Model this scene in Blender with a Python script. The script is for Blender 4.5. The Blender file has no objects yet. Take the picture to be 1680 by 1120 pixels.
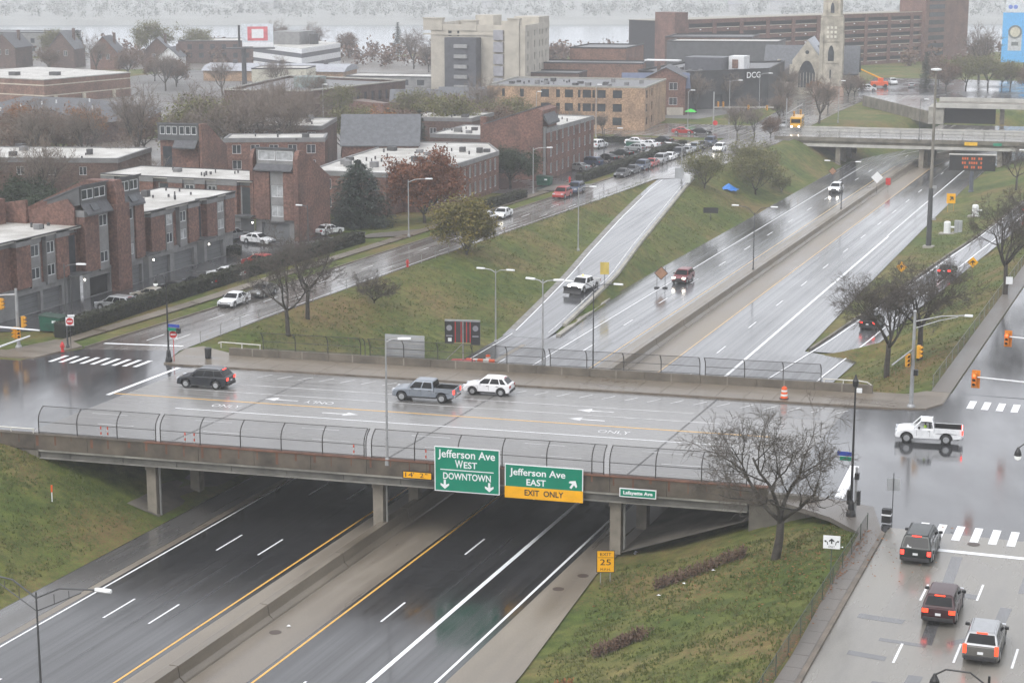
import bpy, bmesh, math, random
from mathutils import Vector, Matrix, noise
R = math.radians
PI = math.pi
rnd = random.Random(11)
sc = bpy.context.scene
col = sc.collection

# ---------------------------------------------------------------- camera, sky, sun, exposure
H_CAM = 39.0
cam_d = bpy.data.cameras.new('camera')
cam_d.sensor_width = 36.0
cam_d.lens = 36.0 * 3100 / 1680
cam_d.clip_start = 1.0
cam_d.clip_end = 8000.0
cam = bpy.data.objects.new('camera', cam_d)
col.objects.link(cam)
cam.location = (0, 0, H_CAM)
cam.rotation_euler = (R(90 - 11.665), 0, R(20.995))
sc.camera = cam

world = bpy.data.worlds.new('World')
sc.world = world
world.use_nodes = True
wn, wl = world.node_tree.nodes, world.node_tree.links
bg = wn['Background']
sky = wn.new('ShaderNodeTexSky')
sky.sky_type = 'NISHITA'
sky.sun_disc = False
SUN_EL, SUN_AZ = 48.0, 200.0
sky.sun_elevation = R(SUN_EL)
sky.sun_rotation = R(SUN_AZ)
sky.altitude = 0
sky.air_density = 1.0
sky.dust_density = 6.0
sky.ozone_density = 1.0
hs = wn.new('ShaderNodeHueSaturation')          # a grey lid of cloud takes the blue out of the sky
hs.inputs['Saturation'].default_value = 0.22
wl.new(sky.outputs[0], hs.inputs['Color'])
mixc = wn.new('ShaderNodeMix')
mixc.data_type = 'RGBA'
mixc.inputs[0].default_value = 0.62
mixc.inputs[7].default_value = (9.0, 9.2, 9.8, 1)
wl.new(hs.outputs[0], mixc.inputs[6])
wl.new(mixc.outputs[2], bg.inputs[0])
bg.inputs[1].default_value = 0.15

sun_d = bpy.data.lights.new('sun', 'SUN')
sun_d.energy = 0.65
sun_d.angle = R(25)
sun_d.color = (1.0, 0.97, 0.93)
sun = bpy.data.objects.new('sun', sun_d)
col.objects.link(sun)
# light comes from azimuth SUN_AZ (clockwise from +Y)
_d = Vector((math.sin(R(SUN_AZ)) * math.cos(R(SUN_EL)), math.cos(R(SUN_AZ)) * math.cos(R(SUN_EL)), math.sin(R(SUN_EL))))
sun.rotation_euler = _d.to_track_quat('Z', 'Y').to_euler()

sc.view_settings.view_transform = 'Standard'
sc.view_settings.look = 'None'
sc.view_settings.gamma = 1
sc.view_settings.use_curve_mapping = False
sc.view_settings.exposure = 0.32
sc.render.engine = 'CYCLES'
sc.cycles.use_denoising = True
sc.cycles.max_bounces = 6
sc.cycles.diffuse_bounces = 3
sc.cycles.glossy_bounces = 3
sc.cycles.transparent_max_bounces = 16
sc.cycles.volume_bounces = 1
sc.cycles.caustics_reflective = False
sc.cycles.caustics_refractive = False

# ---------------------------------------------------------------- helpers
MATS = {}

def nmat(name):
    m = bpy.data.materials.new(name)
    m.use_nodes = True
    t = m.node_tree
    return m, t.nodes, t.links, t.nodes['Principled BSDF']

def noise_node(n, l, scale, detail=3, stretch=None, rough=0.55):
    g = n.new('ShaderNodeNewGeometry')
    tx = n.new('ShaderNodeTexNoise')
    tx.inputs['Scale'].default_value = scale
    tx.inputs['Detail'].default_value = detail
    tx.inputs['Roughness'].default_value = rough
    if stretch:
        mp = n.new('ShaderNodeMapping')
        mp.vector_type = 'TEXTURE'                      # turn first, then stretch
        mp.inputs['Scale'].default_value = tuple(1 / k for k in stretch[0])
        mp.inputs['Rotation'].default_value = (0, 0, stretch[1])
        l.new(g.outputs['Position'], mp.inputs[0])
        l.new(mp.outputs[0], tx.inputs['Vector'])
    else:
        l.new(g.outputs['Position'], tx.inputs['Vector'])
    return tx

def ramp(n, l, src, stops):
    r = n.new('ShaderNodeValToRGB')
    e = r.color_ramp.elements
    while len(e) < len(stops):
        e.new(0.5)
    for el, (p, c) in zip(e, stops):
        el.position = p
        el.color = (*c, 1) if len(c) == 3 else c
    l.new(src, r.inputs[0])
    return r

def vmul(c, k):
    return tuple(min(1, x * k) for x in c)

def M(name, c=None, rough=0.6, var=0.18, scale=1.2, bump=0.0, metal=0.0, spec=0.5, emit=0.0, c2=None, bscale=None):
    """plain procedural material: base colour broken up by noise, with optional bump"""
    if name in MATS:
        return MATS[name]
    m, n, l, b = nmat(name)
    tx = noise_node(n, l, scale, 5)
    r = ramp(n, l, tx.outputs[0], [(0.3, vmul(c, 1 - var)), (0.7, c2 or vmul(c, 1 + var))])
    l.new(r.outputs[0], b.inputs['Base Color'])
    b.inputs['Roughness'].default_value = rough
    b.inputs['Metallic'].default_value = metal
    b.inputs['Specular IOR Level'].default_value = spec
    if bump:
        t2 = noise_node(n, l, bscale or scale * 6, 4)
        bp = n.new('ShaderNodeBump')
        bp.inputs['Strength'].default_value = bump
        bp.inputs['Distance'].default_value = 0.05
        l.new(t2.outputs[0], bp.inputs['Height'])
        l.new(bp.outputs[0], b.inputs['Normal'])
    if emit:
        b.inputs['Emission Color'].default_value = (*c, 1)
        b.inputs['Emission Strength'].default_value = emit
    MATS[name] = m
    return m

def wet(name, c, c2, dirang=0.0, r0=0.06, r1=0.4, streak=1.1, along=0.03, bump=0.03, patch=0.05, mid=0.5, film=0.45):
    """rain-wet paving: colour patches, glossy film broken by streaks along the traffic"""
    if name in MATS:
        return MATS[name]
    m, n, l, b = nmat(name)
    big = noise_node(n, l, patch, 4)
    st = noise_node(n, l, 1.0, 4, ((streak, along, 1), dirang))
    fine = noise_node(n, l, 9.0, 3)
    a = n.new('ShaderNodeMath'); a.operation = 'MULTIPLY_ADD'
    a.inputs[1].default_value = 0.5
    l.new(st.outputs[0], a.inputs[0]); 
    h = n.new('ShaderNodeMath'); h.operation = 'MULTIPLY'; h.inputs[1].default_value = 0.5
    l.new(big.outputs[0], h.inputs[0]); l.new(h.outputs[0], a.inputs[2])
    r = ramp(n, l, a.outputs[0], [(0.36, c), (0.64, c2)])
    mx = n.new('ShaderNodeMix'); mx.data_type = 'RGBA'; mx.blend_type = 'MULTIPLY'
    mx.inputs[0].default_value = 0.5
    fr = ramp(n, l, fine.outputs[0], [(0.3, (0.7, 0.7, 0.7)), (0.7, (1, 1, 1))])
    l.new(r.outputs[0], mx.inputs[6]); l.new(fr.outputs[0], mx.inputs[7])
    l.new(mx.outputs[2], b.inputs['Base Color'])
    rr = ramp(n, l, a.outputs[0], [(mid - 0.17, (r0,) * 3), (mid + 0.17, (r1,) * 3)])
    l.new(rr.outputs[0], b.inputs['Roughness'])
    b.inputs['IOR'].default_value = 1.5
    cw = ramp(n, l, a.outputs[0], [(mid - 0.13, (film * 1.5,) * 3), (mid + 0.13, (film * 0.25,) * 3)])
    l.new(cw.outputs[0], b.inputs['Coat Weight'])
    b.inputs['Coat Roughness'].default_value = 0.10
    b.inputs['Coat IOR'].default_value = 1.33
    bp = n.new('ShaderNodeBump')
    bp.inputs['Strength'].default_value = bump
    bp.inputs['Distance'].default_value = 0.05
    l.new(fine.outputs[0], bp.inputs['Height'])
    l.new(bp.outputs[0], b.inputs['Normal'])
    MATS[name] = m
    return m

def brick(name, c1, c2, mortar, scale=1.0, rough=0.8):
    """brick courses too small to build: colour and fine relief only"""
    if name in MATS:
        return MATS[name]
    m, n, l, b = nmat(name)
    g = n.new('ShaderNodeNewGeometry')
    sp = n.new('ShaderNodeSeparateXYZ'); l.new(g.outputs['Position'], sp.inputs[0])
    ad = n.new('ShaderNodeMath'); ad.operation = 'ADD'
    l.new(sp.outputs[0], ad.inputs[0]); l.new(sp.outputs[1], ad.inputs[1])
    cb = n.new('ShaderNodeCombineXYZ'); l.new(ad.outputs[0], cb.inputs[0]); l.new(sp.outputs[2], cb.inputs[1])
    bt = n.new('ShaderNodeTexBrick')
    bt.inputs['Scale'].default_value = scale
    bt.inputs['Brick Width'].default_value = 0.24
    bt.inputs['Row Height'].default_value = 0.085
    bt.inputs['Mortar Size'].default_value = 0.008
    bt.inputs['Color1'].default_value = (*c1, 1); bt.inputs['Color2'].default_value = (*c2, 1); bt.inputs['Mortar'].default_value = (*mortar, 1)
    l.new(cb.outputs[0], bt.inputs['Vector'])
    nz = noise_node(n, l, 0.35, 6)
    fr = ramp(n, l, nz.outputs[0], [(0.3, (0.60, 0.60, 0.62)), (0.7, (1.25, 1.2, 1.15))])
    mx = n.new('ShaderNodeMix'); mx.data_type = 'RGBA'; mx.blend_type = 'MULTIPLY'; mx.inputs[0].default_value = 0.9
    l.new(bt.outputs[0], mx.inputs[6]); l.new(fr.outputs[0], mx.inputs[7])
    n2 = noise_node(n, l, 3.0, 4)
    f2 = ramp(n, l, n2.outputs[0], [(0.34, (0.55, 0.53, 0.53)), (0.66, (1.45, 1.4, 1.4))])
    m2 = n.new('ShaderNodeMix'); m2.data_type = 'RGBA'; m2.blend_type = 'MULTIPLY'; m2.inputs[0].default_value = 0.8
    l.new(mx.outputs[2], m2.inputs[6]); l.new(f2.outputs[0], m2.inputs[7])
    l.new(m2.outputs[2], b.inputs['Base Color'])
    b.inputs['Roughness'].default_value = rough
    MATS[name] = m
    return m

def glow(name, c, strength):
    if name in MATS:
        return MATS[name]
    m, n, l, b = nmat(name)
    b.inputs['Base Color'].default_value = (*vmul(c, 0.4), 1)
    b.inputs['Emission Color'].default_value = (*c, 1)
    b.inputs['Emission Strength'].default_value = strength
    MATS[name] = m
    return m

def glassy(name, c, rough=0.06):
    if name in MATS:
        return MATS[name]
    m, n, l, b = nmat(name)
    tx = noise_node(n, l, 0.8, 2)
    r = ramp(n, l, tx.outputs[0], [(0.35, vmul(c, 0.7)), (0.65, vmul(c, 1.3))])
    l.new(r.outputs[0], b.inputs['Base Color'])
    b.inputs['Roughness'].default_value = rough
    b.inputs['IOR'].default_value = 1.5
    MATS[name] = m
    return m

def carpaint(name, c, metal=0.0, rough=0.28):
    if name in MATS:
        return MATS[name]
    m, n, l, b = nmat(name)
    tx = noise_node(n, l, 2.2, 5)
    r = ramp(n, l, tx.outputs[0], [(0.3, vmul(c, 0.86)), (0.7, vmul(c, 1.05))])
    l.new(r.outputs[0], b.inputs['Base Color'])
    b.inputs['Roughness'].default_value = rough
    b.inputs['Metallic'].default_value = metal
    b.inputs['Coat Weight'].default_value = 0.25
    b.inputs['Specular IOR Level'].default_value = 0.35
    b.inputs['Coat Roughness'].default_value = 0.06
    MATS[name] = m
    return m

def veil(name, c, cover, rough=0.6, wire=0.06):
    """chain link: diagonal wires with open air between (transparent), too fine to build"""
    if name in MATS:
        return MATS[name]
    m, n, l, b = nmat(name)
    b.inputs['Base Color'].default_value = (*c, 1)
    b.inputs['Roughness'].default_value = rough
    b.inputs['Metallic'].default_value = 0.3
    tr = n.new('ShaderNodeBsdfTransparent')
    ms = n.new('ShaderNodeMixShader')
    tx = noise_node(n, l, 0.5, 3)
    r = ramp(n, l, tx.outputs[0], [(0.3, (cover * 0.8,) * 3), (0.7, (cover * 1.2,) * 3)])
    l.new(r.outputs[0], ms.inputs[0])
    l.new(tr.outputs[0], ms.inputs[1]); l.new(b.outputs[0], ms.inputs[2])
    l.new(ms.outputs[0], n['Material Output'].inputs['Surface'])
    MATS[name] = m
    return m

class MB:
    """collects quads, boxes, tubes into one mesh"""
    def __init__(s):
        s.v, s.f = [], []
    def poly(s, pts):
        i = len(s.v); s.v.extend([tuple(p) for p in pts]); s.f.append(list(range(i, i + len(pts)))); return s
    def grid(s, rows, close=False):
        i = len(s.v); k = len(rows[0])
        for r in rows: s.v.extend([tuple(p) for p in r])
        for a in range(len(rows) - 1):
            for b in range(k if close else k - 1):
                c = (b + 1) % k
                s.f.append([i + a * k + b, i + a * k + c, i + (a + 1) * k + c, i + (a + 1) * k + b])
        return s
    def box(s, x0, x1, y0, y1, z0, z1):
        i = len(s.v)
        s.v.extend([(x0, y0, z0), (x1, y0, z0), (x1, y1, z0), (x0, y1, z0), (x0, y0, z1), (x1, y0, z1), (x1, y1, z1), (x0, y1, z1)])
        for q in ((3, 2, 1, 0), (4, 5, 6, 7), (0, 1, 5, 4), (1, 2, 6, 5), (2, 3, 7, 6), (3, 0, 4, 7)):
            s.f.append([i + a for a in q])
        return s
    def prism(s, pts, z0, z1):
        """pts: 2D outline counter-clockwise"""
        n = len(pts); i = len(s.v)
        s.v.extend([(p[0], p[1], z0) for p in pts]); s.v.extend([(p[0], p[1], z1) for p in pts])
        s.f.append([i + a for a in reversed(range(n))]); s.f.append([i + n + a for a in range(n)])
        for a in range(n):
            b = (a + 1) % n
            s.f.append([i + a, i + b, i + n + b, i + n + a])
        return s
    def xprism(s, pts, x0, x1):
        """outline in (y, z) pushed along x"""
        n = len(pts); i = len(s.v)
        s.v.extend([(x0, p[0], p[1]) for p in pts]); s.v.extend([(x1, p[0], p[1]) for p in pts])
        s.f.append([i + a for a in reversed(range(n))]); s.f.append([i + n + a for a in range(n)])
        for a in range(n):
            b = (a + 1) % n
            s.f.append([i + a, i + b, i + n + b, i + n + a])
        return s
    def yprism(s, pts, y0, y1):
        n = len(pts); i = len(s.v)
        s.v.extend([(p[0], y0, p[1]) for p in pts]); s.v.extend([(p[0], y1, p[1]) for p in pts])
        s.f.append([i + a for a in range(n)]); s.f.append([i + n + a for a in reversed(range(n))])
        for a in range(n):
            b = (a + 1) % n
            s.f.append([i + b, i + a, i + n + a, i + n + b])
        return s
    def tube(s, pts, rad, k=6, cap=True):
        """round bar through points; rad is a number or one per point"""
        pts = [Vector(p) for p in pts]
        rr = rad if isinstance(rad, (list, tuple)) else [rad] * len(pts)
        i = len(s.v); n = len(pts)
        up = Vector((0, 0, 1)); prev = None
        for a, p in enumerate(pts):
            d = (pts[min(a + 1, n - 1)] - pts[max(a - 1, 0)])
            if d.length < 1e-9: d = Vector((0, 0, 1))
            d.normalize()
            u = prev - d * prev.dot(d) if prev is not None else (up.cross(d) if abs(d.z) < 0.95 else Vector((1, 0, 0)).cross(d))
            if u.length < 1e-6: u = Vector((1, 0, 0)).cross(d)
            u.normalize(); prev = u
            w = d.cross(u)
            for b in range(k):
                t = 2 * PI * b / k
                s.v.append(tuple(p + (u * math.cos(t) + w * math.sin(t)) * rr[a]))
        for a in range(n - 1):
            for b in range(k):
                c = (b + 1) % k
                s.f.append([i + a * k + b, i + a * k + c, i + (a + 1) * k + c, i + (a + 1) * k + b])
        if cap:
            s.f.append([i + b for b in reversed(range(k))]); s.f.append([i + (n - 1) * k + b for b in range(k)])
        return s
    def lathe(s, prof, k=12, c=(0, 0, 0), axis='z'):
        """profile of (radius, height) spun round an axis"""
        rows = []
        for r_, h in prof:
            row = []
            for b in range(k):
                t = 2 * PI * b / k; x, y = r_ * math.cos(t), r_ * math.sin(t)
                p = (x, y, h) if axis == 'z' else ((h, x, y) if axis == 'x' else (y, h, x))
                row.append((c[0] + p[0], c[1] + p[1], c[2] + p[2]))
            rows.append(row)
        s.grid(rows, True)
        i = len(s.v) - k * len(prof)
        s.f.append([i + b for b in reversed(range(k))]); s.f.append([i + k * (len(prof) - 1) + b for b in range(k)])
        return s

def link(o, parent=None):
    col.objects.link(o)
    if parent is not None:
        o.parent = parent
    return o

def mesh(name, mb, mat, smooth=False):
    me = bpy.data.meshes.new(name)
    me.from_pydata(mb.v, [], mb.f)
    me.update()
    if mat is not None:
        me.materials.append(mat)
    if smooth:
        me.shade_smooth()
    return me

def obj(name, mb, mat, parent=None, smooth=False, loc=None, bevel=0.0):
    me = mb if isinstance(mb, bpy.types.Mesh) else mesh(name, mb, mat, smooth)
    o = bpy.data.objects.new(name, me)
    if loc: o.location = loc
    link(o, parent)
    if bevel:
        bm = bmesh.new(); bm.from_mesh(me)
        bmesh.ops.bevel(bm, geom=[e for e in bm.edges], offset=bevel, segments=2, affect='EDGES', profile=0.5)
        bm.to_mesh(me); bm.free()
    return o

def thing(name, label, cat, loc=(0, 0, 0), rz=0.0, group=None):
    o = bpy.data.objects.new(name, None)
    o.empty_display_size = 0.3
    link(o)
    o.location = loc
    o.rotation_euler = (0, 0, rz)
    o['label'] = label
    o['category'] = cat
    if group: o['group'] = group
    return o

def tag(o, label, cat, group=None, kind=None):
    if label: o['label'] = label
    if cat: o['category'] = cat
    if group: o['group'] = group
    if kind: o['kind'] = kind
    return o

def struct(name, mb, mat, smooth=False):
    o = obj(name, mb, mat, None, smooth)
    o['kind'] = 'structure'
    return o

def dup(root, loc, rz=0.0, label=None, scale=None):
    """a copy of a thing with copies of its parts and sub-parts (mesh data shared)"""
    r = root.copy(); col.objects.link(r)
    r.location = loc; r.rotation_euler = (0, 0, rz)
    if scale: r.scale = scale if isinstance(scale, tuple) else (scale,) * 3
    if label: r['label'] = label
    for ch in KIDS.get(root.name, []):
        c = ch.copy(); col.objects.link(c); c.parent = r
        for g in KIDS.get(ch.name, []):
            d = g.copy(); col.objects.link(d); d.parent = c
    return r

KIDS = {}

def note_kids(root):
    """remember a prototype's tree once, so that copying does not search the whole file"""
    def walk(o):
        KIDS[o.name] = [c for c in bpy.data.objects if c.parent is o]
        for c in KIDS[o.name]: walk(c)
    walk(root)

def text(body, size, mat, parent, loc, rot, name='lettering', ext=0.004, sx=1.0, off=0.0, width=None):
    """flat lettering as a thin mesh; width fits the word to that many metres"""
    cu = bpy.data.curves.new('tmp_text', 'FONT')
    cu.body = body; cu.size = size; cu.extrude = ext; cu.offset = off
    cu.align_x = 'CENTER'; cu.align_y = 'CENTER'
    cu.resolution_u = 3
    tmp = bpy.data.objects.new('tmp_text', cu)
    me = bpy.data.meshes.new_from_object(tmp)
    bpy.data.objects.remove(tmp); bpy.data.curves.remove(cu)
    me.name = name
    me.materials.clear(); me.materials.append(mat)
    o = bpy.data.objects.new(name, me)
    link(o, parent)
    if width and me.vertices:
        xs_ = [v.co.x for v in me.vertices]
        sx = width / (max(xs_) - min(xs_))
    o.location = loc; o.rotation_euler = rot
    o.scale = (sx, 1, 1)
    return o

def pw(pts):
    """piecewise-linear function through (t, value) points"""
    pts = sorted(pts)
    def f(t):
        if t <= pts[0][0]: return pts[0][1]
        for (a, va), (b, vb) in zip(pts, pts[1:]):
            if t <= b: return va + (vb - va) * (t - a) / (b - a)
        return pts[-1][1]
    return f
# ================================================================ THE SETTING: terrain, water, roads
ZF = -5.5                                             # freeway floor; streets are z = 0
def xsf(y): return -0.0145 * (y - 115)                # the freeway is not quite square to the streets
def sh(y): return 0.0 if y < 395 else 0.0042 * (y - 395) ** 2   # beyond the second bridge it swings to the right
def LY(x, t): return 145.2 + 0.1 * (x + 60) + t       # cross street: t metres beyond its yellow centre line

f_lramp_l = pw([(150, -77.6), (205, -79.6), (219, -81.3), (229, -82.6), (240, -84.1), (254, -86.3), (279, -89.9), (307, -93.4), (320, -94.4)])
f_lramp_r = pw([(205, -74.0), (210, -74.3), (231, -76.2), (240, -77.1), (262, -80.6), (286, -84.0), (304, -86.6), (322, -89.1)])
f_lramp_z = pw([(205, ZF), (318, 0.0)])
f_fw_l = pw([(60, -77.3), (150, -77.6), (206, -79.4), (230, -75.4), (240, -75.9), (303, -76.5), (387, -77.6), (900, -77.6)])
f_fw_r = pw([(60, -37.5), (104, -39.5), (125, -41.4), (150, -41.0), (175, -38.6), (205, -37.6), (208, -44.2), (250, -45.5), (303, -46.8), (370, -48.3), (900, -48.3)])
f_rramp_l = pw([(206, -44.0), (237, -41.6), (281, -38.4), (315, -35.4), (345, -33.4), (420, -31.6)])
f_rramp_r = pw([(170, -38.3), (196, -38.2), (220, -36.9), (267, -34.4), (294, -32.7), (330, -30.4), (420, -27.6)])
f_rramp_z = pw([(215, ZF), (300, -4.6), (345, -3.2), (420, 0.0)])
f_top_l = pw([(60, -91.0), (120, -91.0), (124, -92.0), (163, -93.0), (168, -96.6), (205, -96.3), (240, -95.5), (305, -94.4), (322, -94.8), (345, -88.0), (385, -87.5), (440, -89), (900, -89)])
f_top_r = pw([(60, -22.4), (95, -21.6), (126, -22.6), (164, -24.5), (170, -24.4), (900, -24.0)])

def corridor(y):
    """cross-section of the cutting at y: list of (x, z)"""
    k = sh(y)
    L = [(f_top_l(y) + k, 0.0)]
    if 205 < y < 322:
        zr = f_lramp_z(y)
        L += [(f_lramp_l(y) - 0.8, zr - 0.02), (f_lramp_l(y), zr - 0.1), (f_lramp_r(y), zr - 0.1), (f_lramp_r(y) + 0.6, zr - 0.02)]
        fl = max(f_fw_l(y), f_lramp_r(y) + 1.2)
        L += [(fl, ZF - 0.02), (fl + 0.4, ZF - 0.12)]
    else:
        L += [(f_fw_l(y) + k - 0.5, ZF + 0.05), (f_fw_l(y) + k + 0.2, ZF - 0.12)]
    L += [(f_fw_r(y) + k - 0.3, ZF - 0.12), (f_fw_r(y) + k + 0.3, ZF + 0.02)]
    if 208 < y < 420:
        zr = f_rramp_z(y)
        if f_rramp_l(y) - 0.6 > f_fw_r(y) + 0.5:
            L += [(f_rramp_l(y) - 0.5, zr + 0.02)]
        L += [(max(f_rramp_l(y), f_fw_r(y) + 0.6), zr - 0.1), (f_rramp_r(y), zr - 0.1), (f_rramp_r(y) + 0.5, zr + 0.02)]
    L += [(f_top_r(y) + k, 0.0)]
    L.sort()
    return L

def bank(x): return 676 + 0.38 * (max(-900, min(500, x)) + 385)
def ground_z(x, y):
    b = y - bank(x)
    if b > -12:
        return max(-14.0, min(0.0, -0.6 * (b + 12))) - 0.06
    L = corridor(min(y, 640))
    z = 0.0
    if L[0][0] < x < L[-1][0] and y < 560:
        for (a, za), (c, zc) in zip(L, L[1:]):
            if a <= x <= c:
                t = (x - a) / max(c - a, 1e-6)
                if (abs(za) < 0.01 or abs(zc) < 0.01) and abs(zc - za) > 1:      # long grass slopes: rounded shoulder, eased toe
                    t = t * t * (3 - 2 * t) * 0.5 + t * 0.5
                z = za + (zc - za) * t
                break
        if y > 500: z *= (560 - y) / 60
        if z > -5.4 and z < -0.2:
            z += 0.16 * noise.noise((x * 0.22, y * 0.16, 0)) + 0.05 * noise.noise((x * 1.1, y * 0.9, 3))
    return z - 0.06

def frange(a, b, s):
    out = []
    while a < b - 1e-6:
        out.append(a); a += s
    return out
gx = frange(-1500, -300, 150) + frange(-300, -120, 20) + frange(-120, -98, 4) + frange(-98, -20, 0.8) + frange(-20, 0, 4) + frange(0, 120, 20) + [120, 300, 600, 1000]
gy = frange(-100, 60, 40) + frange(60, 340, 1.6) + frange(340, 580, 4) + frange(580, 760, 20) + frange(760, 1100, 14) + frange(1100, 1900, 200)
mb = MB()
mb.grid([[(x, y, ground_z(x, y)) for x in gx] for y in gy])

def grass_mat():
    m, n, l, b = nmat('grass_turf')
    a = noise_node(n, l, 0.11, 6); c = noise_node(n, l, 0.9, 5); d = noise_node(n, l, 14.0, 3); e = noise_node(n, l, 0.055, 4)
    r1 = ramp(n, l, a.outputs[0], [(0.32, (0.070, 0.105, 0.022)), (0.5, (0.105, 0.125, 0.034)), (0.66, (0.165, 0.150, 0.062))])
    r2 = ramp(n, l, c.outputs[0], [(0.32, (0.50, 0.58, 0.48)), (0.68, (1.38, 1.28, 1.15))])
    m1 = n.new('ShaderNodeMix'); m1.data_type = 'RGBA'; m1.blend_type = 'MULTIPLY'; m1.inputs[0].default_value = 0.85
    l.new(r1.outputs[0], m1.inputs[6]); l.new(r2.outputs[0], m1.inputs[7])
    r3 = ramp(n, l, d.outputs[0], [(0.32, (0.5, 0.55, 0.5)), (0.68, (1.35, 1.3, 1.2))])
    m2 = n.new('ShaderNodeMix'); m2.data_type = 'RGBA'; m2.blend_type = 'MULTIPLY'; m2.inputs[0].default_value = 0.8
    l.new(m1.outputs[2], m2.inputs[6]); l.new(r3.outputs[0], m2.inputs[7])
    # drifts of fallen brown leaves
    lf = noise_node(n, l, 5.0, 4); 
    mu = n.new('ShaderNodeMath'); mu.operation = 'MULTIPLY'
    l.new(lf.outputs[0], mu.inputs[0]); l.new(e.outputs[0], mu.inputs[1])
    r4 = ramp(n, l, mu.outputs[0], [(0.27, (0, 0, 0)), (0.36, (0.75,) * 3)])
    m3 = n.new('ShaderNodeMix'); m3.data_type = 'RGBA'
    m3.inputs[7].default_value = (0.17, 0.098, 0.045, 1)
    l.new(r4.outputs[0], m3.inputs[0]); l.new(m2.outputs[2], m3.inputs[6])
    l.new(m3.outputs[2], b.inputs['Base Color'])
    b.inputs['Roughness'].default_value = 0.85
    b.inputs['Specular IOR Level'].default_value = 0.25
    bp = n.new('ShaderNodeBump'); bp.inputs['Strength'].default_value = 0.7; bp.inputs['Distance'].default_value = 0.12
    l.new(d.outputs[0], bp.inputs['Height']); l.new(bp.outputs[0], b.inputs['Normal'])
    MATS['grass_turf'] = m
    return m
struct('ground', mb, grass_mat(), True)

# river and the far shore
def river_mat():
    m, n, l, b = nmat('river_water')
    b.inputs['Base Color'].default_value = (0.12, 0.15, 0.17, 1)
    b.inputs['Roughness'].default_value = 0.12
    t = noise_node(n, l, 0.15, 5)
    bp = n.new('ShaderNodeBump'); bp.inputs['Strength'].default_value = 0.25; bp.inputs['Distance'].default_value = 0.4
    l.new(t.outputs[0], bp.inputs['Height']); l.new(bp.outputs[0], b.inputs['Normal'])
    return m
struct('river', MB().poly([(-2600, 300, -10.2), (2000, 300, -10.2), (2000, 4000, -10.2), (-2600, 4000, -10.2)]), river_mat())
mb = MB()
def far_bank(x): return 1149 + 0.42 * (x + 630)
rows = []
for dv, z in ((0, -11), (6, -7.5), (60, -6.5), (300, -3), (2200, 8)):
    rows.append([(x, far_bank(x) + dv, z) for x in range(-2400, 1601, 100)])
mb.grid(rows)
struct('far_shore', mb, M('shore_haze_tint', (0.27, 0.275, 0.26), 0.9, 0.15, 0.02), True)  # land colour paled to add haze fade to the far bank

# ---------------------------------------------------------------- materials for paving
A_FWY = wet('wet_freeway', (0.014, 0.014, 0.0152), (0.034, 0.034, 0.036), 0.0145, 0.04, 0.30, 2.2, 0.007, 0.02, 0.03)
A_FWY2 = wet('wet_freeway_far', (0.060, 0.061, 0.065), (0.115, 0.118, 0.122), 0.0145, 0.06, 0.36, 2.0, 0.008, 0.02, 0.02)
CONC_SH = wet('wet_concrete_shoulder', (0.15, 0.125, 0.098), (0.27, 0.235, 0.19), 0.0145, 0.22, 0.6, 0.8, 0.06, 0.03, 0.06, film=0.1)
DECK = wet('wet_deck_concrete', (0.135, 0.13, 0.124), (0.25, 0.242, 0.23), R(5.7) + PI / 2, 0.08, 0.40, 0.9, 0.03, 0.02, 0.045, film=0.12)
ASPH = wet('wet_asphalt', (0.038, 0.039, 0.042), (0.085, 0.086, 0.09), 0.3, 0.05, 0.24, 0.3, 0.08, 0.02, 0.05)
ASPH_L = wet('wet_worn_street', (0.105, 0.095, 0.085), (0.21, 0.195, 0.18), -0.02, 0.08, 0.4, 1.1, 0.05, 0.03, 0.05)
CONC_ST = wet('wet_street_concrete', (0.16, 0.15, 0.128), (0.265, 0.25, 0.22), 0.0, 0.10, 0.42, 0.5, 0.1, 0.025, 0.07, film=0.2)
WALK = wet('wet_sidewalk', (0.135, 0.11, 0.083), (0.225, 0.19, 0.15), 1.47, 0.2, 0.55, 0.6, 0.12, 0.03, 0.09, film=0.1)
WALK2 = wet('wet_sidewalk_grey', (0.105, 0.094, 0.082), (0.185, 0.165, 0.145), 0.0, 0.25, 0.6, 0.6, 0.12, 0.03, 0.09, film=0.1)
LOT = wet('wet_parking_lot', (0.045, 0.045, 0.048), (0.095, 0.095, 0.098), 0.1, 0.08, 0.4, 0.25, 0.09, 0.03, 0.06)
CONC = M('concrete_grey', (0.30, 0.285, 0.25), 0.75, 0.28, 0.7, 0.15)
CONC_D = M('concrete_stained', (0.155, 0.14, 0.112), 0.7, 0.42, 0.5, 0.2)
CURB = M('curb_concrete', (0.13, 0.105, 0.08), 0.5, 0.35, 0.8, 0.1)
PAINT_W = M('paint_white', (0.78, 0.79, 0.80), 0.42, 0.10, 2.5)
PAINT_WORN = M('paint_white_worn', (0.60, 0.60, 0.60), 0.45, 0.3, 0.8)
PAINT_Y = M('paint_yellow', (0.72, 0.40, 0.075), 0.35, 0.12, 2.0)
PAINT_YW = M('paint_yellow_worn', (0.62, 0.42, 0.19), 0.35, 0.25, 0.9)

def strip(f0, f1, y0, y1, step, zf, mb=None, lift=0.0):
    mb = mb or MB()
    ys = frange(y0, y1, step) + [y1]
    mb.grid([[(f0(y), y, zf(y) + lift), (f1(y), y, zf(y) + lift)] for y in ys])
    return mb
def fx(x): return lambda y: x + xsf(y) + sh(y)
zf_c = lambda y: ZF

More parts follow.
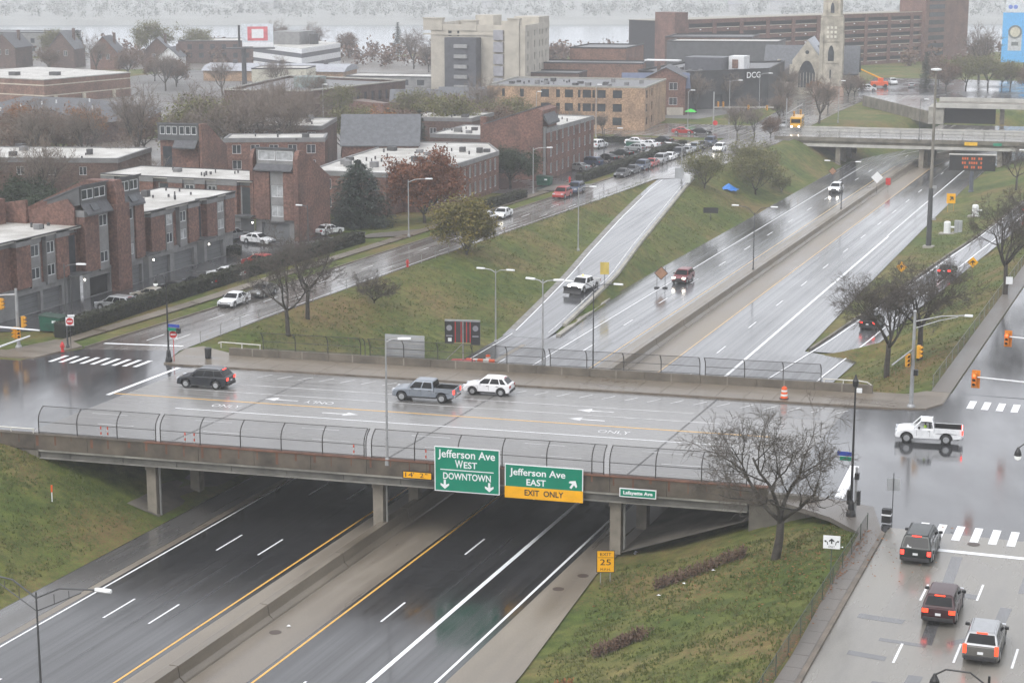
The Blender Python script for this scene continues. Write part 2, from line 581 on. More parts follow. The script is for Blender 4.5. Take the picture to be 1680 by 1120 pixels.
freeway = struct('freeway_road', strip(lambda y: f_fw_l(y) + sh(y), lambda y: f_fw_r(y) + sh(y), 60, 205, 5, zf_c), A_FWY)
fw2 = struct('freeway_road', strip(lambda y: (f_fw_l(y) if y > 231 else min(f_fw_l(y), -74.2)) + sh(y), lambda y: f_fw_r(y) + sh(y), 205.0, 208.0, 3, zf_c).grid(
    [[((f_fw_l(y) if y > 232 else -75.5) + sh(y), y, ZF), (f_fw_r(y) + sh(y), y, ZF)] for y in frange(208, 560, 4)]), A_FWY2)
# pale concrete beside the median barrier and along the right edge
for x0, x1, y0, y1, src in ((-62.55, -60.2, 60, 560, freeway), (-58.9, -55.35, 60, 560, freeway)):
    obj('shoulder_strip', strip(fx(x0), fx(x1), y0, y1, 5, zf_c, None, 0.006), CONC_SH, freeway)
obj('shoulder_strip', strip(lambda y: -43.75 + xsf(y), lambda y: f_fw_r(y), 60, 150, 5, zf_c, None, 0.006), CONC_SH, freeway)
obj('gutter_strip', strip(fx(-74.35), fx(-73.75), 60, 200, 5, zf_c, None, 0.006), CONC_SH, freeway)
obj('shoulder_strip', strip(lambda y: f_fw_l(y) + 0.1, fx(-74.4), 60, 150, 5, zf_c, None, 0.005), wet('wet_shoulder', (0.075, 0.072, 0.070), (0.12, 0.115, 0.11), 0.0145, 0.15, 0.5, 0.9, 0.04), freeway)

# painted lines
def fline(x, y0, y1, w, mat, par=freeway, name='lane_line'):
    return obj(name, strip(lambda y: x + xsf(y) + sh(y) - w / 2, lambda y: x + xsf(y) + sh(y) + w / 2, y0, y1, 5, zf_c, None, 0.012), mat, par)
fline(-73.4, 60, 192, 0.16, PAINT_W)
fline(-63.05, 60, 190, 0.17, PAINT_Y)
fline(-55.0, 60, 190, 0.17, PAINT_Y)
fline(-48.2, 60, 300, 0.34, PAINT_W)
fline(-44.3, 60, 190, 0.2, PAINT_W)
fline(-69.4, 178, 540, 0.15, PAINT_W, fw2)
fline(-63.05, 190, 540, 0.14, PAINT_YW, fw2)
fline(-55.5, 190, 540, 0.14, PAINT_YW, fw2)
fline(-48.4, 300, 540, 0.2, PAINT_W, fw2)
dash_me = mesh('lane_dash', MB().poly([(-0.075, 0, 0), (0.075, 0, 0), (0.075, 4.1, 0), (-0.075, 4.1, 0)]), PAINT_W)
def dashes(x, y0, y1, step, par):
    y = y0
    while y < y1:
        o = obj('lane_dash', dash_me, None, par, loc=(x + xsf(y) + sh(y), y, ZF + 0.012)); o.rotation_euler[2] = 0.0145
        y += step
dashes(-70.05, 104.3 - 31.6, 190, 15.8, freeway)
dashes(-66.55, 104.4 - 31.6, 480, 15.8, fw2)
dashes(-51.95, 111.0 - 31.6, 480, 15.5, fw2)
# exit lane lines on the right, ramp edge lines
def gline(f, zf, y0, y1, w, mat, par, lift=0.014, name='lane_line'):
    return obj(name, strip(lambda y: f(y) - w / 2, lambda y: f(y) + w / 2, y0, y1, 4, zf, None, lift), mat, par)

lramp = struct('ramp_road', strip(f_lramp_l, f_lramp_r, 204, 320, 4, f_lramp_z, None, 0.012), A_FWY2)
gline(lambda y: f_lramp_l(y) + 0.9, f_lramp_z, 190, 316, 0.14, PAINT_W, lramp, 0.024)
gline(lambda y: f_lramp_r(y) - 0.7, f_lramp_z, 206, 318, 0.12, PAINT_WORN, lramp, 0.024)
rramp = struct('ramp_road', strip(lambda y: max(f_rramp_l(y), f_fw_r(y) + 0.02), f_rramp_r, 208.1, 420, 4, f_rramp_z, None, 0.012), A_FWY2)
gline(pw([(170, -46.2), (191, -44.9), (214, -42.8), (237, -41.0), (281, -37.8), (345, -33)]), lambda y: f_rramp_z(y), 172, 345, 0.2, PAINT_W, rramp, 0.03)
gline(lambda y: f_rramp_r(y) - 1.4, lambda y: f_rramp_z(y), 180, 345, 0.2, PAINT_W, rramp, 0.03)
# low curb between ramp and grass
def curb_run(f, zf, y0, y1, w, h, par, mat, step=4):
    mb = MB()
    ys = frange(y0, y1, step) + [y1]
    mb.grid([[(f(y) - w / 2, y, zf(y) - 0.1), (f(y) - w / 2 + 0.03, y, zf(y) + h), (f(y) + w / 2 - 0.03, y, zf(y) + h), (f(y) + w / 2, y, zf(y) - 0.1)] for y in ys])
    for y in (y0, y1):
        mb.poly([(f(y) - w / 2, y, zf(y) - 0.1), (f(y) - w / 2 + 0.03, y, zf(y) + h), (f(y) + w / 2 - 0.03, y, zf(y) + h), (f(y) + w / 2, y, zf(y) - 0.1)])
    return obj('curb', mb, mat, par)
curb_run(lambda y: f_lramp_r(y) + 0.15, f_lramp_z, 211, 320, 0.5, 0.22, lramp, CONC)
obj('gutter_strip', strip(lambda y: f_lramp_l(y) - 0.1, lambda y: f_lramp_l(y) + 0.7, 206, 300, 4, f_lramp_z, None, 0.02), M('wet_gravel_edge', (0.20, 0.19, 0.175), 0.55, 0.45, 1.3), lramp)
curb_run(lambda y: f_rramp_l(y) - 0.05, f_rramp_z, 209, 420, 0.35, 0.2, rramp, CONC_D)
# gore nose: raised concrete wedge between ramp and freeway
obj('gore_nose', MB().prism([(-73.5, 206), (-72.9, 206), (-74.9, 231), (-75.7, 231)], ZF - 0.1, ZF + 0.22), CONC, lramp)

# ---------------------------------------------------------------- streets at z = 0
def sheet(pts, z): return MB().poly([(x, y, z) for x, y in pts])
deck_road = struct('cross_street_road', sheet([(-91.8, LY(-91.8, -16.9)), (-30, LY(-30, -16.9)), (-30, LY(-30, 12.4)), (-91.8, LY(-91.8, 12.4))], 0.004), DECK)
left_junction = struct('junction_road', sheet([(-170, LY(-170, -18)), (-91.8, LY(-91.8, -18)), (-91.8, LY(-91.8, 12.4)), (-95.6, LY(-95.6, 14)), (-97.0, 160.2), (-106.6, 157.4), (-109.2, LY(-109.2, 10.4)), (-170, LY(-170, 10))], 0.0), ASPH)
right_junction = struct('junction_road', sheet([(-30, LY(-30, -16.9)), (-26, LY(-26, -17.6)), (-23, 126.0), (-20.7, 124.2), (-20.5, 126.4), (60, 126.4), (60, 172), (-22.4, 169), (-24.5, LY(-24.5, 15.5)), (-30, LY(-30, 12.4))], 0.0), ASPH)
right_street = struct('side_street_road', sheet([(-19.0, 40), (-6.2, 40), (-6.2, 126.4), (-20.6, 126.4)], 0.0), CONC_ST)
right_street2 = struct('side_street_road', sheet([(-22.4, 169), (-8, 169), (-8, 600), (-22.4, 600)], 0.0), ASPH)
f_ls_l = pw([(157.4, -106.6), (182, -105.2), (210, -104.7), (242, -103.7), (268, -103.3), (319, -102.0), (400, -101.7), (470, -108), (560, -122)])
f_ls_r = pw([(160.2, -97.0), (176, -97.2), (203, -96.9), (240, -96.0), (269, -95.2), (304, -94.6), (317.6, -94.5), (318.2, -89.3), (385, -89.0), (400, -90), (470, -93), (560, -95)])
left_street = struct('side_street_road', strip(f_ls_l, f_ls_r, 160.2, 560, 4, lambda y: 0.002), ASPH_L)
left_street.data.polygons  # noqa
obj('road_apron', sheet([(-106.6, 157.4), (-97.0, 160.2), (f_ls_l(160.3), 160.3)], 0.001), ASPH_L, left_street)
far_street = struct('cross_street_road', sheet([(-260, 392), (-88, 392), (-88, 424), (-260, 414)], -0.012), ASPH_L)

# markings on the bridge roadway
def lline(t, x0, x1, w, mat, name='lane_line', par=deck_road, z=0.012):
    return obj(name, sheet([(x0, LY(x0, t) - w / 2), (x1, LY(x1, t) - w / 2), (x1, LY(x1, t) + w / 2), (x0, LY(x0, t) + w / 2)], z), mat, par)
lline(0, -92.9, -34, 0.2, PAINT_Y)
lline(-3.7, -84.8, -36, 0.16, PAINT_W)
lline(3.3, -88, -39, 0.13, PAINT_WORN)
lline(6.3, -90, -42, 0.13, PAINT_WORN)
for t, x0 in ((-7.3, -90.5), (-10.6, -88.0)):
    for k in range(6):
        x = x0 + k * 9.6
        if x < -33: lline(t, x, x + 3.3, 0.12, PAINT_WORN, 'lane_dash')
for k in range(27):                                   # slanted parking ticks by the far curb
    x = -84 + k * 2.05
    obj('parking_tick', sheet([(x, LY(x, 9.4)), (x + 0.12, LY(x, 9.4)), (x + 0.9, LY(x + 0.8, 10.9)), (x + 0.78, LY(x + 0.8, 10.9))], 0.012), PAINT_WORN, deck_road)
obj('stop_line', sheet([(-93.3, 141.2), (-92.85, 141.2), (-92.75, 153.4), (-93.2, 153.4)], 0.013), PAINT_W, left_junction)
obj('stop_line', sheet([(-25.6, 132.2), (-24.9, 132.2), (-25.5, 141.4), (-26.2, 141.4)], 0.013), PAINT_W, right_junction)
def arrow(x, t, flip, par=deck_road, mat=PAINT_WORN):
    s = -1 if flip else 1
    pts = [(-1.6, -0.1), (0.4, -0.1), (0.4, -0.5), (1.7, 0.05), (0.5, 0.75), (0.5, 0.25), (-0.2, 0.15), (-1.6, 0.12)]
    pts = [(x + s * px, LY(x + s * px, t) + py) for px, py in pts]
    return obj('turn_arrow', sheet(pts if s > 0 else pts[::-1], 0.012), mat, par)
arrow(-70.5, -1.9, False); arrow(-77.6, 1.6, True); arrow(-50.2, 4.9, True); arrow(-50.0, 1.7, True)
for x, t, rot in ((-81.0, -1.9, 0), (-46.5, -1.9, 0), (-74.0, 1.6, PI)):
    text('ONLY', 1.35, PAINT_WORN, deck_road, (x, LY(x, t), 0.012), (0, 0, R(5.7) + rot), 'road_lettering', ext=0.0, width=2.7)
# deck joints
JOINT = M('deck_joint', (0.045, 0.043, 0.04), 0.5, 0.2, 1.0)
for xj in (-79.2, -60.6, -41.6):
    obj('deck_joint', sheet([(xj, LY(xj, -16.9)), (xj + 0.14, LY(xj, -16.9)), (xj + 0.14, LY(xj, 12.3)), (xj, LY(xj, 12.3))], 0.010), JOINT, deck_road)

# markings on the right-hand street
for x, y0 in ((-16.15, 112.0), (-15.9, 101.0), (-15.75, 90.0), (-12.9, 113.2), (-12.75, 102.2), (-12.6, 91), (-9.6, 102.5)):
    obj('lane_dash', sheet([(x - 0.07, y0), (x + 0.07, y0), (x + 0.05, y0 + 3.2), (x - 0.09, y0 + 3.2)], 0.012), PAINT_W, right_street)
obj('stop_line', sheet([(-17.6, 122.2), (-6.4, 122.5), (-6.4, 123.0), (-17.6, 122.8)], 0.012), PAINT_W, right_street)
for k in range(9):
    x = -18.6 + k * 1.22
    obj('crosswalk_bar', sheet([(x, 125.0), (x + 0.55, 125.0), (x + 0.5, 128.4), (x - 0.05, 128.4)], 0.012), PAINT_W, right_junction)
for k in range(8):
    x = -20.4 + k * 1.25
    obj('crosswalk_bar', sheet([(x, 163.6), (x + 0.6, 163.6), (x + 0.55, 166.6), (x - 0.05, 166.6)], 0.012), PAINT_W, right_junction)
for x, y0 in ((-16.6, 176), (-16.8, 188), (-17, 200), (-17.1, 212)):
    obj('lane_dash', sheet([(x - 0.07, y0), (x + 0.07, y0), (x + 0.05, y0 + 3.2), (x - 0.09, y0 + 3.2)], 0.012), PAINT_W, right_street2)
PATCH = wet('tar_patch', (0.085, 0.085, 0.087), (0.125, 0.125, 0.127), 0.2, 0.08, 0.3)
for q in ([(-15.0, 104.5), (-14.3, 104.5), (-14.9, 121.5), (-15.6, 121.5)], [(-15.6, 113.6), (-12.9, 113.4), (-12.9, 114.2), (-15.6, 114.8)], [(-19.2, 107.6), (-16.5, 107.4), (-16.4, 108.2), (-19.2, 108.4)],
          [(-17.2, 95.6), (-15.7, 95.6), (-15.7, 97.9), (-16.5, 97.9), (-16.6, 96.6), (-17.2, 96.5)], [(-11.5, 106.5), (-10.9, 106.5), (-10.7, 112.5), (-11.4, 112.5)], [(-13.2, 104.9), (-11.5, 107.1), (-11.5, 107.9), (-13.6, 105.3)],
          [(-10.7, 115.5), (-9.9, 115.5), (-9.9, 119.0), (-10.7, 119.0)], [(-18.6, 101.4), (-16.4, 101.1), (-16.4, 101.8), (-18.6, 102.1)], [(-15.1, 90), (-14.2, 90), (-14.0, 99.5), (-14.8, 99.5)], [(-17.3, 104.2), (-14.6, 104.0), (-14.6, 104.5), (-17.3, 104.7)],
          [(-19.0, 88.2), (-16.2, 88.0), (-16.2, 88.7), (-19.0, 88.9)], [(-13.0, 96.0), (-9.5, 95.7), (-9.5, 96.4), (-13.0, 96.7)]):
    obj('tar_patch', sheet(q, 0.007), PATCH, right_street)
# left street lane dashes, crosswalks
for x, y0 in ((-102.75, 163.4), (-102.35, 175.3), (-102.0, 187), (-101.7, 199), (-101.2, 211), (-100.5, 227.3), (-100.2, 239), (-99.8, 251), (-99.4, 263), (-99.0, 275)):
    obj('lane_dash', sheet([(x - 0.08, y0), (x + 0.08, y0), (x + 0.11, y0 + 3.4), (x - 0.05, y0 + 3.4)], 0.012), PAINT_WORN, left_street)
    obj('lane_dash', sheet([(x + 2.42, y0 + 1), (x + 2.58, y0 + 1), (x + 2.61, y0 + 4.4), (x + 2.45, y0 + 4.4)], 0.012), PAINT_WORN, left_street)
obj('edge_line', strip(lambda y: f_ls_r(y) - 0.55, lambda y: f_ls_r(y) - 0.42, 175, 316, 5, lambda y: 0.012), PAINT_WORN, left_street)
for k in range(9):
    x = -106.3 + k * 1.12
    obj('crosswalk_bar', sheet([(x, LY(x, 10.6)), (x + 0.45, LY(x, 10.7)), (x + 0.40, LY(x, 13.7)), (x - 0.05, LY(x, 13.6))], 0.012), PAINT_W, left_junction)
for k in range(8):
    y = LY(-109, -3) + k * 1.35
    obj('crosswalk_bar', sheet([(-112.5, y), (-109.2, y + 0.2), (-109.2, y + 0.7), (-112.5, y + 0.5)], 0.012), PAINT_W, left_junction)
obj('stop_line', sheet([(-106.0, 160.4), (-97.8, 162.0), (-97.8, 162.5), (-106.0, 160.9)], 0.014), PAINT_W, left_street)

# ---------------------------------------------------------------- sidewalks with curbs
def walk(name, pts, mat, z=0.13, curb=True):
    o = struct(name, MB().prism(pts, -0.2, z), mat)
    return o
def slabs(par, pts, mat, z=0.13):
    for p in pts: obj('paving_slab', MB().prism(p, z - 0.06, z + rnd.uniform(0.018, 0.026)), mat, par)
w1 = walk('sidewalk', [(-95.2, LY(-95.2, 12.6)), (-94.3, LY(-94.3, 12.35)), (-92, LY(-92, 12.4)), (-26.2, LY(-26.2, 12.4)), (-23.6, LY(-23.6, 13.0)), (-22.5, 164.2), (-22.5, 168.6), (-24.6, 168.6), (-26, LY(-26, 18.2)), (-91, LY(-91, 18.2)), (-95.6, 162.5), (-96.7, 161.0)], WALK)
obj('curb', MB().prism([(-94.4, LY(-94.4, 12.22)), (-26.2, LY(-26.2, 12.26)), (-26.2, LY(-26.2, 12.398)), (-94.4, LY(-94.4, 12.36))], -0.1, 0.15), CURB, w1)
slabs(w1, [[(x, LY(x, 12.46 + k * 2.47)), (x + 2.46, LY(x + 2.46, 12.46 + k * 2.47)), (x + 2.46, LY(x + 2.46, 14.9 + k * 2.47)), (x, LY(x, 14.9 + k * 2.47))] for x in frange(-91.8, -28, 2.5) for k in range(2)], WALK)
w2 = walk('sidewalk', [(-21.5, 40), (-19.35, 40), (-20.85, 125.0), (-22.4, 130.5), (-26, LY(-26, -17.0)), (-30, LY(-30, -17.0)), (-30, LY(-30, -18.1)), (-24.8, 126.9), (-22.2, 124.0), (-21.4, 100)], WALK2)
obj('curb', MB().prism([(-19.35, 40), (-19.05, 40), (-20.55, 124.6), (-20.85, 125.0)], -0.1, 0.15), CURB, w2)
slabs(w2, [[(-21.35, y), (-19.4 - 0.0176 * (y - 40), y), (-19.4 - 0.0176 * (y - 40), y + 1.96), (-21.35, y + 1.96)] for y in frange(80, 122, 2.0)], WALK2)
w3 = walk('sidewalk', [(-24.2, 168.7), (-22.5, 168.7), (-22.5, 420), (-24.0, 420)], WALK2)
f_sw0 = lambda y: f_ls_l(y) - 4.6
f_sw1 = lambda y: f_ls_l(y) - 2.9
mbw = strip(f_sw0, f_sw1, 158, 385, 5, lambda y: 0.08)
w4 = struct('sidewalk', mbw, WALK)
slabs(w4, [[(f_sw0(y) + 0.03, y), (f_sw1(y) - 0.03, y), (f_sw1(y) - 0.03, y + 1.95), (f_sw0(y) + 0.03, y + 1.95)] for y in frange(162, 290, 2.0)], WALK, 0.08)
obj('curb', strip(lambda y: f_ls_l(y) - 0.22, f_ls_l, 158, 385, 5, lambda y: 0.12), CURB, w4)
obj('curb_face', MB().grid([[(f_ls_l(y), y, -0.02), (f_ls_l(y), y, 0.12)] for y in frange(158, 386, 5)]), CURB, w4)
walk('sidewalk', [(-140, LY(-140, 11.2)), (-113.5, LY(-113.5, 11.2)), (-108.3, LY(-108.3, 11.5)), (-107.0, 158.2), (-109.6, 160.2), (-111.4, 160.2), (-113.0, LY(-113, 14.0)), (-140, LY(-140, 14.0))], WALK)
# parking lots and drives
lot1 = struct('parking_lot', sheet([(-132, 155), (-112.6, 165.5), (-112.9, 205), (-112.6, 234.0), (-124, 236), (-150, 236), (-150, 228.6), (-132, 228.6)], 0.0), LOT)
lot2 = struct('parking_lot', sheet([(-114.5, 288), (-107.2, 288), (-107.0, 384), (-126, 392), (-128, 300)], 0.0), LOT)
struct('driveway', sheet([(-113, 234), (-106.6, 240), (-106.6, 248), (-113, 239)], 0.085), WALK2)
struct('driveway', sheet([(-108, 292), (-101.8, 296), (-101.8, 305), (-108, 302)], 0.13), WALK2)

LOT_F = M('rough_yard', (0.13, 0.125, 0.12), 0.6, 0.4, 0.06)
# paved yards and lots of the town behind the apartments
struct('parking_lot', sheet([(-262, 452), (-204, 446), (-204, 540), (-330, 560), (-330, 480)], -0.02), LOT_F)
struct('parking_lot', sheet([(-330, 380), (-240, 372), (-226, 446), (-262, 451), (-420, 520), (-420, 400)], -0.025), LOT_F)
struct('parking_lot', sheet([(-420, 525), (-330, 562), (-204, 545), (-204, 660), (-420, 660)], -0.025), WALK2)
struct('parking_lot', sheet([(-204, 430), (-120, 436), (-108, 500), (-130, 640), (-204, 640)], -0.03), LOT_F)
struct('parking_lot', sheet([(-236, 300), (-136, 268), (-130, 330), (-200, 385)], -0.03), WALK2)
# ================================================================ median barrier
mb = MB()
prof = [(-0.80, -0.05), (-0.72, 0.12), (-0.42, 0.38), (-0.32, 1.1), (0.32, 1.1), (0.42, 0.38), (0.72, 0.12), (0.80, -0.05)]
def barrier_seg(y0, y1):
    m = MB()
    ys = frange(y0, y1, 4) + [y1]
    m.grid([[(-59.62 + xsf(y) + sh(y) + px, y, ZF + pz) for px, pz in prof] for y in ys])
    for y in (y0, y1): m.poly([(-59.62 + xsf(y) + sh(y) + px, y, ZF + pz) for px, pz in prof])
    return m
BARR = wet('barrier_concrete', (0.11, 0.09, 0.066), (0.24, 0.205, 0.16), 0.0145, 0.45, 0.75, 1.0, 0.15, 0.05, 0.08)
bar = thing('median_barrier', 'long grey concrete median barrier running down the middle of the freeway', 'barrier')
y = 60.0
while y < 540:
    obj('barrier_section', barrier_seg(y, min(y + 11.9, 540)), BARR, bar)
    y += 12

# ================================================================ the near overpass
STEEL = M('girder_paint', (0.11, 0.106, 0.094), 0.6, 0.35, 0.8)
PARA = M('parapet_concrete', (0.085, 0.072, 0.056), 0.75, 0.5, 0.55, 0.2, c2=(0.135, 0.11, 0.084))
RUST = M('rust_stain', (0.12, 0.052, 0.030), 0.8, 0.5, 0.9)
br = thing('overpass_bridge', 'low concrete and steel overpass crossing the freeway with rust-stained parapet', 'bridge')
def band(x0, x1, t0, t1, z0, z1, mb=None):
    """a straight run along the cross street between two t offsets"""
    return (mb or MB()).prism([(x0, LY(x0, t0)), (x1, LY(x1, t0)), (x1, LY(x1, t1)), (x0, LY(x0, t1))], z0, z1)
XB0, XB1 = -88.5, -33.0
obj('deck', band(-91.8, -30, -17.7, 17.9, -0.42, -0.03), CONC_D, br)
# near parapet in panels with rust along its top
xs = [-93.6, -88.9, -84.2, -79.25, -74.6, -69.9, -65.2, -60.65, -55.8, -51.1, -46.4, -41.65, -37.4, -33.2, -30.0]
for a, b in zip(xs, xs[1:]):
    obj('parapet_panel', band(a, b - 0.03, -18.25, -17.75, -0.35, 0.84), PARA, br)
    obj('parapet_coping', band(a, b - 0.03, -18.31, -17.70, 0.842, 0.92), RUST if a > -80 else PARA, br)
for a, b in zip(xs, xs[1:]):                         # rust runs below each fence post
    for k in range(3):
        x = a + 0.2 + k * (b - a) / 3 + rnd.uniform(-0.1, 0.1)
        h = rnd.uniform(0.3, 0.95)
        obj('rust_streak', band(x, x + rnd.uniform(0.06, 0.22), -18.256, -18.251, 0.84 - h, 0.84), RUST, br)
# fascia girder, flange and interior girders
obj('girder', band(-88.6, -31.5, -17.95, -17.75, -1.05, -0.43), STEEL, br)
obj('girder_flange', band(-88.6, -31.5, -18.15, -17.6, -1.13, -1.052), M('girder_flange', (0.20, 0.192, 0.172), 0.6, 0.3, 0.7), br)
obj('deck_edge', band(-88.6, -31.5, -18.2, -17.96, -0.52, -0.36), M('deck_edge', (0.25, 0.24, 0.21), 0.7, 0.45, 0.5), br)
for k in range(9):
    t = -15.4 + k * 4.0
    obj('girder', band(-88.6, -31.5, t, t + 0.3, -1.12, -0.43), STEEL, br)
for x in frange(-86, -36, 4.65):                     # web stiffeners
    obj('stiffener', band(x, x + 0.05, -18.02, -17.952, -1.04, -0.53), STEEL, br)
COLM = M('column_concrete', (0.205, 0.182, 0.148), 0.75, 0.3, 0.8, 0.15)
for xc, zb in ((-79.3, ZF), (-60.2, ZF), (-41.5, ZF + 0.4)):
    for t in (-16.9, -10.2, -3.5, 3.2, 9.9, 16.6):
        yc = LY(xc, t)
        c = obj('column', MB().prism([(xc - 0.42, yc - 0.42), (xc + 0.42, yc - 0.42), (xc + 0.42, yc + 0.42), (xc - 0.42, yc + 0.42)], zb - 0.3, -1.65), COLM, br)
    obj('pier_cap', band(xc - 0.45, xc + 0.45, -17.4, 17.3, -1.64, -1.135), COLM, br)
    obj('drain_pipe', MB().tube([(xc + 0.62, LY(xc, -17.0), -1.2), (xc + 0.62, LY(xc, -17.0), zb + 0.1)], 0.09, 8), M('pipe_grey', (0.2, 0.2, 0.19), 0.5), br)
ABUT = M('abutment_concrete', (0.13, 0.118, 0.098), 0.8, 0.35, 0.5, 0.2)
obj('abutment', MB().prism([(-91.6, LY(-91.6, -18.1)), (-88.7, LY(-88.7, -18.1)), (-88.7, LY(-88.7, 17.8)), (-91.6, LY(-91.6, 17.8))], -3.4, -0.43), ABUT, br)
obj('abutment', MB().prism([(-31.4, LY(-31.4, -17.9)), (-30.0, LY(-30.0, -17.9)), (-30.0, LY(-30.0, 17.8)), (-31.4, LY(-31.4, 17.8))], -3.4, -0.43), ABUT, br)
obj('wing_wall', MB().prism([(-94.0, LY(-94, -18.2)), (-91.62, LY(-91.6, -18.2)), (-91.62, LY(-91.6, -17.7)), (-94.0, LY(-94, -17.7))], -2.2, -0.36), ABUT, br)
obj('wing_wall', MB().prism([(-30.18, LY(-30.2, -18.2)), (-26.4, LY(-26.4, -18.2)), (-26.4, LY(-26.4, -17.7)), (-30.18, LY(-30.2, -17.7))], -2.2, 0.45), ABUT, br)
# concrete slope paving under both ends
SLP = M('slope_paving', (0.12, 0.108, 0.09), 0.8, 0.35, 0.5, 0.2)
def slope(x0, z0, x1, z1):
    ya, yb = -17.6, 17.9
    return MB().poly([(x0, LY(x0, ya), z0), (x1, LY(x1, ya), z1), (x1, LY(x1, yb), z1), (x0, LY(x0, yb), z0)])
obj('slope_paving', slope(-89.2, -1.9, -78.6, ZF + 0.12), SLP, br)
obj('slope_paving', slope(-41.0, ZF + 0.32, -31.0, -1.7), SLP, br)
# far parapet and its coping
for a, b in zip(frange(-91, -29, 5.17), frange(-85.83, -28, 5.17)):
    obj('parapet_panel', band(a, b - 0.03, 17.45, 17.85, 0.0, 0.86), M('parapet_far', (0.125, 0.108, 0.086), 0.75, 0.35, 0.6, 0.15), br)
    obj('parapet_post', band(a + 2.4, a + 2.52, 17.42, 17.449, 0.02, 0.86), M('parapet_joint', (0.22, 0.20, 0.165), 0.7, 0.2), br)
obj('near_curb', band(-91.8, -30, -17.69, -16.92, -0.03, 0.12), WALK2, br)

# ================================================================ chain link fences on the overpass
FPOST = M('fence_post_dark', (0.045, 0.042, 0.040), 0.5, 0.3, 1.5)
LINK = veil('chain_link', (0.07, 0.07, 0.07), 0.22)
def curved_fence(label, px, t, z0, out, h, top):
    """posts that bend over at the top, three rails, chain link between"""
    f = thing('chain_link_fence', label, 'fence')
    def P(x, s):
        # s along post height 0..1 ; upper part leans towards the road
        k = max(0.0, (s - 0.45) / 0.55)
        return (x, LY(x, t) + out * top * k * k, z0 + h * (s - 0.10 * k * k))
    for x in px:
        obj('post', MB().tube([P(x, s / 8) for s in range(9)], 0.045, 6), FPOST, f)
    for a, b in zip(px, px[1:]):
        if b - a < 0.8: continue
        for s in (0.06, 0.42, 1.0):
            obj('rail', MB().tube([P(a, s), P(b, s)], 0.028, 5), FPOST, f)
        g = MB(); g.grid([[P(a, s / 8), P(b, s / 8)] for s in range(9)])
        obj('mesh_panel', g, LINK, f)
    return f
near_px = [-88.6, -85.2, -81.7, -78.35, -77.95] + [-77.95 + 3.4 * k for k in range(1, 6)] + [-60.8, -60.35] + [-60.35 + 3.45 * k for k in range(1, 6)] + [-42.2, -41.75, -38.3, -34.9, -31.6]
curved_fence('dark chain link fence with posts bent over at the top on the near rusty parapet', near_px, -18.0, 0.9, 1, 2.35, 0.75)
far_px = [-87.5 + 3.35 * k for k in range(0, 4)] + [-77.0, -76.5] + [-76.5 + 3.4 * k for k in range(1, 5)] + [-59.2, -58.7] + [-58.7 + 3.5 * k for k in range(1, 4)] + [-44.6, -44.1, -40.5, -37.0, -33.6]
curved_fence('dark chain link fence on the far parapet of the overpass beyond the sidewalk', far_px, 17.65, 0.86, -1, 1.95, 0.5)
# low pipe rails where the fences stop
RAIL_W = M('pipe_rail_pale', (0.55, 0.54, 0.50), 0.45, 0.15)
def pipe_rail(label, pts, posts):
    r_ = thing('pipe_rail', label, 'railing')
    obj('rail', MB().tube(pts, 0.06, 7), RAIL_W, r_)
    for p in posts:
        obj('post', MB().tube([(p[0], p[1], 0.8), p], 0.05, 6), RAIL_W, r_)
pipe_rail('short pale pipe rail on the far parapet beside the black litter bin', [(-92.2, LY(-92.2, 17.6), 1.25), (-91.9, LY(-91.9, 17.6), 1.38), (-87.7, LY(-87.7, 17.6), 1.3)], [(-91.9, LY(-91.9, 17.6), 1.36), (-89.7, LY(-89.7, 17.6), 1.34), (-87.8, LY(-87.8, 17.6), 1.3)])
pipe_rail('short curved pipe rail on the far parapet by the traffic signal pole', [(-33.4, LY(-33.4, 17.6), 1.2), (-30.2, LY(-30.2, 17.6), 1.2), (-29.5, LY(-29.5, 17.6), 1.12), (-29.1, LY(-29.1, 17.6), 0.88)], [(-33.3, LY(-33.3, 17.6), 1.2), (-31.6, LY(-31.6, 17.6), 1.2)])
pipe_rail('low pipe rail on the end of the near parapet above the grass', [(-93.5, LY(-93.5, -18), 0.95), (-93.2, LY(-93.2, -18), 1.25), (-89.0, LY(-89, -18), 1.25)], [(-93.2, LY(-93.2, -18), 1.25), (-91.1, LY(-91.1, -18), 1.25), (-89.1, LY(-89.1, -18), 1.25)])
# leafless pale posts standing behind the far parapet

# street fences: low wire fence along the left street, mesh fence beside the right sidewalk
def wire_fence(label, fxx, y0, y1, step, h, cover, mat, z=lambda x, y: 0.0):
    f = thing('wire_fence', label, 'fence')
    ys = frange(y0, y1, step) + [y1]
    vm = veil('fence_veil_%d' % int(cover * 100), (0.13, 0.135, 0.12), cover)
    pm = mesh('post', MB().tube([(0, 0, -0.1), (0, 0, h + 0.05)], 0.035, 6), mat)
    for yy in ys:
        obj('post', pm, None, f, loc=(fxx(yy), yy, z(fxx(yy), yy)))
    for a, b in zip(ys, ys[1:]):
        obj('rail', MB().tube([(fxx(a), a, h + z(fxx(a), a)), (fxx(b), b, h + z(fxx(b), b))], 0.02, 5), mat, f)
        obj('mesh_panel', MB().poly([(fxx(a), a, 0.02), (fxx(b), b, 0.02), (fxx(b), b, h), (fxx(a), a, h)]), vm, f)
    return f
FENCE_G = M('galvanised_post', (0.20, 0.20, 0.19), 0.5, 0.2)
wire_fence('low grey wire fence along the street above the freeway grass bank', lambda y: f_ls_r(y) + 0.25, 164, 310, 4.2, 1.25, 0.13, FENCE_G)
wire_fence('mesh fence between the near sidewalk and the grass slope with the big bare tree', lambda y: -21.55 - 0.008 * (y - 90), 84, 125, 3.2, 1.25, 0.42, M('fence_green', (0.06, 0.075, 0.055), 0.6))
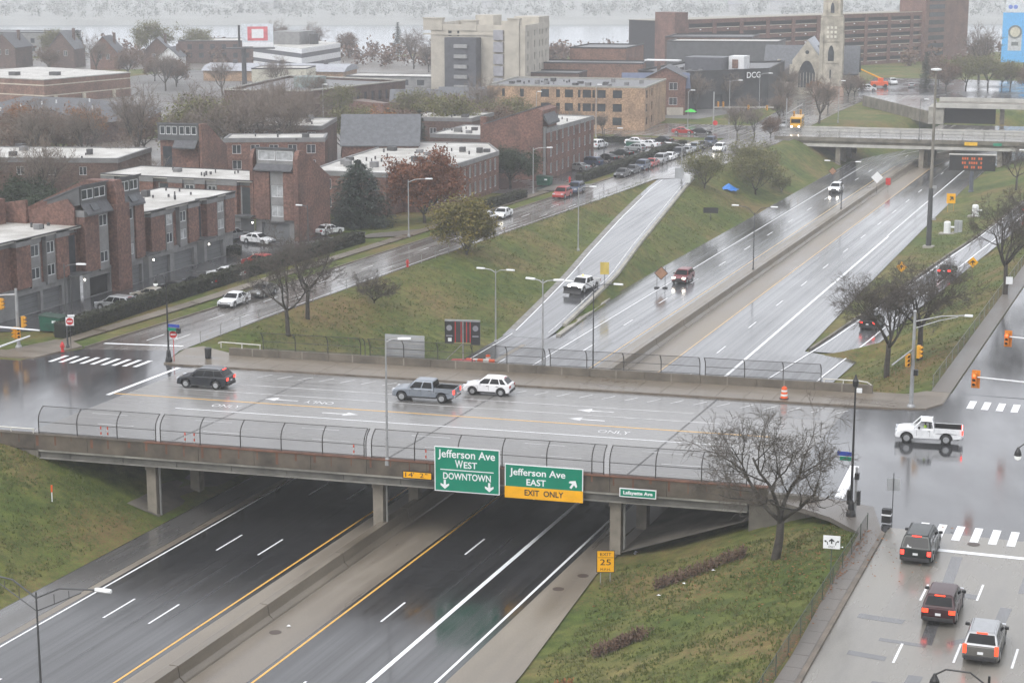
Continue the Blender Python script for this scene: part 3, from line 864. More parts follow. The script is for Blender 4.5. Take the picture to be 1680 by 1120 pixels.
wire_fence('grey mesh fence along the sidewalk behind the traffic signal pole', lambda y: -24.25, 170, 300, 4.0, 1.3, 0.3, FENCE_G)
# ================================================================ vehicles
GLASS_C = glassy('car_glass', (0.009, 0.010, 0.012), 0.05)
GLASS_C.node_tree.nodes['Principled BSDF'].inputs['IOR'].default_value = 1.28
TYRE = M('tyre_rubber', (0.018, 0.018, 0.019), 0.7, 0.2, 3)
RIM = M('alloy_rim', (0.42, 0.43, 0.44), 0.35, 0.2, 3, metal=0.7)
TRIM = M('black_trim', (0.022, 0.022, 0.024), 0.55, 0.25, 2)
CHROME = M('chrome', (0.6, 0.6, 0.62), 0.18, 0.05, 2, metal=1.0)
LAMP_OFF = M('lamp_lens', (0.55, 0.57, 0.6), 0.12, 0.1, 2)
LAMP_ON = glow('headlamp_lit', (1.0, 0.93, 0.78), 14.0)
TAIL_OFF = M('tail_lens', (0.32, 0.012, 0.014), 0.15, 0.15, 2)
TAIL_ON = glow('tail_lit', (1.0, 0.045, 0.03), 3.2)
TAIL_HOT = glow('tail_lit_amber', (1.0, 0.055, 0.018), 2.3)
PLATE = M('number_plate', (0.7, 0.71, 0.72), 0.4, 0.1)
LINER = M('bed_liner', (0.012, 0.012, 0.013), 0.8, 0.2)

KIND = {
    #         L     W     H    wb    r    clr  hood  belt  deck
    'sedan': (4.85, 1.84, 1.45, 2.80, 0.33, 0.24, 0.86, 0.95, 1.02),
    'suv':   (5.00, 1.99, 1.80, 2.95, 0.39, 0.30, 1.06, 1.15, 1.17),
    'cuv':   (4.42, 1.86, 1.64, 2.64, 0.36, 0.30, 1.00, 1.08, 1.10),
    'van':   (5.25, 2.03, 1.92, 3.10, 0.35, 0.24, 1.04, 1.14, 1.16),
    'crew':  (5.80, 2.04, 1.90, 3.70, 0.42, 0.42, 1.18, 1.24, 0.92),
    'reg':   (5.35, 2.02, 1.90, 3.12, 0.42, 0.42, 1.18, 1.24, 0.92),
}
def car(name, label, kind, paint, x, y, z, ang, group=None, head=False, tail=False, tailmat=None, rail=False, plow=False, driver=None, detail=True, plate=True, roofmat=None, trim_low=True, tall=False):
    L, W, H, wb, r, clr, hood, belt, deck = KIND[kind]
    t = thing(name, label, 'pickup truck' if kind in ('crew', 'reg') else ('minivan' if kind == 'van' else 'car'), (x, y, z), ang, group)
    f, b = L / 2, -L / 2
    wf = f - (0.92 if kind not in ('sedan',) else 0.95)
    wr = wf - wb
    pick = kind in ('crew', 'reg')
    # cabin stations: windscreen foot, roof front, roof rear, rear glass foot
    if kind == 'sedan': cs = (f - 1.42, f - 2.15, b + 1.45, b + 0.62)
    elif kind == 'suv': cs = (f - 1.22, f - 2.0, b + 0.70, b + 0.14)
    elif kind == 'cuv': cs = (f - 1.12, f - 1.95, b + 0.72, b + 0.16)
    elif kind == 'van': cs = (f - 0.92, f - 1.95, b + 0.50, b + 0.06)
    elif kind == 'crew': cs = (f - 1.42, f - 2.05, f - 3.72, f - 3.88)
    else: cs = (f - 1.42, f - 2.05, f - 2.92, f - 3.05)
    ra = r + 0.10
    def prof(inset, top):
        e = inset
        P = []
        # along the top from rear to front
        if pick:
            P += [(b + 0.04 + e, clr + 0.1), (b + e, 0.75), (b + e, deck), (cs[3] - 0.02, deck), (cs[3] - 0.02, belt - top)]
        elif kind == 'sedan':
            P += [(b + 0.08 + e, clr + 0.05), (b + e, 0.55), (b + 0.03 + e, deck - 0.12 - top), (b + 0.14 + e, deck - top), (cs[3], deck + 0.0 - top)]
        else:
            P += [(b + 0.06 + e, clr + 0.06), (b + e, 0.62), (b + 0.03 + e, belt - top), (cs[3] + 0.1, belt - top)]
        P += [(cs[0], belt - 0.02 - top), (cs[0] + 0.25, hood + 0.03 - top), (f - 0.55 - e, hood - 0.02 - top), (f - 0.18 - e, hood - 0.12 - top), (f - 0.03 - e, hood - 0.32), (f - e, 0.55), (f - 0.04 - e, clr + 0.02)]
        # wheel arches on the way back
        for wx in (wf, wr):
            P.append((wx + ra, clr))
            for k in range(1, 8):
                a = PI * k / 8
                P.append((wx + ra * math.cos(a), max(clr, r + ra * math.sin(a) * 1.0)))
            P.append((wx - ra, clr))
        return P
    full, side = prof(0.0, 0.0), prof(0.10, 0.05)
    m = MB(); n = len(full)
    lay = [(-W / 2, side), (-W / 2 + 0.10, full), (W / 2 - 0.10, full), (W / 2, side)]
    i0 = len(m.v)
    for yy, P in lay:
        m.v.extend([(px, yy, pz) for px, pz in P])
    for a in range(3):
        for k in range(n):
            c = (k + 1) % n
            m.f.append([i0 + a * n + k, i0 + a * n + c, i0 + (a + 1) * n + c, i0 + (a + 1) * n + k])
    m.f.append([i0 + k for k in range(n)][::-1]); m.f.append([i0 + 3 * n + k for k in range(n)])
    me = mesh('body', m, paint)
    bm = bmesh.new(); bm.from_mesh(me); bmesh.ops.recalc_face_normals(bm, faces=bm.faces); bm.to_mesh(me); bm.free()
    body = obj('body', me, None, t)
    me.shade_smooth()
    bv = body.modifiers.new('round', 'BEVEL'); bv.width = 0.055; bv.segments = 2; bv.limit_method = 'ANGLE'; bv.angle_limit = R(28); bv.harden_normals = True
    # cabin
    wl, wt = W - 0.10, W - (0.56 if kind == 'sedan' else 0.50)
    zr = H
    def side_pt(u, v, s, o=0.0):
        # u: 0 front foot .. 1 rear foot; v: 0 belt .. 1 roof ; s: side sign
        xb_ = cs[0] + (cs[3] - cs[0]) * u; xt = cs[1] + (cs[2] - cs[1]) * u
        zb_ = belt - 0.03 if not (kind == 'sedan') else belt - 0.03 + (deck - belt) * u
        xx = xb_ + (xt - xb_) * v; zz = zb_ + (zr - 0.05 * abs(u - 0.45) - zb_) * v
        hw = (wl + (wt - wl) * v ** 1.5) / 2 + o
        return (xx, s * hw, zz)
    m = MB()
    rows = []
    gl = veil('clear_car_glass', (0.02, 0.025, 0.028), 0.30, 0.05) if driver else GLASS_C
    if driver:                                            # open cabin: roof on four pillars, clear glass between
        for u in (0, 1):
            for s in (-1, 1): obj('pillar', MB().tube([side_pt(u, v / 4, s) for v in range(5)], 0.06, 6), paint, t)
        obj('seat', MB().box(cs[3] + 0.25, cs[3] + 0.42, -W / 2 + 0.25, W / 2 - 0.25, belt - 0.1, H - 0.22), TRIM, t)
    for v in ((0.88, 0.92, 1.0) if driver else (0, 0.35, 0.7, 0.92, 1.0)):
        row = [side_pt(u, v, 1) for u in (0, 0.25, 0.5, 0.75, 1)] + [side_pt(u, v, -1) for u in (1, 0.75, 0.5, 0.25, 0)]
        if v == 1.0: row = [(p[0] + 0.06 * (1 if p[0] < (cs[1] + cs[2]) / 2 else -1), p[1] * 0.86, p[2] + 0.035) for p in row]
        rows.append(row)
    m.grid(rows, True)
    i1 = len(m.v) - 10
    for k in range(4):
        m.f.append([i1 + k, i1 + k + 1, i1 + 8 - k, i1 + 9 - k])
    cb = obj('cabin', m, roofmat or paint, t, True)
    bv = cb.modifiers.new('round', 'BEVEL'); bv.width = 0.05; bv.segments = 2; bv.limit_method = 'ANGLE'; bv.angle_limit = R(25); bv.harden_normals = True
    def quad_side(u0, u1, s, v0=0.10, v1=0.86):
        m_ = MB()
        m_.grid([[side_pt(u, v0 + (v1 - v0) * q / 4, s, 0.014) for u in ((u0, u1) if s < 0 else (u1, u0))] for q in range(5)])
        return m_
    spans = {'sedan': ((0.10, 0.48), (0.53, 0.90)), 'suv': ((0.08, 0.36), (0.40, 0.67), (0.71, 0.95)), 'cuv': ((0.09, 0.40), (0.44, 0.74), (0.78, 0.94)),
             'van': ((0.12, 0.36), (0.40, 0.66), (0.70, 0.95)), 'crew': ((0.10, 0.50), (0.55, 0.94)), 'reg': ((0.14, 0.90),)}[kind]
    for s in (-1, 1):
        for u0, u1 in spans:
            obj('side_window', quad_side(u0, u1, s), gl, t)
    def endglass(u, off, v0, v1, inset):
        pts = []
        off *= 1.6
        for v, ss in ((v0, -1), (v0, 1), (v1, 1), (v1, -1)):
            p = side_pt(u, v, ss)
            pts.append((p[0] + off, p[1] * inset, p[2] + 0.006))
        return MB().poly(pts)
    obj('windscreen', endglass(0, 0.014, 0.06, 0.90, 0.92), gl, t)
    obj('rear_window', endglass(1, -0.014, 0.14 if kind != 'suv' else 0.2, 0.86, 0.86), GLASS_C, t)
    # wheels
    for wx in (wf, wr):
        for s in (-1, 1):
            yo = s * (W / 2 - 0.10)
            wh = obj('wheel', MB().lathe([(r * 0.62, -0.11), (r * 0.97, -0.11), (r, -0.07), (r, 0.07), (r * 0.97, 0.11), (r * 0.62, 0.11)], 16, (wx, yo, r), 'y'), TYRE, t, True)
            mr = MB().lathe([(r * 0.63, -0.02), (r * 0.60, 0.025), (r * 0.15, 0.03), (0.02, 0.035)] if s > 0 else [(0.02, -0.035), (r * 0.15, -0.03), (r * 0.60, -0.025), (r * 0.63, 0.02)], 12, (wx, yo + s * 0.09, r), 'y')
            obj('rim', mr, RIM, wh)
    # lamps
    hl = LAMP_ON if head else LAMP_OFF
    tl = (tailmat or TAIL_ON) if tail else TAIL_OFF
    zh = hood - 0.28
    for s in (-1, 1):
        obj('headlight', MB().box(f - 0.22, f - 0.012, s * (W / 2 - 0.28) - 0.2, s * (W / 2 - 0.28) + 0.2, zh, zh + 0.16), hl, t)
        if pick: obj('taillight', MB().box(b - 0.005, b + 0.12, s * (W / 2 - 0.095) - 0.1, s * (W / 2 - 0.095) + 0.1, 0.88, 1.24), tl, t)
        elif kind == 'van': obj('taillight', MB().box(b + 0.0, b + 0.10, s * (W / 2 - 0.16) - 0.13, s * (W / 2 - 0.16) + 0.1, 0.72, 1.02), tl, t)
        elif tall: obj('taillight', MB().box(b - 0.005, b + 0.16, s * (W / 2 - 0.13) - 0.1, s * (W / 2 - 0.13) + 0.1, 0.72, 1.22), tl, t)
        else: obj('taillight', MB().box(b + 0.005, b + 0.2, s * (W / 2 - 0.22) - 0.2, s * (W / 2 - 0.22) + 0.16, deck - 0.32, deck - 0.08), tl, t)
    if detail:
        for s in (-1, 1):
            obj('mirror', MB().box(cs[0] - 0.55, cs[0] - 0.38, s * (W / 2 + 0.10) - 0.12, s * (W / 2 + 0.10) + 0.12, belt + 0.02, belt + 0.20), TRIM if kind != 'cuv' else paint, t, bevel=0.03)
            for hx in ([cs[0] - 1.2, cs[0] - 2.1] if kind != 'reg' else [cs[0] - 1.25]):
                obj('door_handle', MB().box(hx - 0.1, hx + 0.1, s * W / 2 - 0.012, s * W / 2 + 0.022, belt - 0.20, belt - 0.16), TRIM if kind != 'sedan' else paint, t)
            for hx in [cs[0] - 0.28, cs[0] - 1.32] + ([cs[0] - 2.25] if kind != 'reg' else []):
                obj('door_seam', MB().box(hx - 0.009, hx + 0.009, s * W / 2 - 0.012, s * W / 2 + 0.003, clr + 0.2, belt - 0.1), TRIM, t)
            if trim_low:
                obj('sill_trim', MB().box(wr + ra + 0.02, wf - ra - 0.02, s * W / 2 - 0.03, s * W / 2 + 0.012, clr - 0.04, clr + 0.10), TRIM, t)
        obj('grille', MB().box(f - 0.05, f + 0.008, -W * 0.26, W * 0.26, 0.56, hood - 0.22), TRIM if kind not in ('crew', 'reg') else CHROME, t)
        obj('front_bumper', MB().box(f - 0.15, f + 0.03, -W / 2 + 0.14, W / 2 - 0.14, clr + 0.02, clr + 0.24), TRIM if kind not in ('crew', 'reg') else CHROME, t, bevel=0.03)
        obj('rear_bumper', MB().box(b - 0.05, b + 0.15, -W / 2 + 0.10, W / 2 - 0.10, clr + 0.06, clr + 0.30), TRIM if not pick else CHROME, t, bevel=0.03)
        if plate: obj('number_plate', MB().box(b - 0.03, b + 0.05, -0.16, 0.16, 0.72, 0.86), PLATE, t)
        if not pick and kind != 'sedan':
            obj('brake_light', MB().box(cs[2] - 0.10, cs[2] - 0.02, -0.3, 0.3, H - 0.075, H - 0.02), tl, t)
        if rail:
            for s in (-1, 1):
                obj('roof_rail', MB().tube([(cs[1] - 0.1, s * (wt / 2 - 0.06), H - 0.02), (cs[1] - 0.3, s * (wt / 2 - 0.06), H + 0.06), (cs[2] + 0.3, s * (wt / 2 - 0.06), H + 0.06), (cs[2] + 0.1, s * (wt / 2 - 0.06), H - 0.04)], 0.025, 5), CHROME if rail == 2 else TRIM, t)
        obj('underbody', MB().box(b + 0.3, f - 0.3, -W / 2 + 0.22, W / 2 - 0.22, clr - 0.06, clr + 0.25), TRIM, t)
    if pick:
        x0 = cs[3] - 0.04
        for s in (-1, 1):
            pts = [(b + 0.02, deck + 0.01), (b + 0.02, 1.30), (x0, 1.33), (x0, deck + 0.01)]
            obj('bed_side', MB().yprism(pts, s * W / 2 - (0.08 if s > 0 else -0.0) - (0.012 if s > 0 else -0.012), s * W / 2 + (0.08 if s < 0 else 0.0) - (0.012 if s > 0 else -0.012)), paint, t)
        obj('tailgate', MB().box(b + 0.015, b + 0.09, -W / 2 + 0.10, W / 2 - 0.10, deck - 0.2, 1.29), paint, t)
        obj('bed_liner', MB().box(b + 0.10, x0 - 0.02, -W / 2 + 0.10, W / 2 - 0.10, deck + 0.005, deck + 0.03), LINER, t)
        obj('bed_front', MB().box(x0 - 0.06, x0, -W / 2 + 0.10, W / 2 - 0.10, deck + 0.03, 1.31), LINER, t)
        for s in (-1, 1):
            obj('bed_inner', MB().box(b + 0.10, x0 - 0.07, s * (W / 2 - 0.115) - 0.01, s * (W / 2 - 0.115) + 0.01, deck + 0.03, 1.3), LINER, t)
    if plow:
        m = MB(); rows = []
        for k in range(7):
            a = R(-60 + k * 20)
            rows.append([(f + 0.75 - 0.45 * math.cos(a) + 0.25, yy, 0.55 + 0.5 * math.sin(a)) for yy in (-1.25, 1.25)])
        m.grid(rows)
        bl = obj('plow_blade', m, TRIM, t)
        sol = bl.modifiers.new('thick', 'SOLIDIFY'); sol.thickness = 0.05
        for s in (-1, 1):
            obj('plow_arm', MB().tube([(f - 0.1, s * 0.4, 0.5), (f + 0.55, s * 0.5, 0.5)], 0.06, 6), TRIM, t)
        obj('beacon', MB().lathe([(0.14, 0), (0.14, 0.16), (0.08, 0.22)], 10, (cs[1] - 0.5, 0, H + 0.0)), glow('amber_beacon', (1.0, 0.55, 0.08), 3.0), t)
    return t

BLACK = carpaint('paint_black', (0.009, 0.0095, 0.011)); WHITE = carpaint('paint_car_white', (0.78, 0.79, 0.80)); NAVY = carpaint('paint_charcoal', (0.012, 0.015, 0.021))
GREY = carpaint('paint_grey', (0.22, 0.245, 0.28), 0.3); SILVER = carpaint('paint_silver', (0.36, 0.37, 0.38), 0.4); GUN = carpaint('paint_gunmetal', (0.14, 0.135, 0.125), 0.3)
MAROON = carpaint('paint_maroon', (0.038, 0.009, 0.012)); RED = carpaint('paint_red', (0.34, 0.03, 0.025)); DGREEN = carpaint('paint_dark_green', (0.007, 0.013, 0.012)); BLUE = carpaint('paint_dark_blue', (0.03, 0.05, 0.10)); TAN = carpaint('paint_tan', (0.30, 0.28, 0.24))
A_L = R(180 + 5.7)
car('crossover_car', 'black crossover car heading to the junction at the far end of the overpass', 'suv', NAVY, -86.5, 147.3, 0.012, A_L, rail=2, tail=True)
car('pickup_truck', 'grey crew cab pickup driving along the overpass', 'crew', GREY, -65.6, 149.7, 0.012, A_L, tail=True)
car('compact_car', 'white compact sport utility car following the grey pickup on the overpass', 'cuv', WHITE, -61.3, 153.9, 0.012, A_L, tail=False, roofmat=WHITE)
wp = car('pickup_truck', 'white regular cab pickup turning in the wet junction', 'reg', WHITE, -21.7, 151.1, 0.008, R(180 + 8), head=False, tail=True, trim_low=False, driver=True)
van = car('minivan', 'black minivan with triangle sticker on its tailgate stopped at the crosswalk', 'van', DGREEN, -17.6, 121.2, 0.010, R(91), tail=True, rail=1)
car('sport_utility_car', 'dark maroon sport utility car with all brake lights lit behind the minivan', 'suv', MAROON, -14.5, 110.1, 0.010, R(91), tail=True, tailmat=TAIL_HOT)
car('crossover_car', 'bronze grey crossover with tall tail lamps and silver roof at the frame corner', 'suv', GUN, -11.35, 104.6, 0.010, R(91), tail=True, tailmat=TAIL_HOT, roofmat=SILVER, rail=2, tall=True)
car('pickup_truck', 'white pickup with black snow plow and amber beacon on the ramp', 'crew', WHITE, -78.2, 230.0, -4.3, R(-90 - 7.2), head=True, plow=True)
car('sport_utility_car', 'red sport utility car with lit headlights on the freeway', 'suv', carpaint('paint_wine_red', (0.17, 0.025, 0.03)), -69.8, 247.6, ZF + 0.012, R(-90 + 0.8), head=True)
car('freeway_car', 'small white car with headlights far down the freeway near the second bridge', 'suv', WHITE, -70.1, 353.4, ZF + 0.012, R(-90 + 0.8), head=True)
car('ramp_car', 'dark grey car with red tail lamps climbing the right exit ramp', 'sedan', NAVY, -36.3, 263.4, -4.9, R(90 - 4), tail=True)
car('ramp_car', 'dark car with a red tail lamp half hidden behind the twin bare trees', 'suv', NAVY, -39.6, 224.6, ZF + 0.05, R(90 - 4), tail=True)
car('ramp_car', 'dark car with red lamps almost hidden by the bare tree at the right edge', 'sedan', NAVY, -31.4, 322, -3.6, R(90 - 3), tail=True)
# the minivan's white tailgate sticker
g = obj('sticker', MB().poly([(0, -0.55, 1.18), (0, -0.32, 1.18), (0, -0.38, 1.40)]), PAINT_W, van); g.location = (-2.53, 0.9, 0)
g = obj('sticker', MB().poly([(0, -0.62, 1.14), (0, -0.52, 1.14), (0, -0.52, 1.24), (0, -0.62, 1.24)]), PAINT_W, van); g.location = (-2.53, 0.9, 0)
# the driver of the white pickup in a yellow-green vest
pd = thing('person', 'driver in a bright yellow-green vest at the wheel of the white pickup', 'person', (-21.7, 151.1, 0.0), R(188))
m = MB()
sec = [(0.95, 0.30, 0.17), (1.15, 0.36, 0.20), (1.35, 0.40, 0.20), (1.47, 0.36, 0.17), (1.53, 0.12, 0.11), (1.58, 0.10, 0.10), (1.64, 0.135, 0.15), (1.72, 0.15, 0.17), (1.79, 0.13, 0.15), (1.84, 0.05, 0.06)]
m.grid([[(0.30 + ry * 0.6 * math.cos(a * PI / 5), 0.38 + rx * 0.55 * math.sin(a * PI / 5), zz) for a in range(10)] for zz, rx, ry in sec], True)
obj('body', m, M('skin_and_cap', (0.12, 0.08, 0.06), 0.7), pd, True)
m = MB(); m.grid([[(0.30 + ry * 0.64 * math.cos(a * PI / 5), 0.38 + rx * 0.58 * math.sin(a * PI / 5), zz) for a in range(10)] for zz, rx, ry in sec[:4]], True)
obj('vest', m, M('safety_vest', (0.48, 0.80, 0.03), 0.7), pd, True)

# cars along the left street and in the lots
PK = 'cars parked along the left street'
def pk(label, kind, paint, x, y, head=False, ang=-90, z=0.012, name='parked_car', group=PK, tail=False):
    return car(name, label, kind, paint, x, y, z, R(ang), group, head=head, tail=tail, detail=(y < 270))
pk('white sedan parked at the curb just before the bare twin-trunk tree', 'sedan', WHITE, -104.2, 184.2, ang=-89)
pk('dark sedan parked behind the white one, half hidden by the bare tree', 'sedan', GUN, -104.0, 190.6, ang=-89)
pk('first of two white cars driving toward the yellow-green tree', 'cuv', WHITE, -102.2, 255.2, True, -88)
pk('second of two white cars near the yellow-green tree', 'sedan', WHITE, -101.9, 261.5, True, -88)
pk('red crossover parked by the curb ahead of a dark car', 'suv', RED, -101.2, 286.4, ang=-88)
pk('dark blue crossover parked behind the red one', 'suv', BLUE, -101.3, 293.2, ang=-88)
QL = [('sedan', BLACK), ('sedan', NAVY), ('suv', BLUE), ('sedan', RED), ('suv', SILVER), ('sedan', WHITE), ('suv', NAVY), ('sedan', SILVER), ('cuv', GREY), ('sedan', BLACK), ('suv', BLUE)]
names = ['black sedan at the near end of the parked line by the long hedge', 'charcoal sedan second in the parked line by the long hedge', 'dark blue car third in the parked line by the long hedge', 'small red car squeezed in the parked line by the long hedge',
         'silver sport utility car in the parked line by the long hedge', 'white sedan in the parked line by the long hedge', 'charcoal sport utility car in the middle of the parked line', 'silver sedan toward the far end of the parked line',
         'grey compact car toward the far end of the parked line', 'black sedan second from the far end of the parked line', 'dark blue car last in the far end of the parked line']
for k, ((kd, pt), lb) in enumerate(zip(QL, names)):
    pk(lb, kd, pt, -101.0 + 0.0 * k, 317.5 + k * 5.9, ang=-89.5)
pk('white car with headlights on heading down the left street from the far junction', 'cuv', WHITE, -96.2, 366, True, -90)
LT = 'cars in the apartment parking lots'
def lot(label, kind, paint, x, y, ang): return pk(label, kind, paint, x, y, False, ang, 0.012, 'parked_car', LT)
lot('silver sport utility car behind the hedge beside the green dumpster', 'suv', SILVER, -114.4, 176.2, 172)
lot('tan car second along the hedge from the green dumpster', 'sedan', TAN, -114.6, 183.6, 175)
lot('black car third along the hedge behind the brick townhouses', 'sedan', BLACK, -114.4, 188.4, 172)
lot('dark car fourth along the hedge by the townhouse garages', 'sedan', NAVY, -114.0, 192.6, 172)
lot('white car peeping over the hedge beside the tall ornamental lamp', 'sedan', WHITE, -113.9, 199.5, 170)
lot('red car at the end of the hedge near the bare tree', 'cuv', RED, -114.3, 208.6, 170)
lot('white sedan parked before the grey garage of the brick tower house', 'sedan', WHITE, -123.6, 225.5, -10)
lot('silver car parked beside the white sedan near the corner of the townhouses', 'suv', SILVER, -128.2, 226.6, 80)
lot('white car in the drive below the dark conifer', 'sedan', WHITE, -118.4, 236.5, 75)
names2 = ['silver sedan at the near end of the lot behind the long hedge', 'dark blue sport utility car in the lot behind the long hedge', 'black sedan third in the lot behind the long hedge', 'green-black sedan fourth in the lot behind the long hedge', 'silver van-like car fifth in the lot by the green dumpster', 'white sedan near the far end of the lot behind the long hedge', 'black car at the far end of the lot by the tan brick building']
for k, (lb, kd, pt) in enumerate(zip(names2, ('sedan', 'suv', 'sedan', 'sedan', 'cuv', 'sedan', 'sedan'), (SILVER, BLUE, BLACK, DGREEN, SILVER, WHITE, BLACK))):
    lot(lb, kd, pt, -111.6, 324 + k * 9.3 - (2 if k else 0), 165)
lot('white sport utility car parked close to the tall brick townhouse wall', 'suv', WHITE, -120.6, 363, 80)
lot('white sedan beside the far parking lot entrance', 'sedan', WHITE, -115.5, 372.5, 10)
lot('red car parked under the brick townhouse by the round green bush', 'cuv', RED, -119.0, 319.5, 20)
for lb, kd, pt, x, y, a in (('white sport utility car on the road beyond the church', 'suv', WHITE, -97.5, 572, -70), ('white van beside the orange lift truck near the church', 'van', WHITE, -99.5, 541, 20), ('silver car at the far road behind the second bridge', 'sedan', SILVER, -90, 560, 100),
                            ('white sedan parked in the far lot above the yellow-brown trees', 'sedan', WHITE, -225.0, 476, 10), ('dark car in the far lot near the beige tower', 'sedan', NAVY, -219, 482, 10), ('red car in the far lot near the beige tower', 'sedan', RED, -236, 470, 10),
                            ('silver car behind the yellow school bus at the far junction', 'sedan', SILVER, -95.8, 421, -80), ('black car crossing at the far traffic lights', 'sedan', BLACK, -109, 399, 8), ('red car at the far traffic lights by the hedge end', 'sedan', RED, -113, 398.4, 8)):
    pk(lb, kd, pt, x, y, False, a, 0.02, 'parked_car' if 'parked' in lb else 'far_car', 'distant cars')

# school bus
def school_bus(x, y, ang):
    t = thing('school_bus', 'yellow school bus with lit headlights turning at the far junction', 'bus', (x, y, 0.0), ang)
    YB = carpaint('bus_yellow', (0.62, 0.33, 0.02))
    L, W, Hh = 10.0, 2.45, 2.9
    obj('body', MB().yprism([(-5, 0.5), (3.6, 0.5), (3.6, 2.75), (3.3, 2.95), (-4.8, 2.95), (-5, 2.7)], -W / 2, W / 2), YB, t, bevel=0.06)
    obj('hood', MB().yprism([(3.6, 0.5), (5.0, 0.5), (5.0, 1.2), (4.7, 1.5), (3.6, 1.65)], -W / 2 + 0.15, W / 2 - 0.15), YB, t, bevel=0.05)
    obj('windscreen', MB().box(3.6, 3.625, -W / 2 + 0.2, W / 2 - 0.2, 1.7, 2.55), GLASS_C, t)
    for s in (-1, 1):
        for k in range(8):
            obj('side_window', MB().box(-4.6 + k * 1.0, -3.75 + k * 1.0, s * W / 2 - 0.012, s * W / 2 + 0.012, 1.75, 2.45), GLASS_C, t)
        obj('rub_rail', MB().box(-4.9, 3.5, s * W / 2 - 0.02, s * W / 2 + 0.03, 1.25, 1.36), TRIM, t)
        obj('headlight', MB().box(4.98, 5.03, s * 0.8 - 0.15, s * 0.8 + 0.15, 0.9, 1.15), LAMP_ON, t)
        for wx in (3.9, -2.9):
            w = obj('wheel', MB().lathe([(0.25, -0.13), (0.48, -0.13), (0.5, -0.09), (0.5, 0.09), (0.48, 0.13), (0.25, 0.13)], 14, (wx, s * (W / 2 - 0.12), 0.5), 'y'), TYRE, t)
            obj('rim', MB().lathe([(0.26, -0.14), (0.05, -0.15), (0.05, 0.15), (0.26, 0.14)], 10, (wx, s * (W / 2 - 0.12), 0.5), 'y'), RIM, w)
    obj('bumper', MB().box(4.98, 5.15, -1.1, 1.1, 0.5, 0.75), TRIM, t)
school_bus(-92.2, 418, R(-82))
# ================================================================ trees, bushes, hedges
BARK = M('bark_wet', (0.050, 0.043, 0.036), 0.8, 0.35, 3.0, 0.3)
TWIG = M('twig_grey', (0.075, 0.063, 0.052), 0.85, 0.3, 2.0)
TWIG_B = M('twig_brown', (0.165, 0.132, 0.108), 0.85, 0.3, 2.0)

def grow_tree(seed, height, spread, fork, r0, levels=5, kids=(5, 5, 4, 4), droop=0.0, thin=0.012, wob=0.16, up=0.12, lim=2, lean=(0, 0), spray=0):
    """a bare tree: wooden frame (trunk + limbs) and fine twigs, as two meshes; also returns twig tips"""
    rg = random.Random(seed)
    wood, twig, tips = MB(), MB(), []
    def rv(): return Vector((rg.uniform(-1, 1), rg.uniform(-1, 1), rg.uniform(-1, 1)))
    def grow(p, d, ln, rad, lev):
        n = 5 if lev <= 1 else (4 if lev == 2 else 3)
        pts, rads = [p.copy()], [rad]
        q, dd = p.copy(), d.copy()
        endr = max(thin, rad * (0.45 if lev else 0.72))
        for k in range(n):
            dd = (dd + rv() * wob * (1 if lev else 0.35) + Vector((0, 0, up * (1 if lev < 3 else -droop)))).normalized()
            q = q + dd * ln / n
            pts.append(q.copy()); rads.append(rad + (endr - rad) * (k + 1) / n)
        (wood if lev <= lim else twig).tube(pts, rads, 9 if lev == 0 else (6 if lev == 1 else (4 if lev == 2 else 3)), lev <= 1)
        if lev >= levels - 1:
            tips.append((pts[-1], pts[1]))
            for k in range(spray):
                u = rg.uniform(0.1, 1.0) * n; s = min(int(u), n - 1)
                bp = pts[s].lerp(pts[s + 1], u - s)
                nd = (dd + rv() * 0.8 + Vector((0, 0, 0.15))).normalized()
                twig.tube([bp, bp + nd * ln * rg.uniform(0.5, 1.1)], [thin * 0.85, thin * 0.5], 3, False)
            return
        nk = kids[min(lev, len(kids) - 1)]
        nk = max(2, int(nk + rg.uniform(-0.7, 0.7)))
        az0 = rg.uniform(0, 2 * PI)
        for k in range(nk):
            t = 1.0 if lev == 0 else (0.30 + 0.70 * (k + rg.uniform(0.2, 0.9)) / nk)
            if lev == 0: t = rg.uniform(0.86, 1.0)
            s = min(int(t * n), n - 1); u = t * n - s
            bp = pts[s].lerp(pts[s + 1], u); br_ = rads[s] + (rads[s + 1] - rads[s]) * u
            if lev == 0:
                a = az0 + 2 * PI * k / nk + rg.uniform(-0.35, 0.35); tilt = rg.uniform(0.45, 1.0) * spread
                nd = Vector((math.cos(a) * math.sin(tilt), math.sin(a) * math.sin(tilt), math.cos(tilt)))
                nl = (height - fork) * rg.uniform(0.52, 0.68)
            else:
                side = dd.cross(rv());
                if side.length < 1e-3: side = Vector((1, 0, 0))
                side.normalize()
                ang = rg.uniform(0.45, 0.95)
                nd = (pts[min(s + 1, n)] - pts[s]).normalized() * math.cos(ang) + side * math.sin(ang)
                if lev < 3 and nd.z < -0.1: nd.z *= -0.4
                nl = ln * rg.uniform(0.42, 0.68)
            grow(bp, nd.normalized(), nl, max(thin, br_ * (0.66 if lev == 0 else 0.60)), lev + 1)
    grow(Vector((0, 0, -0.4)), Vector((lean[0], lean[1], 1)).normalized(), fork + 0.4, r0, 0)
    # flare of the root
    return wood, twig, tips

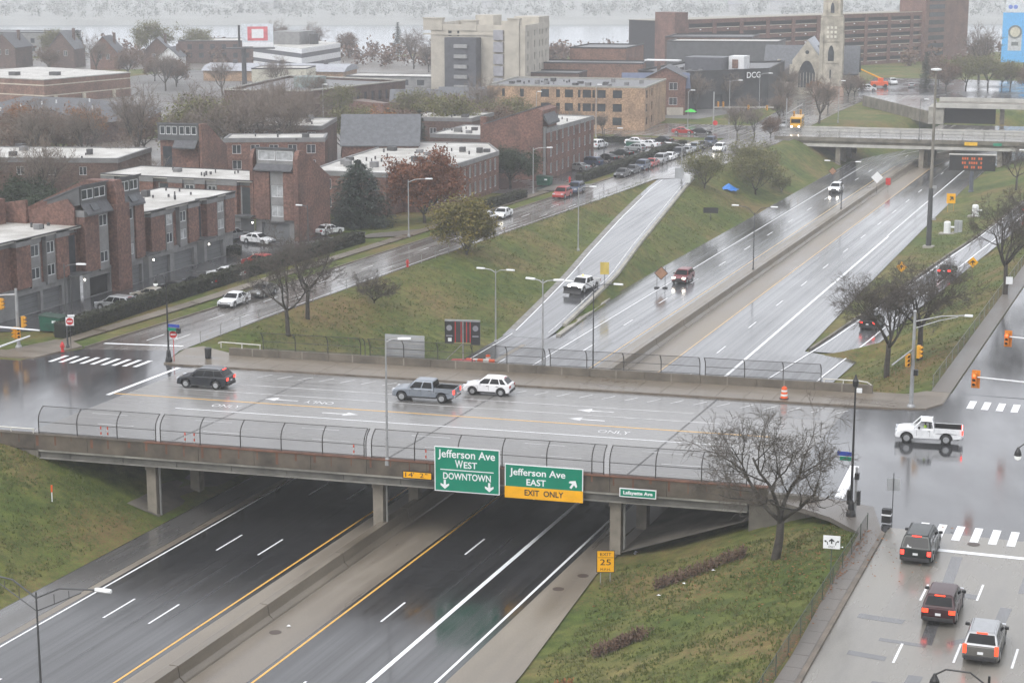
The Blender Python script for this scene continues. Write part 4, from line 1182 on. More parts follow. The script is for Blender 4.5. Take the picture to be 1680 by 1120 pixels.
def leaf_cloud(tips, n, size, rad, seed, flat=0.0):
    rg = random.Random(seed); m = MB()
    for p, q in tips:
        for k in range(n):
            t = rg.random()
            c = p.lerp(q, t) + Vector((rg.gauss(0, 1), rg.gauss(0, 1), rg.gauss(0, 0.8))) * rad
            a = Vector((rg.uniform(-1, 1), rg.uniform(-1, 1), rg.uniform(-0.6, 0.6) * (1 - flat))).normalized()
            b = a.cross(Vector((rg.uniform(-1, 1), rg.uniform(-1, 1), rg.uniform(-1, 1)))).normalized()
            s = size * rg.uniform(0.6, 1.3)
            a *= s; b *= s * 0.7
            m.poly([c - a, c + b * 0.9, c + a, c - b * 0.9])
    return m

def leafmat(name, cols, scale=0.9):
    if name in MATS: return MATS[name]
    m, n, l, b = nmat(name)
    tx = noise_node(n, l, scale, 4); t2 = noise_node(n, l, 6.0, 2)
    mm = n.new('ShaderNodeMath'); mm.operation = 'MULTIPLY_ADD'; mm.inputs[1].default_value = 0.5
    hm = n.new('ShaderNodeMath'); hm.operation = 'MULTIPLY'; hm.inputs[1].default_value = 0.5
    l.new(t2.outputs[0], hm.inputs[0]); l.new(tx.outputs[0], mm.inputs[0]); l.new(hm.outputs[0], mm.inputs[2])
    st = [(0.34 + 0.32 * k / (len(cols) - 1), c) for k, c in enumerate(cols)]
    r = ramp(n, l, mm.outputs[0], st)
    l.new(r.outputs[0], b.inputs['Base Color'])
    b.inputs['Roughness'].default_value = 0.65
    b.inputs['Specular IOR Level'].default_value = 0.3
    MATS[name] = m
    return m
LF_YG = leafmat('leaf_yellow_green', [(0.075, 0.080, 0.020), (0.155, 0.135, 0.032), (0.24, 0.165, 0.04)])
LF_RUST = leafmat('leaf_rust', [(0.085, 0.032, 0.018), (0.17, 0.062, 0.030), (0.24, 0.10, 0.045)])
LF_OR = leafmat('leaf_orange', [(0.11, 0.05, 0.02), (0.24, 0.10, 0.03), (0.30, 0.15, 0.05)])
LF_DG = leafmat('leaf_dark_green', [(0.014, 0.024, 0.012), (0.028, 0.045, 0.022), (0.045, 0.062, 0.030)])
LF_CON = leafmat('needles_dark', [(0.016, 0.026, 0.020), (0.032, 0.048, 0.034), (0.055, 0.072, 0.052)])
LF_HEDGE = leafmat('leaf_hedge', [(0.020, 0.024, 0.014), (0.040, 0.045, 0.026), (0.065, 0.060, 0.038)], 1.5)
LF_OLIVE = leafmat('leaf_olive', [(0.075, 0.085, 0.028), (0.135, 0.135, 0.045), (0.19, 0.165, 0.065)])
LF_DRY = leafmat('leaf_dry_brown', [(0.085, 0.050, 0.036), (0.135, 0.082, 0.055), (0.19, 0.125, 0.08)])
LF_FAR = leafmat('woods_haze_tint', [(0.17, 0.18, 0.165), (0.20, 0.205, 0.19), (0.23, 0.23, 0.21)])  # haze fade put into the leaf colour, close to the pale shore

def tree_obj(name, label, loc, wood, twig, rz=0.0, group=None, leaves=None, leafm=None, tmat=None, bmat=None, scale=None):
    t = thing(name, label, 'tree', loc, rz, group)
    obj('trunk', wood, bmat or BARK, t, True)
    if twig is not None and twig.v: obj('crown', twig, tmat or TWIG, t)
    if leaves is not None: obj('foliage', leaves, leafm, t)
    if scale: t.scale = scale if isinstance(scale, tuple) else (scale,) * 3
    return t
def gz(x, y): return ground_z(x, y)

# --- the near bare tree on the right-hand slope
w, tw, tp = grow_tree(40, 11.2, 1.08, 2.7, 0.34, 6, (5, 7, 6, 5, 4), thin=0.0105, up=0.06, droop=0.05, wob=0.33, spray=2)
tree_obj('bare_tree', 'large leafless spreading tree on the grass slope beside the near overpass', (-27.2, 120.6, gz(-27.2, 120.6)), w, tw, 4.8)
# --- twin bare trees on the right bank, another at the frame edge, the ones on the left bank
BT = 'leafless trees on the freeway banks'
w, tw, tp = grow_tree(8, 11.2, 1.05, 3.4, 0.32, 6, (6, 6, 5, 5, 4), thin=0.013, up=0.07, droop=0.15, wob=0.24, spray=3)
proto_b = tree_obj('bare_tree', 'nearer of the twin leafless trees on the bank by the traffic signal pole', (-31.0, 185.2, gz(-31, 185.2)), w, tw, 0.2, BT, bmat=BARK)
note_kids(proto_b)
dup(proto_b, (-28.4, 189.0, gz(-28.4, 189)), 2.4, 'farther of the twin leafless trees, right behind the traffic signal pole', (1.05, 1.05, 1.0))
dup(proto_b, (-23.9, 221.5, gz(-24, 221.5)), 4.0, 'leafless tree leaning over the sidewalk at the right edge of the view', (0.95, 0.95, 1.1))
dup(proto_b, (-20.6, 246, 0), 1.1, 'leafless tree at the right edge beyond the leaning one', (1.0, 1.0, 1.05))
w, tw, tp = grow_tree(21, 10.4, 1.0, 3.0, 0.27, 6, (5, 6, 5, 4, 4), thin=0.014, up=0.08, droop=0.2, wob=0.26, spray=3)
proto_c = tree_obj('bare_tree', 'dark leafless tree in front of the twin on the left bank above the overpass', (-92.6, 175.0, gz(-92.6, 175)), w, tw, 0.0, BT)
note_kids(proto_c)
dup(proto_c, (-94.0, 182.3, gz(-94, 182.3)), 2.0, 'dark leafless tree standing behind its twin on the left bank', (1.0, 1.0, 1.08))
dup(proto_c, (-37.0, 352, gz(-37, 352)), 3.3, 'bare tree by the electronic message sign', 0.85)
dup(proto_c, (-30.0, 372, gz(-30, 372)), 5.3, 'bare tree behind the electronic message sign near the second bridge', 0.95)
dup(proto_c, (-24.6, 300, 0), 0.9, 'bare tree above the exit ramp near the white tank vents', 0.95)
# low multi-stem leafless shrub on the left bank
w, tw, tp = grow_tree(33, 3.8, 1.3, 0.3, 0.10, 5, (10, 6, 5, 4), spray=3, thin=0.012, up=0.05, wob=0.28, lim=1)
sh_ = tree_obj('bare_shrub', 'low leafless shrub with many stems on the left grass bank', (-92.4, 196.0, gz(-92.4, 196)), w, tw)
sh_['category'] = 'shrub'

# --- leafy trees in view
w, tw, tp = grow_tree(41, 7.0, 0.62, 0.4, 0.20, 5, (9, 7, 5, 4), thin=0.012, wob=0.2)
tree_obj('leafy_tree', 'round yellow-green tree at the top of the left grass bank', (-94.4, 229.2, gz(-94.4, 229)), w, tw, 0, None, leaf_cloud(tp, 22, 0.16, 0.45, 3), LF_YG)
w, tw, tp = grow_tree(43, 10.2, 1.1, 1.2, 0.30, 5, (7, 6, 5, 5), thin=0.012, wob=0.2)
tree_obj('oak_tree', 'russet oak in autumn leaf before the white-roofed apartment block', (-110.6, 252.4, 0), w, tw, 0, None, leaf_cloud(tp, 26, 0.20, 0.55, 4), LF_RUST)
w, tw, tp = grow_tree(44, 7.0, 1.2, 1.2, 0.25, 5, (7, 6, 5, 5), thin=0.012, wob=0.2)
tree_obj('leafy_tree', 'dense dark green rounded tree beside the tall brick townhouse', (-114.8, 298.4, 0), w, tw, 0, None, leaf_cloud(tp, 20, 0.17, 0.4, 5), LF_DG)
w, tw, tp = grow_tree(45, 8.0, 1.1, 0.9, 0.18, 5, (8, 6, 5, 4), thin=0.012, wob=0.22)
yg = tree_obj('leafy_tree', 'yellow-green leafy tree on the bank above the blue tarp', (-81.0, 334.5, gz(-81, 334.5)), w, tw, 0, 'leafy trees on the far bank', leaf_cloud(tp, 11, 0.17, 0.45, 6), LF_OLIVE, TWIG_B)
note_kids(yg)
dup(yg, (-85.6, 316, gz(-85.6, 316)), 1.7, 'small thin yellow-green tree at the top of the ramp', (0.8, 0.8, 0.85))
dup(yg, (-78.8, 346, gz(-78.8, 346)), 2.9, 'low bush on the far bank near the second bridge', (0.42, 0.42, 0.4))
dup(yg, (-83.5, 341, gz(-83.5, 341)), 4.1, 'brownish tree right behind the yellow-green tree above the blue tarp', (0.9, 0.9, 0.95))

def conifer(name, label, loc, h, r, seed, mat, n=2600, tiers=16, shape=1.0, gap=0.5):
    rg = random.Random(seed)
    t = thing(name, label, 'tree', loc)
    obj('trunk', MB().tube([(0, 0, -0.3), (0.03, 0.02, h * 0.5), (0, 0, h * 0.97)], [0.22 * r / 3, 0.14 * r / 3, 0.03], 7), BARK, t, True)
    m = MB(); wd = MB()
    for k in range(tiers):
        f_ = k / (tiers - 1)
        z0 = h * (0.06 + 0.92 * f_); rr = r * (1 - f_) ** (0.75 * shape) * rg.uniform(0.85, 1.1) + 0.12
        nb = max(5, int(11 * (1 - f_) + 4))
        for j in range(nb):
            a = 2 * PI * (j + rg.random()) / nb; ln = rr * rg.uniform(0.7, 1.12)
            wd.tube([(0, 0, z0), (math.cos(a) * ln * 0.95, math.sin(a) * ln * 0.95, z0 - 0.12 * ln)], [0.03, 0.01], 3, False)
            for q in range(int(n / (tiers * nb) * (0.5 + (1 - f_)))):
                s_ = rg.random() ** 0.6
                c = Vector((math.cos(a) * ln * s_, math.sin(a) * ln * s_, z0 - 0.14 * ln * s_)) + Vector((rg.gauss(0, 1), rg.gauss(0, 1), rg.gauss(0, 0.6))) * 0.17 * (1 + ln * 0.35)
                d = Vector((math.cos(a) + rg.uniform(-.7, .7), math.sin(a) + rg.uniform(-.7, .7), rg.uniform(-0.6, 0.25))).normalized()
                sd = d.cross(Vector((rg.uniform(-.4, .4), rg.uniform(-.4, .4), 1))).normalized()
                e = rg.uniform(0.16, 0.34)
                m.poly([c - d * e, c + sd * e * 0.45, c + d * e, c - sd * e * 0.45])
    obj('limbs', wd, BARK, t)
    obj('crown', m, mat, t)
    return t
con = conifer('conifer_tree', 'broad dark conifer standing before the white-roofed apartment block', (-118.4, 246.3, 0), 9.4, 5.4, 7, LF_CON, 16000, 18, 0.62)
con2 = conifer('conifer_tree', 'slim dark conifer behind the white-roofed block near the amber trees', (-137.5, 312, 0), 11.0, 2.6, 9, LF_CON, 3600, 16)
note_kids(con2)
for k, (x, y, s, lb) in enumerate(((-395, 590, 1.0, 'dark spruce beside the blue-roofed house on the skyline'), (-305, 672, 1.1, 'left of two pointed conifers on the river bank'), (-291, 676, 1.15, 'right of two pointed conifers on the river bank'), (-85.5, 556, 0.95, 'dark conifer behind the far road near the high mast pole'))):
    dup(con2, (x, y, 0), k * 1.3, lb, (s * 1.5, s * 1.5, s)) if k == 0 else dup(con2, (x, y, 0), k * 1.3, lb, s)

# --- background trees: a few kinds, each standing on its own spot
BG = 'trees around the apartments'
w, tw, tp = grow_tree(51, 12.5, 0.85, 2.6, 0.30, 5, (7, 7, 6, 6), thin=0.022, wob=0.2, up=0.10, spray=1)
bgA = tree_obj('bare_tree', 'tall leafless brown tree between the townhouse roofs', (-173, 296, 0), w, tw, 0, BG, tmat=TWIG_B); note_kids(bgA)
w, tw, tp = grow_tree(52, 11.5, 0.8, 2.4, 0.28, 5, (7, 6, 6, 5), thin=0.022, wob=0.22, up=0.08, spray=1)
bgB = tree_obj('leafy_tree', 'thin tree keeping olive-green leaves behind the townhouses', (-181, 303, 0), w, tw, 0, BG, leaf_cloud(tp, 6, 0.20, 0.5, 12), LF_OLIVE, TWIG_B); note_kids(bgB)
w, tw, tp = grow_tree(53, 9.5, 0.95, 2.0, 0.26, 5, (6, 6, 5, 5), thin=0.022, wob=0.22)
bgC = tree_obj('leafy_tree', 'amber and orange autumn tree behind the slate-roofed townhouse', (-150.5, 326, 0), w, tw, 0, BG, leaf_cloud(tp, 6, 0.22, 0.5, 13), LF_OR, TWIG_B); note_kids(bgC)
w, tw, tp = grow_tree(54, 9.0, 1.0, 1.8, 0.26, 5, (7, 6, 5, 5), thin=0.02, wob=0.24)
bgD = tree_obj('leafy_tree', 'dull brown tree with dry leaves by the dark pitched roof', (-222, 318, 0), w, tw, 0, BG, leaf_cloud(tp, 5, 0.20, 0.5, 14), LF_DRY, TWIG_B); note_kids(bgD)
bgK = {'A': bgA, 'B': bgB, 'C': bgC, 'D': bgD}
spots = [
 ('A', -164, 293, 1.25, 'tall bare tree rising over the left end of the mid-row roof'), ('A', -169.5, 305, 1.3, 'tall bare tree with forked trunk left of the slate roof'), ('B', -184, 318, 1.0, 'olive tree behind the forked bare tree'),
 ('A', -190, 302, 1.15, 'bare tree over the white roof with the dark clerestory'), ('A', -197, 295, 0.9, 'bare tree left of the clerestory roof'), ('D', -206, 300, 1.0, 'brown tree at the edge of the dark pitched roof'),
 ('A', -181, 229, 1.0, 'bare tree with curving limbs in front of the long white roof'), ('A', -172.5, 231.5, 0.95, 'bare tree with curving limbs left of the brick chimney'), ('D', -192, 226, 0.8, 'brown tree by the left edge in front of the long white roof'),
 ('A', -204, 290, 0.9, 'bare tree before the rust trees on the left'), ('D', -215, 300, 0.9, 'dull tree near the left edge below the dark roof'), ('D', -228, 312, 0.85, 'dull tree at the left edge by the dark roof'),
 ('C', -236, 330, 0.8, 'rust-orange tree under the left end of the dark roof'), ('C', -222, 334, 0.8, 'rust-orange tree under the middle of the dark roof'), ('D', -233, 322, 0.8, 'brown tree between the two rust-orange trees'),
 ('B', -162, 330, 0.95, 'olive tree right of the slate roof'), ('D', -156, 345, 0.95, 'brown tree behind the slim conifer'), ('B', -152, 352, 0.95, 'olive tree right of the slim conifer'), ('D', -147, 362, 0.9, 'brown tree before the beige tower'), ('B', -143, 372, 0.9, 'olive tree before the beige tower'),
 ('A', -158, 366, 0.8, 'bare tree left of the beige tower foot'), ('D', -138, 382, 0.75, 'brown tree at the foot of the tan brick block'), ('B', -165, 345, 0.85, 'olive tree left of the amber tree'), ('C', -143.5, 318, 0.7, 'small amber tree beside the slim conifer'),
 ('A', -214, 420, 0.8, 'bare tree before the arched brick building'), ('A', -206, 385, 0.85, 'bare reddish tree left of the arched brick building'), ('A', -200, 372, 0.8, 'bare tree at the corner of the arched brick building'), ('B', -196, 398, 0.75, 'olive tree at the corner of the arched brick building'),
 ('D', -311, 505, 0.9, 'reddish tree between the old houses and the low grey building'), ('D', -300, 500, 0.8, 'brown tree left of the low grey roofed building'), ('A', -262, 460, 0.8, 'bare tree at the foot of the billboard post'),
 ('B', -365, 590, 1.35, 'big round green tree on the skyline behind the old houses'), ('B', -352, 600, 1.2, 'second round green tree on the skyline'), ('A', -340, 640, 1.0, 'bare tree on the river bank left of the billboard'), ('A', -330, 650, 1.0, 'bare tree on the river bank just left of the billboard'), ('D', -318, 655, 1.0, 'brown tree on the river bank behind the billboard'),
 ('A', -275, 655, 0.9, 'bare tree on the bank right of the striped office'), ('D', -262, 645, 0.9, 'brown bank tree between office and beige tower'), ('A', -252, 640, 0.95, 'bare bank tree nearer the beige tower'), ('D', -240, 600, 1.0, 'brown tree left of the beige tower behind the lot'),
 ('B', -205, 700, 0.9, 'pale tree over the low brown roof right of the beige tower'), ('A', -118.5, 480, 0.8, 'bare tree before the black building'), ('A', -113, 500, 0.75, 'bare tree at the church corner'), ('C', -110, 520, 0.45, 'small red-leaved tree at the church door'), ('A', -121, 470, 0.75, 'bare tree along the black wall'),
 ('A', -100.5, 436, 0.5, 'small bare tree by the school bus'), ('A', -90.5, 434, 0.85, 'dark bare tree on the mound by the second bridge'), ('A', -98, 506, 0.55, 'small bare tree on the far mound'), ('A', -106, 428, 0.55, 'small bare tree by the far traffic lights'), ('A', -97, 398, 0.55, 'bare tree at the end of the second bridge'),
 ('D', -79, 552, 0.95, 'brown tree before the big brick garage'), ('B', -74, 556, 0.95, 'olive tree right of the big brick garage'), ('B', -69, 566, 0.9, 'olive tree left of the blue billboard'), ('D', -84.5, 575, 1.0, 'orange-brown tree at the corner of the big brick garage'), ('D', -66, 574, 0.8, 'brown tree beneath the blue billboard'),
 ('A', -76, 600, 1.25, 'tall thin tree rising over the others left of the blue billboard'), ('B', -62, 560, 0.75, 'olive tree right below the blue billboard'), ('A', -133, 384, 0.5, 'small bare tree on the lawn of the tan brick block'), ('A', -128.6, 390, 0.42, 'second small bare tree on the lawn of the tan brick block'),
 ('A', -168, 262, 0.8, 'bare tree over the white roof left of the dark clerestory'), ('A', -187, 224, 1.0, 'bare tree at the left edge over the long white roof'), ('D', -178, 225, 0.6, 'dry-leaved tree at the left edge before the long white roof'), ('A', -164, 235, 0.9, 'bare tree behind the front townhouse chimney'), ('A', -151, 243, 0.72, 'bare tree between the front row and the dark clerestory'),
 ('B', -176, 300, 1.25, 'olive tree just right of the dark clerestory tower'), ('A', -158, 298, 1.2, 'tall bare tree right of the forked one'), ('A', -166, 318, 1.25, 'tall bare tree behind the mid-row roofs'), ('D', -178, 330, 1.0, 'brown tree behind the mid-row roofs'), ('A', -186, 338, 1.0, 'bare tree at the right end of the dark pitched roof'), ('A', -196, 334, 1.0, 'bare tree beside the dark pitched roof'), ('D', -200, 320, 1.0, 'brown tree close to the right end of the dark pitched roof'),
 ('D', -150, 338, 0.95, 'brown tree above the white-roofed block'), ('B', -145, 345, 1.0, 'olive tree above the white-roofed block'), ('D', -140, 356, 0.95, 'brown tree left of the tall brick house'), ('A', -152, 378, 0.95, 'bare tree at the left end of the tan office'), ('D', -160, 384, 0.95, 'brown tree before the dark stair tower'), ('B', -168, 380, 0.95, 'olive tree left of the dark stair tower'), ('D', -176, 392, 0.9, 'brown tree at the foot of the stone tower'),
 ('D', -243, 345, 0.9, 'brown tree at the far left under the orange brick school'), ('A', -248, 330, 0.95, 'bare tree at the far left edge'), ('A', -286, 470, 0.9, 'bare tree right of the orange brick school'), ('D', -292, 486, 0.9, 'reddish brown tree by the cream gabled house'), ('A', -250, 470, 0.8, 'bare tree behind the arched hall'), ('D', -330, 520, 1.0, 'brown tree before the skyline houses'), ('A', -345, 525, 1.0, 'bare tree before the skyline houses'), ('D', -366, 530, 1.0, 'dry tree left of the red brick gable'),
 ('B', -385, 560, 1.1, 'green tree between the skyline gables'), ('A', -230, 585, 1.0, 'bare tree between shed and stone tower'), ('A', -215, 570, 0.95, 'bare tree left of the stone tower top floors'), ('D', -207, 540, 0.9, 'brown tree left of the stone tower'), ('A', -262, 590, 1.0, 'bare tree right of the striped office'), ('A', -250, 575, 0.9, 'second bare tree right of the striped office'), ('D', -104, 452, 0.6, 'brown bush at the black hall corner'), ('A', -104.5, 458, 0.7, 'bare tree before the black hall sign'),
 ('A', -125, 452, 0.8, 'bare tree before the left part of the black hall'), ('D', -99, 520, 0.7, 'brown tree right of the church'), ('A', -96, 470, 0.55, 'small bare tree on the crest of the mound'), ('D', -56, 556, 0.9, 'brown tree at the right edge below the blue billboard'), ('B', -50, 548, 0.9, 'olive tree at the right edge before the ramp bridge'), ('D', -44, 440, 0.5, 'brown bush at the right edge behind the second bridge'),
 ('A', -99, 391, 0.6, 'bare brown tree by the left end of the second bridge'), ('D', -93, 396, 0.5, 'brown bush by the left end of the second bridge'),
]
for k, (kd, x, y, s, lb) in enumerate(spots):
    dup(bgK[kd], (x, y, gz(x, y) if y < 800 else 0), k * 1.37, lb, (s * rnd.uniform(0.9, 1.1), s * rnd.uniform(0.9, 1.1), s * rnd.uniform(0.92, 1.08)))
# far woods along both banks that read as one mass
def wood_mass(name, label, pts, mat, seed, hh=(6, 11), n=60):
    rg = random.Random(seed); m = MB()
    for x, y, z in pts:
        h = rg.uniform(*hh); r_ = h * rg.uniform(0.35, 0.6)
        for k in range(n):
            c = Vector((x, y, z + h * 0.42)) + Vector((rg.gauss(0, 0.42) * r_, rg.gauss(0, 0.42) * r_, rg.gauss(0, 0.24) * h))
            a = Vector((rg.uniform(-1, 1), rg.uniform(-1, 1), rg.uniform(-1, 1))).normalized() * rg.uniform(0.35, 0.8)
            b = a.cross(Vector((rg.uniform(-1, 1), rg.uniform(-1, 1), 1))).normalized() * rg.uniform(0.3, 0.6)
            m.poly([c - a, c + b, c + a, c - b])
    o = obj(name, m, mat); o['kind'] = 'stuff'; o['label'] = label
    return o
rg = random.Random(77)
wood_mass('riverside_woods', 'hazy band of bare riverside trees', [(x, bank(x) - 30 - rg.uniform(0, 90), 0) for x in [rg.uniform(-620, -60) for _ in range(260)]], LF_DRY, 1, (4, 8), 130)
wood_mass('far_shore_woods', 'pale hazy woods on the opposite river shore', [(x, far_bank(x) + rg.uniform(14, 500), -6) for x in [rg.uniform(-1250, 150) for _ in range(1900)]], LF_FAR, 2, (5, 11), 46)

# evergreen thicket at the left edge behind the front row
w, tw, tp = grow_tree(61, 5.5, 1.2, 0.8, 0.2, 5, (8, 6, 5, 4), thin=0.012, wob=0.2)
eg = tree_obj('evergreen_shrub', 'dark evergreen thicket behind the front townhouses at the left edge', (-158, 226, 0), w, tw, 0, 'dark evergreen thickets', leaf_cloud(tp, 22, 0.17, 0.42, 16), LF_DG); note_kids(eg)
dup(eg, (-152, 229, 0), 1.0, 'dark evergreen thicket just left of the brick chimney', 1.15); dup(eg, (-166, 233, 0), 2.0, 'dark evergreen thicket farther back at the left edge', 1.2)
# --- hedges
def hedge(label, pts, w_, h, seed, dens=34, group='clipped hedges'):
    t = thing('hedge', label, 'hedge', (0, 0, 0), 0, group)
    rg = random.Random(seed); core, m = MB(), MB()
    for (xa, ya), (xb, yb) in zip(pts, pts[1:]):
        d = Vector((xb - xa, yb - ya, 0)); L = d.length; d.normalize(); nr = Vector((-d.y, d.x, 0))
        a, b = Vector((xa, ya, 0)), Vector((xb, yb, 0))
        k = w_ / 2 - 0.12
        q = [a + nr * k, a - nr * k, b - nr * k, b + nr * k]
        core.prism([(p.x, p.y) for p in q], -0.1, h - 0.14)
        for _ in range(int(L * dens * 2.2)):
            u = rg.random() * L; s_ = rg.choice((0, 0, 1, 1, 2, 2, 2))
            hh = h * (1 + 0.05 * math.sin(u * 0.9 + seed) + 0.03 * math.sin(u * 2.7))
            if s_ == 2: c = a + d * u + nr * rg.uniform(-w_ / 2, w_ / 2) + Vector((0, 0, hh - abs(rg.gauss(0, 0.06))))
            else: c = a + d * u + nr * (w_ / 2 - abs(rg.gauss(0, 0.07))) * (1 if s_ else -1) + Vector((0, 0, rg.uniform(0.05, hh)))
            x1 = Vector((rg.uniform(-1, 1), rg.uniform(-1, 1), rg.uniform(-1, 1))).normalized() * rg.uniform(0.08, 0.17)
            y1 = x1.cross(Vector((rg.uniform(-1, 1), rg.uniform(-1, 1), rg.uniform(-1, 1)))).normalized() * rg.uniform(0.06, 0.13)
            m.poly([c - x1, c + y1, c + x1, c - y1])
    obj('inner_shade', core, M('hedge_core', (0.012, 0.013, 0.009), 0.9), t)  # solid near-black box, painted as the shade between the leaves
    obj('foliage', m, LF_HEDGE, t)
hedge('long dark hedge along the sidewalk before the townhouse parking lot', [(-111.9, 161.5), (-112.3, 180), (-112.2, 200), (-111.8, 216), (-111.2, 232)], 1.5, 1.55, 3, 60)
hedge('low hedge by the sidewalk in front of the russet oak apartment block', [(-108.3, 261), (-107.6, 270), (-107.2, 284.5)], 1.6, 1.3, 5, 50)
hedge('long hedge between the parked line of cars and the far lot', [(-105.4, 307), (-105.2, 330), (-105.2, 372)], 1.5, 1.4, 7, 40)
hedge('short dark hedge at the far end of the lot by the tan brick block', [(-117.5, 376), (-124.5, 374)], 1.4, 1.3, 9, 40)
hedge('small clipped bush at the corner of the townhouse drive', [(-125.2, 214.8), (-121.2, 216.5)], 2.0, 1.1, 11, 50)
# dead brown shrub patches on the near slope
def shrub_patch(label, pts, seed, h=0.8, mat=LF_DRY):
    t = thing('dead_shrub', label, 'shrub', (0, 0, 0), 0, 'dead brown shrubs on the near slope')
    rg = random.Random(seed); st, lf = MB(), MB()
    for x, y, r_ in pts:
        for k in range(90):
            px, py = x + rg.gauss(0, r_ * 0.5), y + rg.gauss(0, r_ * 0.5); z0 = gz(px, py)
            hh = h * rg.uniform(0.5, 1.2); tx_, ty_ = px + rg.uniform(-.3, .3), py + rg.uniform(-.3, .3)
            st.tube([(px, py, z0 - 0.05), (tx_, ty_, z0 + hh)], [0.012, 0.005], 3, False)
            for q in range(5):
                u = rg.uniform(0.3, 1)
                c = Vector((px + (tx_ - px) * u, py + (ty_ - py) * u, z0 + hh * u)); a = Vector((rg.uniform(-1, 1), rg.uniform(-1, 1), rg.uniform(-1, 1))).normalized() * 0.085
                b = a.cross(Vector((0.3, rg.uniform(-1, 1), 1))).normalized() * 0.06
                lf.poly([c - a, c + b, c + a, c - b])
    obj('stems', st, TWIG_B, t); obj('foliage', lf, mat, t)
shrub_patch('dead brown shrubs in a long patch below the large bare tree', [(-34.8, 119.6, 0.6), (-34.0, 120.2, 0.7), (-33.0, 121.0, 0.7), (-32.0, 121.8, 0.6), (-31.0, 122.6, 0.6), (-30.2, 123.0, 0.4)], 3, 0.75)
shrub_patch('dead brown shrubs lower on the slope near the bottom of the view', [(-35.2, 107.2, 0.5), (-34.5, 107.7, 0.6), (-33.8, 108.2, 0.5), (-33.2, 108.7, 0.5)], 4, 0.75)
shrub_patch('orange-leaved weeds on the slope at the bottom edge', [(-37.6, 100.6, 0.3), (-35.6, 101.4, 0.4)], 5, 0.6, LF_OR)
# grass tufts and fallen leaves on the banks
rg = random.Random(91)
def scatter_grass():
    m = MB()
    zones = [(-41, -22.3, 84, 126.5, 15000), (-92, -78.3, 90, 125.5, 8000), (-96, -77, 165, 320, 20000), (-46, -24.6, 172, 330, 12000)]
    for x0, x1, y0, y1, n in zones:
        k = 0
        while k < n:
            x, y = rg.uniform(x0, x1), rg.uniform(y0, y1); k += 1
            if noise.noise((x * 0.5, y * 0.5, 5)) < rg.uniform(-0.5, 0.35): continue
            z = ground_z(x, y)
            if z < ZF + 0.12: continue
            if 205 < y < 322 and (f_lramp_l(y) - 1.0 < x < f_lramp_r(y) + 0.8): continue
            if 160 < y < 420 and (f_rramp_l(y) - 0.8 < x < f_rramp_r(y) + 0.8): continue
            for q in range(3):
                h = rg.uniform(0.08, 0.22); a = rg.uniform(0, 2 * PI); dx, dy = math.cos(a) * 0.05, math.sin(a) * 0.05
                px, py = x + rg.uniform(-.12, .12), y + rg.uniform(-.12, .12)
                m.poly([(px - dx, py - dy, z - 0.02), (px + dx, py + dy, z - 0.02), (px + rg.uniform(-.09, .09), py + rg.uniform(-.09, .09), z + h)])
    o = obj('grass_tufts', m, leafmat('grass_tuft', [(0.055, 0.085, 0.018), (0.105, 0.125, 0.035), (0.19, 0.17, 0.075)], 0.35)); o['kind'] = 'stuff'; o['label'] = 'tufts of wet grass on the freeway banks'
def scatter_leaves():
    m = MB(); P_ = []
    for _ in range(900): P_.append((-27.2 + rg.gauss(0, 4.2), 120.0 + rg.gauss(0, 4.5)))
    for _ in range(500): P_.append((-21.8 + rg.gauss(0, 0.18), rg.uniform(86, 125)))
    for _ in range(700): P_.append((rg.uniform(-30, -24.2), 167.2 + rg.gauss(0, 0.7)))
    for _ in range(600): P_.append((-29.5 + rg.gauss(0, 3), 187 + rg.gauss(0, 5)))
    for _ in range(900): P_.append((-89.5 + rg.gauss(0, 4), 186 + rg.gauss(0, 8)))
    for _ in range(900): P_.append((-90 + rg.gauss(0, 3), 285 + rg.gauss(0, 12)))
    for _ in range(500): P_.append((-24.3 + rg.gauss(0, 0.25), rg.uniform(170, 260)))
    for x, y in P_:
        z = ground_z(x, y) + 0.07 + (0.14 if x > -22.0 and y < 128 else 0)
        if z < ZF + 0.1: continue
        if 205 < y < 322 and (f_lramp_l(y) - 1.0 < x < f_lramp_r(y) + 0.8): continue
        a = rg.uniform(0, PI); s = rg.uniform(0.05, 0.11); c, d = math.cos(a) * s, math.sin(a) * s
        m.poly([(x - c, y - d, z), (x + d * .7, y - c * .7, z + rg.uniform(0, .05)), (x + c, y + d, z), (x - d * .7, y + c * .7, z + rg.uniform(0, .05))])
    o = obj('fallen_leaves', m, leafmat('leaf_litter', [(0.16, 0.06, 0.02), (0.24, 0.10, 0.035), (0.30, 0.16, 0.07)], 3.0)); o['kind'] = 'stuff'; o['label'] = 'fallen brown leaves on grass and sidewalk edges'
scatter_grass(); scatter_leaves()
# ================================================================ buildings
BRICK = brick('brick_red', (0.185, 0.092, 0.070), (0.125, 0.064, 0.051), (0.15, 0.118, 0.10))
BRICK_D = brick('brick_brown', (0.115, 0.068, 0.054), (0.085, 0.052, 0.043), (0.11, 0.09, 0.08))
BRICK_T = brick('brick_tan', (0.36, 0.245, 0.155), (0.31, 0.21, 0.135), (0.33, 0.26, 0.18))
BRICK_O = brick('brick_orange', (0.21, 0.115, 0.082), (0.17, 0.095, 0.068), (0.20, 0.15, 0.12))
PANEL = M('panel_grey', (0.20, 0.20, 0.20), 0.6, 0.22, 0.8)
PANEL_D = M('panel_dark_grey', (0.085, 0.088, 0.092), 0.5, 0.2, 0.8)
GDOOR = M('garage_door', (0.135, 0.14, 0.145), 0.5, 0.12, 0.6)
ROOF_W = M('roof_membrane', (0.42, 0.40, 0.36), 0.55, 0.3, 0.3, c2=(0.56, 0.55, 0.52))
